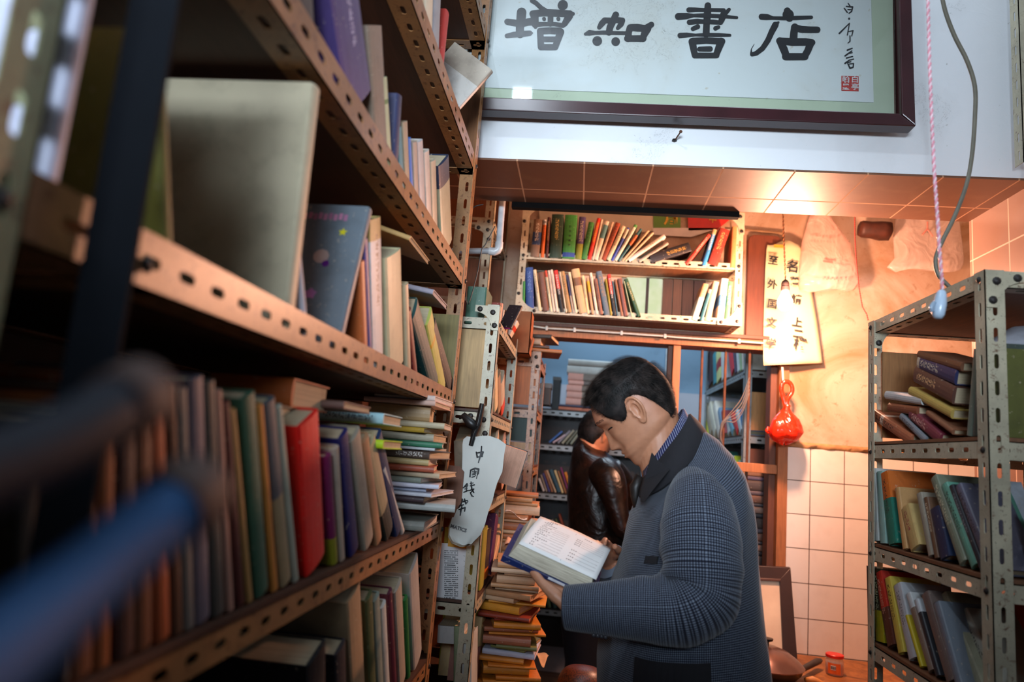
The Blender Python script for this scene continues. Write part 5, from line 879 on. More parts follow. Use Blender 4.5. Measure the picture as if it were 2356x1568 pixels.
zl = at(1800, 1530, Y=2.98-.0).z-ZC
mb = MB(); mb.lathe([(R*.62, .0), (R*.8, .008), (R*.95, zl*.6), (R, zl), (R-.004, zl), (R*.78, .012), (.001, .008)], (0, 0, 0), 48); mb.build('bowl', plain('#1c1412', .35), pn, smooth=True, angle=40)
mb = MB(); mb.lathe([(R+.004, zl), (R+.006, zl+.004), (R, zl+.010), (R*.86, zl+.028), (R*.6, zl+.052), (R*.3, zl+.066), (.001, zl+.07)], (0, 0, 0), 56); mb.build('lid', plain('#7a5a50', .22, .5, .15, 8, 'lid_metal'), pn, smooth=True, angle=50)
mb = MB(); mb.lathe([(.010, zl+.066), (.010, zl+.082), (.024, zl+.088), (.026, zl+.096), (.002, zl+.1)], (0, 0, 0), 20); mb.build('knob', plain('#141010', .3), pn, smooth=True, angle=40)
hd = at(1834, 1545, Y=2.95)-Vector(pn.location); he = at(1886, 1518, Y=3.18)-Vector(pn.location); mb = MB(); mb.tube([hd, hd.lerp(he, .15), hd.lerp(he, .9), he], [(.009, .006), (.013, .010), (.016, .012), (.012, .009)], 12); mb.build('handle', plain('#181210', .4), pn, smooth=True, angle=50)
jp = at(1920, 1560, Y=3.12); jr = thing('glass_jar', 'small jar with red lid and orange contents on counter', 'jar', (jp.x, 3.12, ZC)); rr = (at(1942, 1510, Y=3.12).x-at(1901, 1510, Y=3.12).x)/2; hz = at(1920, 1503, Y=3.12).z-ZC
tg = NT('jar_glass'); tg.set(col='#f0e8dc', rough=.05, alpha=.35)
mb = MB(); mb.lathe([(rr*.9, 0), (rr, .006), (rr, hz*.68), (rr*.86, hz*.80), (rr*.86, hz*.86)], (0, 0, 0), 28); mb.build('glass', tg.m, jr, smooth=True, angle=50)
mb = MB(); mb.lathe([(rr*.88, .003), (rr*.93, .008), (rr*.93, hz*.55), (.001, hz*.55)], (0, 0, 0), 24); mb.build('contents', plain('#e05a18', .5), jr, smooth=True, angle=50)
mb = MB(); mb.lathe([(rr*.96, hz*.84), (rr*1.0, hz*.86), (rr*1.0, hz*.97), (rr*.92, hz), (.001, hz)], (0, 0, 0), 28); mb.build('lid', plain('#d82418', .35), jr, smooth=True, angle=40)
mb = MB(); mb.grid(lambda i, j: Vector((math.sin(-1.1+i*.09)*(rr+.0006), -math.cos(-1.1+i*.09)*(rr+.0006), hz*(.12+.5*j))), 16, 1); lb = mb.build('label', plain('#e86a28', .5), jr)
mb = MB()
mb.grid(lambda i, j: Vector((math.sin(-.75+i*.09)*(rr+.0012), -math.cos(-.75+i*.09)*(rr+.0012), hz*(.3+.22*j))), 6, 1); mb.build('white_patch', plain('#f0e8e0', .5), lb); mb = MB()
for k in range(6): a = -.70+k*.085; mb.box((math.sin(a)*(rr+.002), -math.cos(a)*(rr+.002), hz*.41), (.0022 if k % 2 else .0012, .0006, hz*.14), Matrix.Rotation(a, 3, 'Z'))
mb.build('printed_bars', M_INK, lb)
p = at(1870, 1556, Y=2.95); mb = MB(); mb.tube([(p.x-.03, 2.95, ZC+.012), (p.x, 2.95, ZC+.016), (p.x+.035, 2.93, ZC+.012)], [.008, .014, .006], 10); tag(mb.build('wooden_spoon_head', plain('#d89048', .5), smooth=True), 'small orange wooden piece lying on the counter before the jar', 'wooden piece')
# white wrapped bundle seen through the right rack's end
wb = at(2350, 850, Y=1.8); mb = MB(); mb.tube([(.985, 1.66, 1.605), (.985, 1.66, 1.63), (.985, 1.66, 1.72), (.99, 1.66, 1.82), (.99, 1.66, 1.87)], [(.06, .09), (.10, .12), (.11, .12), (.09, .10), (.03, .03)], 18, fn=lambda s, t, i: 1+.05*math.sin(6*t+i))
tag(mb.build('wrapped_bundle', plain('#c8ccd8', .4), smooth=True), 'white plastic wrapped bundle inside the right rack near its end', 'bundle')
# blurred blue tubes crossing the lower left corner, in front of the long rack
for nm, pts, rr_, col, lab in (('metal_tube', ((-200, 1660, .15), (0, 1500, .176), (200, 1330, .21), (340, 1215, .236), (410, 1158, .25)), .0125, '#2a5484', 'thick blue metal tube crossing the lower left corner, strongly blurred'), ('metal_tube', ((-260, 1160, .15), (0, 1075, .18), (150, 1010, .20), (250, 950, .22), (285, 928, .228)), .0108, '#0e1826', 'dark blue metal tube above the thick blue one, strongly blurred')):
    P_ = [at(x, y, Y=Y) for x, y, Y in pts]; e = thing(nm, lab, 'tube', P_[2]); O = P_[2]; mb = MB(); mb.tube([p-O for p in P_], rr_, 18); mb.build('pipe', plain(col, .6, 0, .15, 30, 'tube_paint', .2), e, smooth=True, angle=50)
    d_ = (P_[-1]-P_[-2]).normalized(); mb = MB(); mb.tube([P_[-1]-O-d_*.004, P_[-1]-O+d_*.012, P_[-1]-O+d_*.02], [rr_+.002, rr_+.002, rr_*.5], 18); mb.build('end_cap', plain('#3a2620', .7), e, smooth=True, angle=50)
# white folder between the two left racks
book('folder', 'blurred white folder standing between the two left rack posts', None, (XL-.018, .430, ZA+.0125), (XL-.018, .432, ZA+.30), .016, (1, 0, 0), '#d0d4ec', d=.2, cat='folder', page='#d0d4e0')
# ceiling tube lamp above the aisle, mirrored in the picture glass
kl = bpy.data.lights.new('ceiling_lamp_light', 'POINT'); kl.energy = 29; kl.color = (.76, .88, 1); kl.shadow_soft_size = .05; ko = bpy.data.objects.new('ceiling_lamp_light', kl); COL.objects.link(ko)
tl = thing('ceiling_lamp', 'compact white lamp under the ceiling above the aisle', 'lamp', (-.425, .51, 3.40)); t = NT('glowing_tube'); t.b.inputs['Emission Color'].default_value = (.75, .88, 1, 1); t.b.inputs['Emission Strength'].default_value = 14
mb = MB(); mb.tube([(-.05, 0, 0), (.05, 0, 0)], .028, 12); mb.build('tube', t.m, tl, smooth=True, angle=40); mb = MB(); mb.bb(-.06, .06, -.03, .03, .028, .06); mb.build('housing', plain('#e0e0e0', .4), tl)
ko.parent = tl; ko.location = (.0, .02, -.07)
mb = MB(); mb.bar((0, 0, .06), (0, 0, .20), .02, .02); mb.build('mount', plain('#c0c0c0', .4), tl)
# ================================================================ people
def skin(col, name='skin'):
    t = NT(name); n = t.noise(60, 4); n2 = t.noise(9, 3); c = t.mix(t.math('MULTIPLY', t.ramp(n2, .45, .75), .35), col, '#a85a44'); c = t.mix(t.math('MULTIPLY', t.ramp(n, .45, .8), .2), c, '#6a3828')
    t.set(col=c, rough=.48, sss=.06).bump(n, .1, .0008); t.b.inputs['Subsurface Radius'].default_value = (.01, .004, .002); return t.m
def IP(v, tab):
    xs = [a for a, b in tab]; ys = [b for a, b in tab]
    if xs[0] > xs[-1]: xs = xs[::-1]; ys = ys[::-1]
    # cosine free smooth interpolation (Catmull-Rom on irregular knots)
    i = int(np.clip(np.searchsorted(xs, v)-1, 0, len(xs)-2)); t = (v-xs[i])/(xs[i+1]-xs[i]); t = min(1, max(0, t))
    m = lambda k: ((ys[min(k+1, len(ys)-1)]-ys[max(k-1, 0)])/(xs[min(k+1, len(xs)-1)]-xs[max(k-1, 0)]) if 0 < k < len(xs)-1 else 0)
    h = xs[i+1]-xs[i]; a, b = m(i)*h, m(i+1)*h
    return (2*t**3-3*t*t+1)*ys[i]+(t**3-2*t*t+t)*a+(-2*t**3+3*t*t)*ys[i+1]+(t**3-t*t)*b
HF = [(112,-15),(110,14),(106,32),(100,48),(90,63),(77,74),(60,83),(46,88),(38,90),(30,88),(21,83),(10,80),(0,79),(-12,80),(-26,80),(-36,80),(-42,81),(-48,83.5),(-54,82.5),(-60,83.5),(-67,79),(-75,78.5),(-85,78),(-92,74),(-97,66),(-101,52)]
HB = [(112,-15),(110,-38),(106,-52),(100,-64),(85,-80),(60,-90),(30,-93),(10,-92),(-12,-87),(-32,-78),(-50,-66),(-64,-48),(-76,-22),(-87,4),(-95,22),(-101,40)]
HW = [(112,0),(110,20),(106,32),(100,43),(85,56),(60,65),(30,68.5),(0,67),(-20,65),(-40,61),(-58,55),(-72,46),(-85,34),(-95,20),(-101,3)]
NOSE = [(40,0),(26,1.5),(18,3.5),(8,9),(-6,13),(-18,17.5),(-27,20.5),(-31,18.5),(-35,10),(-40,1),(-44,0)]
def head_pt(th, v, hair=0.0):
    """th = 0 at the face, pi at the back; returns (u forward, side, v) in head units"""
    F_, B_, W_ = IP(v, HF)+hair, IP(v, HB)-hair, IP(v, HW)+hair
    uc = -12 if v > -40 else -12+(v+40)/-61*55; uc = min(max(uc, B_+.3*(F_-B_)), F_-.3*(F_-B_)) if v < -40 else uc
    c, s = math.cos(th), math.sin(th); e = 2/2.25; cc = abs(c)**e*(1 if c > 0 else -1); ss = abs(s)**e*(1 if s > 0 else -1)
    u = uc+(F_-uc if cc > 0 else uc-B_)*cc; x = W_*ss; vv = v
    if c > 0 and not hair:
        g = lambda a, b, w, h: math.exp(-((abs(x)-a)/w)**2-((v-b)/h)**2)
        wn = 7 if v > 0 else 7+7*min(1, -v/25); u += IP(v, NOSE)*math.exp(-(x/wn)**2) if v < 40 else 0
        u -= 8.5*g(30, 15, 15, 11); u += 5.5*g(29, 13, 11, 7); u += 3*g(28, 37, 20, 6); u += 3*g(42, -8, 13, 12); u -= 3*g(22, -40, 10, 14)
        u += 5*g(13, -30, 6, 6); u -= 2.5*math.exp(-((v+54)/1.8)**2-(x/19)**2); u += 3*math.exp(-((v+48.5)/3.5)**2-(x/17)**2)+3.2*math.exp(-((v+60)/4)**2-(x/15)**2)
        u -= 2.2*math.exp(-((v-12)/1.3)**2-((abs(x)-31)/11)**2)
    if abs(s) > .5 and not hair: x *= 1+.03*math.exp(-((v+45)/14)**2)
    return u, x, vv
def head_mb(mb, O, U, L, V, k, nth=72, nv=84, hair=0.0, vmin=-101, vf=None):
    vs = [112-(112-vmin)*(j/nv)**1.0 for j in range(nv+1)]; vs[0] = 111.8
    def P(i, j): u, x, v = head_pt(2*math.pi*i/nth, vs[j], hair); return O+(U*u+L*x+V*(v+(hair if v > 60 else 0)*((v-60)/52)))*k
    mb.grid(P, nth, nv, closed=True); n = nth
    mb.add([P(i, 0) for i in range(n)], [tuple(range(n))]); mb.add([P(i, nv) for i in range(n)], [tuple(range(n))])
def ear_mb(mb, O, U, L, V, k, side):
    q = lambda u, v, x: O+(U*u+V*v+L*(side*x))*k
    rim = [(8, 14, 66), (10, 24, 67), (6, 34, 69), (-4, 38, 73), (-14, 33, 78), (-19, 20, 81), (-19, 6, 80), (-15, -6, 77), (-9, -16, 73), (-3, -23, 70), (2, -20, 68), (3, -12, 66)]
    mb.tube(smoothpts([q(*p) for p in rim], 4), [3.6*k]*4+[3.4*k]*36+[3.8*k]*5, 8)
    mb.tube(smoothpts([q(*p) for p in ((2, 22, 69), (-6, 26, 72), (-12, 18, 75), (-12, 6, 74), (-8, -4, 71), (0, -8, 68))], 3), 2.8*k, 8)
    P = lambda i, j: q(-5+(13*j/4)*math.cos(i*math.pi/8)*1.0, 8+(26*j/4)*math.sin(i*math.pi/8), 66+j*1.6+(3 if math.cos(i*math.pi/8) < 0 else 0)*j/4)
    a = [P(i, j) for j in range(5) for i in range(16)]; b = [v-L*(side*5*k) for v in a]; m2 = [(j*16+i, j*16+(i+1) % 16, (j+1)*16+(i+1) % 16, (j+1)*16+i) for j in range(4) for i in range(16)]
    n = len(a); mb.add(a+b, m2+[tuple(n+x for x in reversed(f)) for f in m2]+[(64+i, 64+(i+1) % 16, n+64+(i+1) % 16, n+64+i) for i in range(16)])
    mb.tube([q(-3, -14, 67), q(-3, -22, 69)], [5*k, 4*k], 8); mb.tube([q(9, 6, 64), q(8, 1, 67), q(7, -4, 65)], [3*k, 3.4*k, 3*k], 8)
def hand_mb(mb, wrist, fwd, palm_n, side, s=1.0, curl=.25, spread=.16, thumb=(.55, .5), curls=None):
    """wrist point, direction of the fingers, direction the palm faces, side = direction towards the thumb"""
    f = Vector(fwd).normalized(); n = Vector(palm_n); n = (n-f*n.dot(f)).normalized(); t = Vector(side); t = (t-f*t.dot(f)-n*t.dot(n)).normalized(); w = Vector(wrist)
    mb.tube([w-f*.03*s, w, w+f*.03*s, w+f*.06*s, w+f*.088*s, w+f*.098*s], [(.026*s, .020*s), (.028*s, .019*s), (.036*s, .017*s), (.041*s, .0155*s), (.041*s, .012*s), (.034*s, .007*s)], 16, up=n)
    for i, (off, L, r) in enumerate(((.030, .074, .0085), (.0105, .082, .0088), (-.0095, .076, .0084), (-.029, .060, .0075))):
        c = (curls[i] if curls else curl); d = (f+t*((1.5-i)*spread*.5)).normalized(); p = w+f*.082*s+t*off*s; pts = [p-d*.015*s, p]; rr = [r*.8*s, r*s]; a = 0
        for j, fr in enumerate((.45, .30, .25)):
            a += c*(1 if j else .6); dd = d*math.cos(a)+n*math.sin(a); e = p+dd*L*fr*s; pts += [p.lerp(e, .5), e]; rr += [r*.93*s*(1-.06*j), r*(1-.06*j)*s]; p = e
        rr[-1] = r*.6*s; pts.append(p+dd*.003*s); rr.append(r*.25*s); mb.tube(pts, rr, 10, up=n)
    b = w+f*.022*s+t*.026*s+n*.004*s; d = (f*.75+t*thumb[0]+n*thumb[1]*.5).normalized(); p1 = b+d*.042*s; d2 = (f*.95+t*thumb[0]*.35+n*thumb[1]*.4).normalized(); p2 = p1+d2*.034*s; p3 = p2+(f+n*.1).normalized()*.026*s
    mb.tube([b-d*.022*s, b, b.lerp(p1, .5), p1, p1.lerp(p2, .5), p2, p3, p3+(p3-p2).normalized()*.004*s], [.012*s, .0155*s, .0135*s, .0105*s, .0105*s, .0095*s, .0075*s, .003*s], 10, up=n)
def remesh(o, vox, sm=2, it=.5):
    m = o.modifiers.new('r', 'REMESH'); m.mode = 'VOXEL'; m.voxel_size = vox; m.use_smooth_shade = True
    if sm: s = o.modifiers.new('s', 'SMOOTH'); s.factor = it; s.iterations = sm
    dg = bpy.context.evaluated_depsgraph_get(); me = bpy.data.meshes.new_from_object(o.evaluated_get(dg)); o.modifiers.clear(); o.data = me
    me.polygons.foreach_set('use_smooth', [True]*len(me.polygons)); return o
def strands(mb, n, fn, seg=3, w=.0006):
    """fn(k) -> root point, outward normal, comb direction, length"""
    for k in range(n):
        r = fn(k)
        if r is None: continue
        p, nn, cd, L = r; sd = nn.cross(cd)
        if sd.length < 1e-5: sd = nn.orthogonal()
        sd.normalize(); pts = []
        for j in range(seg+1):
            t = j/seg; pts.append(p+nn*(L*t*(1-.30*t))+cd*(L*.75*t*t))
        vs = []
        for j, q in enumerate(pts):
            ww = w*(1-j/seg*.85); vs += [q-sd*ww, q+sd*ww]
        mb.add(vs, [(2*j, 2*j+1, 2*j+3, 2*j+2) for j in range(seg)])
def hair_mat(col='#0b0908', tip='#2a2220'):
    t = NT('dark_hair'); n = t.noise(40, 3); t.set(col=t.mix(t.ramp(n, .4, .7), col, tip), rough=.62, spec=.25); return t.m
def check_mat():
    t = NT('checked_wool'); uv = t.coord('UV'); s = t.n('SeparateXYZ', ins={0: uv}); k = 1/.0045
    a = t.math('LESS_THAN', t.math('FRACT', t.math('MULTIPLY', s.outputs[0], k)), .52); b = t.math('LESS_THAN', t.math('FRACT', t.math('MULTIPLY', s.outputs[1], k)), .52)
    tw = t.math('GREATER_THAN', t.math('FRACT', t.math('MULTIPLY', t.math('ADD', s.outputs[0], s.outputs[1]), k*3)), .5)
    both = t.math('MULTIPLY', a, b); one = t.math('ABSOLUTE', t.math('SUBTRACT', a, b))
    c = t.mix(both, '#121218', '#76808f'); c = t.mix(t.math('MULTIPLY', one, t.math('ADD', .25, t.math('MULTIPLY', tw, .35))), c, '#303850')
    n = t.noise(300, 2, uv); c = t.mix(t.math('MULTIPLY', t.ramp(n, .4, .8), .3), c, '#0c0c14'); t.set(col=c, rough=.95, sheen=.15, spec=.15).bump(n, .2, .0006); return t.m
# ---------------------------------------------------------------- the reader in the checked jacket
YM = 1.75; mp_ = lambda x, y, Y=YM: at(x, y, Y=Y)
ME = thing('person', 'man in dark checked jacket, short black hair, head bowed, reading a thick open book', 'person', (mp_(1560, 1400).x, YM, 0)); OM = Vector(ME.location)
hO = mp_(1467, 950); U = (mp_(1467-78, 950+62)-hO).normalized(); V = mp_(1467-62, 950-78)-hO; V = (V-U*V.dot(U)).normalized(); Lr = U.cross(V).normalized()     # Lr: sideways
if Lr.y > 0: Lr = -Lr
U = (Matrix.Rotation(math.radians(-7), 3, V) @ U); U = (U-V*U.dot(V)).normalized(); Lr = U.cross(V).normalized(); Lr = Lr if Lr.y < 0 else -Lr
KH = YM/1601*.995
body = MB(); head_mb(body, hO, U, Lr, V, KH, 96, 110)
for s_ in (1, -1): ear_mb(body, hO, U, Lr, V, KH, s_)
nk0, nk1, nk2 = hO+(U*-30-V*25)*KH, mp_(1520, 1040), mp_(1555, 1130); body.tube([hO+(U*-28+V*10)*KH, nk0, nk1, nk2, mp_(1580, 1210)], [.052, .055, .058, .070, .10], 28)
sh = lambda s: Vector((mp_(1612, 1150).x, YM-s*.165, mp_(1612, 1150).z))
body.tube([mp_(1580, 1160), mp_(1585, 1250), mp_(1575, 1400), mp_(1565, 1560), mp_(1570, 1650)], [(.15, .10), (.17, .12), (.16, .12), (.16, .115), (.17, .12)], 24, up=(1, 0, 0))
wl, wr = mp_(1318, 1398, 1.53), mp_(1402, 1288, 1.86); el, er = mp_(1618, 1392, 1.50), mp_(1500, 1370, 1.98)
body.tube([sh(1)+Vector((0, .06, .0)), sh(1), sh(1).lerp(el, .5), el, el.lerp(wl, .3), el.lerp(wl, .8), wl], [.04, .042, .048, .040, .042, .030, .026], 16)
body.tube([sh(-1)+Vector((0, -.06, .0)), sh(-1), sh(-1).lerp(er, .5), er, er.lerp(wr, .3), er.lerp(wr, .8), wr], [.05, .055, .048, .040, .042, .030, .026], 16)
hp0 = mp_(1570, 1640); zf = 0.0
for s_ in (1, -1):
    a = Vector((hp0.x, YM-s_*.09, hp0.z)); body.tube([a+Vector((0, 0, .05)), a, Vector((a.x-.01, a.y, .52)), Vector((a.x+.0, a.y, .46)), Vector((a.x+.02, a.y, .10)), Vector((a.x+.01, a.y, .05))], [.09, .088, .058, .056, .042, .045], 16)
    body.tube([Vector((a.x+.05, a.y, .045)), Vector((a.x-.02, a.y, .05)), Vector((a.x-.12, a.y, .032)), Vector((a.x-.20, a.y, .022))], [.035, .042, .036, .018], 12)
# left hand: palm up under the book, thumb towards the camera; right hand at the far end
YB0, YB1 = 1.555, 1.72; A0, A1 = at(1166, 1276, Y=YB0), at(1366, 1370, Y=YB0); E1 = (A1-A0); E1.normalize(); E2 = (at(1236, 1190, Y=YB1)-at(1190, 1250, Y=YB0)); E2 = (E2-E1*E2.dot(E1)).normalized(); E3 = E1.cross(E2); E3 = E3 if E3.z > 0 else -E3
tp_ = A0+E1*.055+E2*.085-E3*.023; fl = (tp_-wl).normalized(); hand_mb(body, wl+fl*.012, fl, E3, -E2, .97, curl=.06, spread=.2, thumb=(.42, .30), curls=(.06, .04, .04, .08))
fr_ = (mp_(1376, 1262, 1.80)-wr).normalized(); hand_mb(body, wr+fr_*.005, fr_, (-.3, -1, .1), (-.3, -.2, 1), .95, curl=.35, spread=.2, thumb=(.5, .7))
body.v = [tuple(Vector(v)-OM) for v in body.v]; M_SKIN = skin('#b27c5e')
ob = body.build('body', M_SKIN, ME, fix=True); remesh(ob, .0022, 2, .5)
# eyes: lid line and brow
mb = MB(); hq = lambda th, v, out=0: (lambda p: hO-OM+(U*(p[0]+out)+Lr*p[1]+V*p[2])*KH)(head_pt(th, v))
def on_face(x_, v_, out=0):
    lo, hi = 0.0, 1.45
    for _ in range(24):
        m_ = (lo+hi)/2
        if head_pt(m_, v_)[1] < x_: lo = m_
        else: hi = m_
    return hq(lo, v_, out)
def on_face_s(x_, v_, out, s): p = head_pt(0, v_); q = on_face(x_, v_, out); return q if s > 0 else q-Lr*2*((q-(hO-OM)).dot(Lr))
for s_ in (1, -1):
    mb.tube([on_face_s(x_, 11.5-.006*(x_-30)**2, .2, s_) for x_ in (19, 24, 29, 34, 39, 43)], [.0006, .0017, .0022, .0022, .0018, .0006], 6)
o = mb.build('eyelashes', hair_mat(), ME, smooth=True)
def brow(k):
    s = 1 if k % 2 else -1; x_ = 14+34*random.random(); v_ = 33+5*random.random()-.006*(x_-28)**2+2.5; p = on_face_s(x_, v_, -.4, s); return p, U, (Lr*s*1.3+V*.2), .0045
mb = MB(); strands(mb, 200, brow, 2, .00032); mb.build('eyebrows', hair_mat('#2a1c16'), ME)
# mouth line
mb = MB(); mb.tube([on_face(x_, -54.5-.012*x_*x_*.2, -.6) if x_ >= 0 else on_face_s(-x_, -54.5-.0024*x_*x_, -.6, -1) for x_ in (-18, -10, -4, 0, 4, 10, 18)], [.0004, .0009, .0011, .0012, .0011, .0009, .0004], 6); mb.build('lip_line', plain('#7a3a34', .5), ME, smooth=True)
# hair: cap plus strands, with a hairline
def hline(th):
    """height v above which hair grows, th 0 front .. pi back"""
    a = abs(((th+math.pi) % (2*math.pi))-math.pi); return IP(a, [(0, 80), (.35, 82), (.55, 77), (.70, 63), (.85, 42), (.97, 16), (1.08, 6), (1.25, 10), (1.38, 24), (1.5, 36), (1.62, 38), (1.76, 26), (1.92, 3), (2.1, -25), (2.4, -50), (2.8, -60), (3.15, -60)])
mb = MB(); nth, nv = 96, 60; HT = 7.5
def hp_pt(i, j):
    th = 2*math.pi*i/nth; vl = hline(th); t = j/nv; v = 111.9-(111.9-vl)*t
    a = abs(((th+math.pi) % (2*math.pi))-math.pi); front = math.exp(-(a/.8)**2); hgt = (HT+4*front)*min(1, (1-t)*5)**.6*(.35+.65*min(1, max(0, (v+55)/90)))+.6
    u, x, vv = head_pt(th, v, hgt); return hO-OM+(U*u+Lr*x+V*(vv+hgt*max(0, (v-60)/52)))*KH
mb.grid(hp_pt, nth, nv, closed=True); mb.add([hp_pt(i, 0) for i in range(nth)], [tuple(range(nth))])
HM = hair_mat(); hr = mb.build('hair', HM, ME, smooth=True)
def scalp(k):
    while True:
        th = random.uniform(-math.pi, math.pi); v = 111.5-166*random.random()**1.25; vl = hline(th)
        if v > vl-1.5*random.random(): break
    a = abs(th); u0, x0, v0 = head_pt(th, v, 1.5); h = lambda t_, v_: (lambda p: U*p[0]+Lr*p[1]+V*p[2])(head_pt(t_, v_, 1.5)); c = h(th, v)
    dn = U*(u0+12)*1.0+Lr*x0*1.3+V*(max(v0, 0)+0)*.9; dn.normalize(); short = min(1, max(.22, (v-(-45 if a > 1.8 else 10))/80))
    comb = (V*-1.0 if v < 70 else U*(.9 if v > 60 else .2)+V*-.2) if a > .9 else (U*.9+V*-.15); comb = (comb-dn*comb.dot(dn)*.8); L = KH*(20*short*(1.0 if v < 85 else 1.05)+random.uniform(-2, 5)*short)
    if v > 60 and -1.2 < th < 1.2 or v > 95: L *= 1.15
    jit = Vector((random.gauss(0, .16), random.gauss(0, .16), random.gauss(0, .16)))
    return hO-OM+c*KH+dn*KH*.5, (dn+jit).normalized(), comb.normalized()*.8+jit*.4, L
mb = MB(); strands(mb, 26000, scalp, 3, .00042); o = mb.build('hair_strands', hair_mat('#0a0807', '#3a322e'), hr, fix=False)
# jacket
CK = check_mat(); jb = MB(); RG = [((1588,978),(1480,1118),.078),((1612,990),(1470,1140),.115),((1645,1012),(1462,1165),.160),((1672,1042),(1455,1195),.195),((1694,1085),(1447,1228),.212),((1708,1140),(1436,1268),.220),((1718,1205),(1424,1310),.222),((1726,1280),(1410,1350),.222),((1735,1360),(1398,1400),.220),((1742,1440),(1388,1455),.222),((1750,1510),(1380,1515),.228),((1758,1580),(1376,1590),.236),((1766,1680),(1372,1690),.245),((1770,1760),(1372,1770),.248)]
def ringP(i, j, n=72, grow=0):
    f = j/6; a = int(min(f, len(RG)-2)); t = f-a; b_ = [RG[a][0][k]*(1-t)+RG[a+1][0][k]*t for k in (0, 1)]; f_ = [RG[a][1][k]*(1-t)+RG[a+1][1][k]*t for k in (0, 1)]; w = RG[a][2]*(1-t)+RG[a+1][2]*t+grow
    B, Fp = mp_(*b_), mp_(*f_); c = (B+Fp)/2; h = (B-Fp)/2*(1+grow*3); th = 2*math.pi*i/n; e = .96; cs, sn = math.cos(th), math.sin(th); cs = abs(cs)**e*(1 if cs > 0 else -1); sn = abs(sn)**e*(1 if sn > 0 else -1)
    drop = Vector((0, 0, -.055*abs(sn)**2*max(0, 1-f/4)))
    fold = 1+.012*math.sin(5*th+f*1.1)+.008*math.sin(11*th-f*1.7)*min(1, f/4)
    return c+h*cs*fold+Vector((.02*sn*min(1, f/4), -w*sn*fold, 0))+drop-OM
NJ = 6*(len(RG)-1); jl = [0]
for j in range(NJ): jl.append(jl[-1]+(ringP(18, j+1)-ringP(18, j)).length)
jb.grid(ringP, 72, NJ, closed=True, uvf=lambda i, j: (i*1.28/72, jl[j]))
jk = jb.build('jacket', CK, ME, smooth=True, fix=True); sd_ = jk.modifiers.new('s', 'SOLIDIFY'); sd_.thickness = .003; sd_.offset = 1
def sleeve(p, r, name, seed, folds):
    P_ = smoothpts(p, 6); n = len(P_); R_ = [r[min(int(i/6), len(r)-2)]*(1-(i/6-int(i/6)))+r[min(int(i/6)+1, len(r)-1)]*(i/6-int(i/6)) if i < n-1 else r[-1] for i in range(n)]
    P2, R2_ = [], []
    for i in range(n-1):
        for t in (0, .25, .5, .75): P2.append(P_[i].lerp(P_[i+1], t)); R2_.append(R_[i]*(1-t)+R_[i+1]*t)
    P2.append(P_[-1]); R2_.append(R_[-1]); L = sum((P2[i+1]-P2[i]).length for i in range(len(P2)-1))
    def fn(s, th, i):
        q = s/L; v = 1+.015*math.sin(3*th+s*22+seed)
        for (c0, wd, amp, fr, ph0) in folds: v += amp*math.exp(-((q-c0)/wd)**2)*math.sin(s*fr+1.2*math.sin(th+ph0))*(.55+.45*math.cos(th-ph0))
        return v
    mb = MB(); mb.tube([v-OM for v in P2], R2_, 48, fn=fn, cap=True, uvs=.42, up=(0, 0, 1)); o = mb.build(name, CK, jk, smooth=True); return o
sleeve([mp_(1592, 1105, 1.71), mp_(1606, 1152, 1.61), mp_(1610, 1215, 1.55), mp_(1612, 1290, 1.515), mp_(1608, 1365, 1.50), mp_(1560, 1400, 1.49), mp_(1470, 1400, 1.50), mp_(1390, 1398, 1.51), mp_(1302, 1396, 1.525)],
       [.045, .070, .082, .083, .079, .073, .062, .052, .044], 'sleeve', 0, [(.50, .11, .10, 115, 2.7), (.64, .10, .05, 140, 1.2), (.25, .12, .015, 60, 0.5)])
sleeve([mp_(1600, 1140, 1.86), mp_(1590, 1180, 1.93), mp_(1560, 1260, 1.97), mp_(1510, 1345, 1.985), mp_(1470, 1350, 1.96), mp_(1430, 1318, 1.90), mp_(1400, 1290, 1.865)], [.07, .088, .082, .072, .066, .056, .048], 'sleeve', 2, [(.5, .15, .06, 170, 2)])
# collar band of dark wool and lapel
CO = plain('#15141a', .9, 0, .2, 80, 'dark_wool')
mb = MB(); CB = lambda th, up_: (lambda B, F_: (B+F_)/2+(B-F_)/2*math.cos(th)*(1.02)+Vector((0, -.082*math.sin(th)*(1.0), 0)))(mp_(1588, 974), mp_(1478, 1120))
upv = (mp_(1468, 950)-mp_(1500, 1060)).normalized()
def colP(i, j):
    th = -2.6+5.2*i/48; c = CB(th, 0); out = (c-(mp_(1588, 974)+mp_(1478, 1120))/2); out.z = 0; out.normalize(); h = [(.020, -.003), (.024, .006), (.006, .022), (-.020, .034), (-.024, .032), (-.008, .012)][j]
    fr = max(0, -math.cos(th)); return c+upv*h[0]*(1-.3*fr)+out*h[1]+Vector((0, 0, -.03*abs(math.sin(th))*(1 if j > 1 else .5)))*(1 if j > 1 else .3)-OM
mb.grid(colP, 48, 5); o = mb.build('collar', CO, jk, smooth=True); o.modifiers.new('s', 'SOLIDIFY').thickness = .003
mb = MB(); q = [(1500, 1040), (1515, 1060), (1542, 1078), (1514, 1112), (1494, 1138), (1482, 1156), (1474, 1154), (1474, 1140), (1477, 1122), (1484, 1102)]
YL = [1.655, 1.645, 1.62, 1.60, 1.60, 1.61, 1.64, 1.645, 1.65, 1.66]
p = [mp_(x, y, Y_)-OM for (x, y), Y_ in zip(q, YL)]; mb.add(p+[v+Vector((0, .008, 0)) for v in p], [(0, 1, 2, 9), (9, 2, 3, 8), (8, 3, 4, 7), (7, 4, 5, 6), (19, 12, 11, 10), (18, 13, 12, 19), (17, 14, 13, 18), (16, 15, 14, 17)]+[(i, (i+1) % 10, 10+(i+1) % 10, 10+i) for i in range(10)])
mb.build('lapel', CO, jk, smooth=True, bevel=.001)
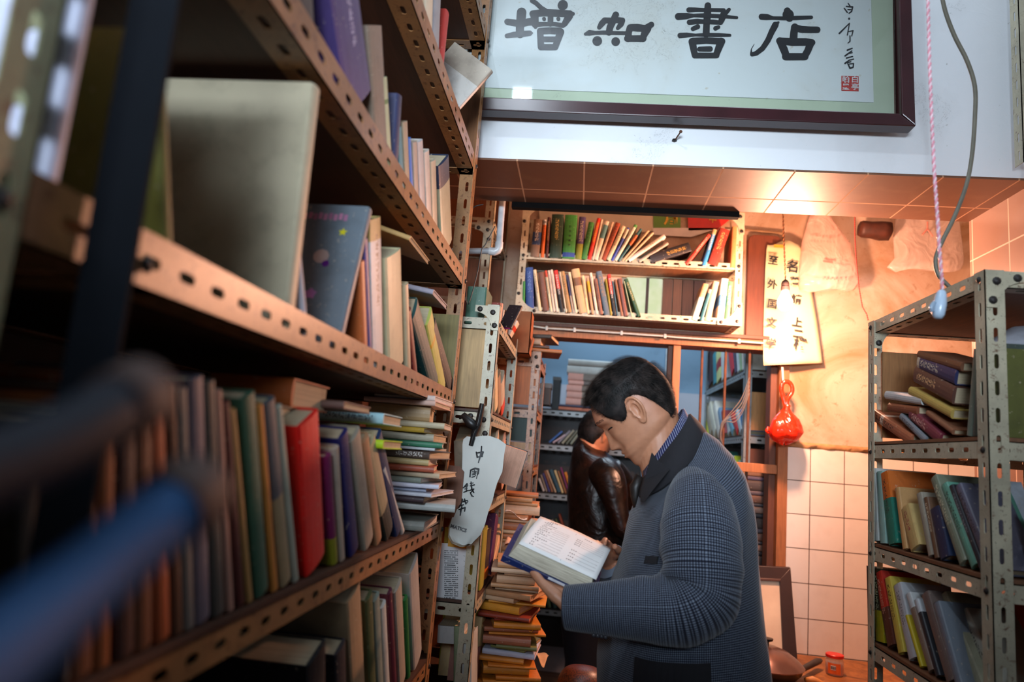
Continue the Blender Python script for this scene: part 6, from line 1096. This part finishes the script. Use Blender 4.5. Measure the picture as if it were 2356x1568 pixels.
# pocket flap, breast welt
def tpos(th, f): a = int(min(f, len(RG)-2))*6; return ringP(th/(2*math.pi)*72, f*6)
mb = MB(); mb.grid(lambda i, j: tpos(1.50+.86*i/12, 9.15+.95*j)+Vector((-.004, -.009, 0)), 12, 1); o = mb.build('pocket_flap', CO, jk); o.modifiers.new('s', 'SOLIDIFY').thickness = .004
mb = MB(); mb.grid(lambda i, j: tpos(2.25+.22*i/4, 5.2+.35*j-.12*i/4)+Vector((-.006, -.006, 0)), 4, 1); o = mb.build('breast_pocket_welt', CO, jk); o.modifiers.new('s', 'SOLIDIFY').thickness = .003
for k in range(4):
    c = at(1366+9*k, 1460+1.5*k, Y=1.485)-OM; mb = MB(); mb.lathe([(.004, 0), (.0045, .002), (.002, .004)], c, 10, Matrix.Rotation(math.pi/2, 3, 'X')); mb.build('cuff_button', plain('#3a3a40', .2), jk, smooth=True)
# striped shirt collar
t = NT('striped_shirt'); s = t.n('SeparateXYZ', ins={0: t.coord('UV')}); ln = t.math('LESS_THAN', t.math('FRACT', t.math('MULTIPLY', s.outputs[0], 150)), .13); t.set(col=t.mix(ln, '#0f1648', '#b8bcc8'), rough=.8)
mb = MB()
def shP(i, j):
    th = -2.75+5.5*i/48; c = CB(th, 0); ctr = (mp_(1588, 974)+mp_(1478, 1120))/2; out = (c-ctr); out.z = 0; out.normalize(); fr = max(0, -math.cos(th)); h = [(.034-.005*fr, -.012), (.036, -.006), (.012, .000), (-.03-.035*fr, .004)][j]; return c+upv*h[0]+out*h[1]-OM
mb.grid(shP, 48, 3, uvf=lambda i, j: (i*.0105, j*.02)); o = mb.build('shirt_collar', t.m, ME, smooth=True); o.modifiers.new('s', 'SOLIDIFY').thickness = .0015
mb = MB(); mb.tube([mp_(1474, 1095)-OM, mp_(1462, 1120)-OM, mp_(1461, 1142)-OM, mp_(1464, 1165)-OM], [(.012, .012), (.020, .015), (.015, .011), (.012, .008)], 12); mb.build('necktie', plain('#1a1614', .5, 0, .3, 60, 'dark_tie'), ME, smooth=True)
TR = plain('#0e1016', .85, 0, .2, 30, 'dark_trousers'); mb = MB()
for s_ in (1, -1): a = Vector((hp0.x, YM-s_*.09, hp0.z))-OM; mb.tube([a+Vector((0, s_*.02, .06)), a, Vector((a.x-.01, a.y, .52)), Vector((a.x+.02, a.y, .12)), Vector((a.x+.02, a.y, .05))], [(.11, .12), (.105, .12), (.078, .085), (.07, .08), (.072, .085)], 20, up=(1, 0, 0))
mb.tube([a+Vector((0, -.0+.09*0+(.09), .16)), a+Vector((0, .09, -.02))], [(.165, .14), (.15, .13)], 20, up=(1, 0, 0)); mb.build('trousers', TR, ME, smooth=True)
for s_ in (1, -1): mb = MB(); x, y = hp0.x-OM.x, -s_*.09; mb.tube([Vector((x+.075, y, .035)), Vector((x+.03, y, .055)), Vector((x-.07, y, .05)), Vector((x-.16, y, .035)), Vector((x-.225, y, .022))], [(.032, .033), (.045, .055), (.048, .048), (.045, .034), (.02, .018)], 16); mb.build('shoe', plain('#0c0a0a', .3), ME, smooth=True)
# the open book he holds
hb = thing('open_book', 'thick open reference book with blue cover resting on the reader\'s hand', 'book', at(1290, 1310, Y=1.6)); OB = Vector(hb.location); YB0, YB1 = 1.555, 1.72
A0, A1 = at(1166, 1276, Y=YB0), at(1366, 1370, Y=YB0); E1 = (A1-A0); Lb = E1.length; E1.normalize(); E2 = (at(1236, 1190, Y=YB1)-at(1190, 1250, Y=YB0)); Db = E2.length; E2 = (E2-E1*E2.dot(E1)).normalized(); E3 = E1.cross(E2); E3 = E3 if E3.z > 0 else -E3
Q = lambda a, b, c: A0+E1*a+E2*b+E3*c-OB
def boxq(mb, a0, a1, b0, b1, c0, c1, bow=0.0, n=10):
    vs = []
    for i in range(n+1):
        a = a0+(a1-a0)*i/n
        for b in (b0, b1):
            for c in (c0, c1): vs.append(Q(a, b, c+(bow*math.sin(math.pi*i/n) if c == c1 else 0)))
    fs = []
    for i in range(n):
        k = 4*i; fs += [(k, k+1, k+5, k+4), (k+2, k+6, k+7, k+3), (k, k+4, k+6, k+2), (k+1, k+3, k+7, k+5)]
    fs += [(0, 2, 3, 1), (4*n, 4*n+1, 4*n+3, 4*n+2)]; mb.add(vs, fs)
mb = MB(); cv_ = lambda a: -.017+.011*max(0, min(1, a/(Lb*.8))); mb.grid(lambda i, j: Q(-.008+(Lb+.014)*i/12, [-.002, -.006, -.004, Db*.8, Db+.004, Db+.004, -.002][j], [-.001, -.002, cv_(-.008+(Lb+.014)*i/12), -.012, -.005, -.001, -.001][j]), 12, 6); mb.add([Q(-.008, b, c) for b, c in ((-.002, -.001), (-.006, -.002), (-.004, cv_(0)), (Db*.8, -.012), (Db+.004, -.005), (Db+.004, -.001))], [(0, 1, 2, 3, 4, 5)]); mb.add([Q(Lb+.006, b, c) for b, c in ((-.002, -.001), (-.006, -.002), (-.004, cv_(Lb)), (Db*.8, -.012), (Db+.004, -.005), (Db+.004, -.001))], [(5, 4, 3, 2, 1, 0)]); o = mb.build('cover', M_COVER, hb); o['c1'] = lin('#16295e'); o['c2'] = lin('#16295e'); o['c3'] = lin('#16295e'); o['dm'] = (.1, .2, 0.0); o['bp'] = (2.0, 3.0, 0.0); o['label'] = 'dark blue cover edge'
for a0, a1 in ((.10, .138), (.172, .186)): mb = MB(); boxq(mb, a0, a1, -.0068, -.0052, -.0062, -.0016, 0, 1); mb.build('white_mark', plain('#d8dce4', .5), hb)
# page block as a slanted stack, its near edge leaning back
t = NT('book_block_edge'); mpn = t.n('Mapping', ins={'Vector': t.coord('UV'), 'Scale': (4, 900, 1)}); n = t.noise(1, 2, mpn.outputs[0]); t.set(col=t.mix(t.ramp(n, .3, .7), '#9a9280', '#cfc8b4'), rough=.85)
TB = .030; mb = MB(); sec = [(0, 0), (.002, .010), (.006, .022), (.012, TB), (Db-.01, TB), (Db, 0)]
mb.grid(lambda i, j: Q((.004+(Lb-.010)*i/12)+(.0 if i < 12 else .0)+.010*sec[j][1]/TB*(1 if i == 0 else -1 if i == 12 else 0), sec[j][0], sec[j][1]), 12, 5, uvf=lambda i, j: (i/12, sec[min(j, 5)][1]*1.0+.0))
for i in (0, 12): mb.add([Q((.004+(Lb-.010)*i/12)+.010*s_[1]/TB*(1 if i == 0 else -1), s_[0], s_[1]) for s_ in sec], [tuple(range(6))], 0, [[(s_[0], s_[1]) for s_ in sec]])
mb.build('page_block', t.m, hb)
PT = lambda a, b, out=0: Q(.014+(Lb-.022)*a+.018*b, .010+(Db-.012)*b, TB+.001+.010*math.sin(min(1, b*1.3)*math.pi*.55)+.004*math.sin(a*3.1)*b+out)
mb = MB(); mb.grid(lambda i, j: PT(i/16, j/10), 16, 10); o = mb.build('page', plain('#e6e6e4', .75, 0, .04, 8, 'white_page'), hb, smooth=True); s_m = o.modifiers.new('s', 'SOLIDIFY'); s_m.thickness = .0006; s_m.offset = -1
pg = o; mb = MB(); r4 = random.Random(5)
def glyph(a, b, s, n):
    for k in range(n):
        x = a+k*s*.85
        for _ in range(5):
            gx, gy = x+r4.uniform(-.25, .25)*s*.7, b+r4.uniform(-.3, .3)*s*1.1; h = r4.random() < .5; w_, h_ = (s*.55, s*.09) if h else (s*.08, s*.62)
            mb.add([PT(gx-w_/2, gy-h_/2, .0005), PT(gx+w_/2, gy-h_/2, .0005), PT(gx+w_/2, gy+h_/2, .0005), PT(gx-w_/2, gy+h_/2, .0005)], [(0, 1, 2, 3)])
def leader(a0, a1, b): mb.add([PT(a0, b-.0015, .0004), PT(a1, b-.0015, .0004), PT(a1, b+.0015, .0004), PT(a0, b+.0015, .0004)], [(0, 1, 2, 3)])
for k, (b, n, x) in enumerate(((.93, 4, .17), (.88, 3, .14), (.84, 4, .11), (.79, 6, .13), (.74, 2, .12), (.69, 5, .11), (.63, 4, .10), (.57, 5, .11), (.51, 3, .10), (.45, 5, .11), (.39, 2, .10), (.32, 6, .12), (.25, 3, .11), (.18, 2, .11), (.11, 2, .11))):
    glyph(x, b, .033, n); 
    if k > 3: leader(x+n*.029+.02, .43, b-.008); glyph(.44, b-.006, .016, 3)
for k, (b, n) in enumerate(((.86, 4), (.75, 3), (.69, 3), (.63, 3), (.57, 3), (.40, 3), (.31, 3), (.23, 3), (.15, 3))):
    glyph(.58 if k else .66, b, .033, n)
    if k: leader(.66, .90, b-.008); glyph(.91, b-.006, .016, 3)
mb.add([PT(.525, .05, .0004), PT(.528, .05, .0004), PT(.528, .9, .0004), PT(.525, .9, .0004)], [(0, 1, 2, 3)]); mb.build('printed_text', plain('#3a3c44', .6), pg, fix=False)
# ---------------------------------------------------------------- man in the leather jacket, back room
YK = 3.72; mk = lambda x, y, Y=YK: at(x, y, Y=Y)
MK = thing('person', 'person in dark brown leather jacket turned away, short black hair, behind the doorway', 'person', (mk(1380, 1400).x, YK, 0)); OK = Vector(MK.location)
kO = mk(1388, 1006); U2 = Vector((.78, .50, -.36)).normalized(); V2 = Vector((.32, .12, .9)); V2 = (V2-U2*V2.dot(U2)).normalized(); L2 = U2.cross(V2).normalized(); L2 = L2 if L2.y < 0 else -L2; KK = .00112
kO = kO-L2*.062+Vector((0, 0, .0))
mb = MB(); head_mb(mb, kO, U2, L2, V2, KK, 48, 56)
for s_ in (1, -1): ear_mb(mb, kO, U2, L2, V2, KK, s_)
nb = mk(1362, 1070); mb.tube([kO+(U2*-25)*KK, kO+(U2*-32-V2*50)*KK, nb, mk(1368, 1110)], [.055, .056, .065, .09], 18)
mb.tube([mk(1375, 1090), mk(1372, 1200), mk(1362, 1330), mk(1350, 1420)], [(.18, .11), (.19, .13), (.17, .12), (.17, .12)], 18, up=(1, 0, 0))
for s_ in (1, -1):
    a = mk(1350, 1430)+Vector((0, -s_*.09, 0)); mb.tube([a+Vector((0, 0, .08)), a, Vector((a.x, a.y, .5)), Vector((a.x-.02, a.y, .06))], [.09, .09, .06, .045], 12); mb.tube([Vector((a.x-.05, a.y, .04)), Vector((a.x+.05, a.y, .04)), Vector((a.x+.17, a.y, .025))], [.035, .04, .022], 10)
hand_mb(mb, mk(1490, 1185, 3.62), (1, .3, .0), (-.2, .6, -.5), (0, .3, 1), .95, curl=.5); hand_mb(mb, mk(1500, 1170, 3.95), (1, -.1, 0), (0, -1, 0), (0, 0, 1), .95, curl=.5)
mb.v = [tuple(Vector(v)-OK) for v in mb.v]; o = mb.build('body', skin('#b87a58', 'warm_skin'), MK); remesh(o, .006, 2)
mb = MB()
def hk(i, j):
    th = 2*math.pi*i/48; vl = hline(th); a_ = abs(((th+math.pi) % (2*math.pi))-math.pi); vl = vl-45 if a_ > 1.65 else vl; t = j/30; v = 111.9-(111.9-vl)*t; hg = 9*min(1, (1-t)*4)**.6+1; u, x, vv = head_pt(th, v, hg); return kO-OK+(U2*u+L2*x+V2*(vv+hg*max(0, (v-60)/52)))*KK
mb.grid(hk, 48, 30, closed=True); mb.add([hk(i, 0) for i in range(48)], [tuple(range(48))]); mb.build('hair', HM, MK, smooth=True)
t = NT('brown_leather'); n = t.noise(14, 5, None, 1.5); n2 = t.noise(9, 3, None, 2.5); t.set(col=t.mix(t.ramp(n, .4, .7), '#0c0604', '#241008'), rough=.36, spec=.5).bump(n2, .45, .012); LE = t.m
mb = MB(); kr = [((1332,1001),(1392,1036),.068),((1318,1026),(1410,1052),.135),((1308,1085),(1432,1090),.20),((1306,1130),(1440,1135),.215),((1306,1185),(1446,1190),.215),((1306,1240),(1446,1245),.21),((1306,1300),(1436,1300),.21),((1304,1350),(1430,1352),.215),((1302,1392),(1428,1395),.22)]
def kp(i, j):
    a = min(int(j/3), len(kr)-2); t_ = j/3-a; b_, f_, w = [[kr[a][q][k]*(1-t_)+kr[a+1][q][k]*t_ for k in (0, 1)] if q < 2 else kr[a][2]*(1-t_)+kr[a+1][2]*t_ for q in (0, 1, 2)]; B, F_ = mk(*b_), mk(*f_); th = 2*math.pi*i/40
    fo = 1+.02*math.sin(6*th+j*.9)+.012*math.sin(9*th-j*1.4); return (B+F_)/2+(F_-B)/2*math.cos(th)*fo+Vector((0, -w*math.sin(th)*fo, -.04*abs(math.sin(th))*max(0, 1-j/8)))-OK
mb.grid(kp, 40, 24, closed=True); mb.add([kp(i, 0) for i in range(40)], [tuple(range(40))]); jk2 = mb.build('leather_jacket', LE, MK, smooth=True)
for pts, in (([mk(1385, 1080, 3.56), mk(1402, 1105, 3.50), mk(1418, 1165, 3.47), mk(1432, 1215, 3.46), mk(1455, 1205, 3.50), mk(1482, 1188, 3.60)],), ([mk(1400, 1080, 3.88), mk(1425, 1110, 3.94), mk(1445, 1160, 3.97), mk(1470, 1180, 3.97), mk(1495, 1172, 3.95)],)):
    mb = MB(); P_ = smoothpts([p-OK for p in pts], 6); mb.tube(P_, [.075+.012*math.sin(q*.3)-.030*q/len(P_) for q in range(len(P_))], 24, fn=lambda s, t, i: 1+.05*math.sin(s*55+1.5*math.sin(t))*math.exp(-((s-.3)/.10)**2)+.015*math.sin(3*t+s*20)); mb.build('sleeve', LE, jk2, smooth=True)
mb = MB()
for s_ in (1, -1): a = mk(1350, 1430)+Vector((0, -s_*.09, 0))-OK; mb.tube([a+Vector((0, s_*.02, .12)), a, Vector((a.x, a.y, .5)), Vector((a.x-.02, a.y, .04))], [(.15, .13), (.12, .13), (.085, .095), (.08, .09)], 18, up=(1, 0, 0))
mb.build('trousers', plain('#0c0f1c', .85, 0, .2, 30, 'navy_trousers'), MK, smooth=True)
for s_ in (1, -1): mb = MB(); x, y = mk(1350, 1430).x-OK.x, -s_*.09; mb.tube([Vector((x-.08, y, .035)), Vector((x-.02, y, .055)), Vector((x+.08, y, .045)), Vector((x+.19, y, .025))], [(.03, .033), (.045, .05), (.045, .04), (.02, .018)], 14); mb.build('shoe', plain('#0c0a0a', .3), MK, smooth=True)
# ---------------------------------------------------------------- crouching person, only the crown of reddish hair in view
YS3 = 2.35; c3 = at(1338, 1610, Y=YS3); P3_ = thing('person', 'crown of reddish brown hair of a seated person at the bottom edge', 'person', (c3.x, YS3, 0)); O5 = Vector(P3_.location); U3, V3, L3 = Vector((-.97, 0, -.2)).normalized(), Vector((-.2, 0, .97)).normalized(), Vector((0, -1, 0)); K3 = .00104
cz = c3.z-.03; h0 = Vector((0, 0, cz)); mb = MB(); head_mb(mb, h0, U3, L3, V3, K3, 40, 48)
for s_ in (1, -1): ear_mb(mb, h0, U3, L3, V3, K3, s_)
mb.tube([h0+Vector((.02, 0, 0)), h0+Vector((.045, 0, -.12)), Vector((.06, 0, cz-.2))], [.05, .052, .08], 14); mb.tube([Vector((.06, 0, cz-.2)), Vector((.09, 0, cz-.32)), Vector((.10, 0, .32))], [(.16, .09), (.17, .11), (.16, .13)], 14, up=(1, 0, 0))
for s_ in (1, -1):
    mb.tube([Vector((.08, s_*.09, .32)), Vector((-.20, s_*.10, .36)), Vector((-.24, s_*.10, .34)), Vector((-.18, s_*.10, .08)), Vector((-.18, s_*.10, .05))], [.085, .065, .058, .042, .04], 12); mb.tube([Vector((-.16, s_*.10, .04)), Vector((-.24, s_*.10, .04)), Vector((-.36, s_*.10, .022))], [.036, .038, .02], 10)
    mb.tube([Vector((.05, s_*.17, cz-.22)), Vector((.0, s_*.20, cz-.40)), Vector((-.14, s_*.12, .44))], [.05, .042, .028], 10); hand_mb(mb, Vector((-.15, s_*.115, .435)), (-1, -s_*.2, -.15), (0, 0, -1), (0, -s_, 0), .9)
o = mb.build('body', skin('#b88060', 'warm_skin'), P3_); remesh(o, .006, 2)
t = NT('reddish_hair'); mpn = t.n('Mapping', ins={'Vector': t.coord(), 'Scale': (300, 300, 20)}); n = t.noise(1, 3, mpn.outputs[0]); t.set(col=t.mix(t.ramp(n, .35, .7), '#2a0f06', '#7a3414'), rough=.4)
mb = MB(); hl3 = lambda th: hline(th)
def h3(i, j):
    th = 2*math.pi*i/48; a = abs(((th+math.pi) % (2*math.pi))-math.pi); vl = hline(th)-(60 if a > 1.1 else 10); tt = j/30; v = max(-95, 111.9-(111.9-vl)*tt); hg = 14*min(1, (1-tt)*4)**.6+1; u, x, vv = head_pt(th, max(v, -60), hg); return h0+(U3*u+L3*x+V3*(v+hg*max(0, (v-60)/52)))*K3
mb.grid(h3, 48, 30, closed=True); mb.add([h3(i, 0) for i in range(48)], [tuple(range(48))]); mb.build('hair', t.m, P3_, smooth=True)
mb = MB(); mb.tube([Vector((.06, 0, cz-.17)), Vector((.07, 0, cz-.22)), Vector((.09, 0, cz-.35)), Vector((.10, 0, .34)), Vector((.09, 0, .28))], [(.08, .07), (.19, .11), (.195, .13), (.18, .15), (.15, .12)], 20, up=(1, 0, 0))
for s_ in (1, -1): mb.tube([Vector((.06, s_*.15, cz-.22)), Vector((.0, s_*.20, cz-.40)), Vector((-.12, s_*.125, .44))], [.065, .055, .042], 14)
mb.build('coat', plain('#10121a', .85, 0, .2, 30, 'dark_coat'), P3_, smooth=True); mb = MB()
for s_ in (1, -1): mb.tube([Vector((.10, s_*.09, .31)), Vector((-.20, s_*.10, .36)), Vector((-.26, s_*.10, .33)), Vector((-.18, s_*.10, .06))], [.10, .08, .075, .058], 14)
mb.build('trousers', plain('#0c0f1c', .85, 0, .2, 30, 'navy_trousers'), P3_, smooth=True)
P3_.rotation_euler = (0, 0, -math.pi/2); st = thing('low_stool', 'small wooden stool under the seated person, below the frame', 'stool', (c3.x, YS3-.09, 0)); mb = MB(); mb.bb(-.14, .14, -.12, .12, .15, .178); mb.build('seat', M_WOODD, st, bevel=.004)
for x in (-.12, .12):
    for y in (-.10, .10): mb = MB(); mb.bb(x-.015, x+.015, y-.015, y+.015, 0, .15); mb.build('leg', M_WOODD, st)
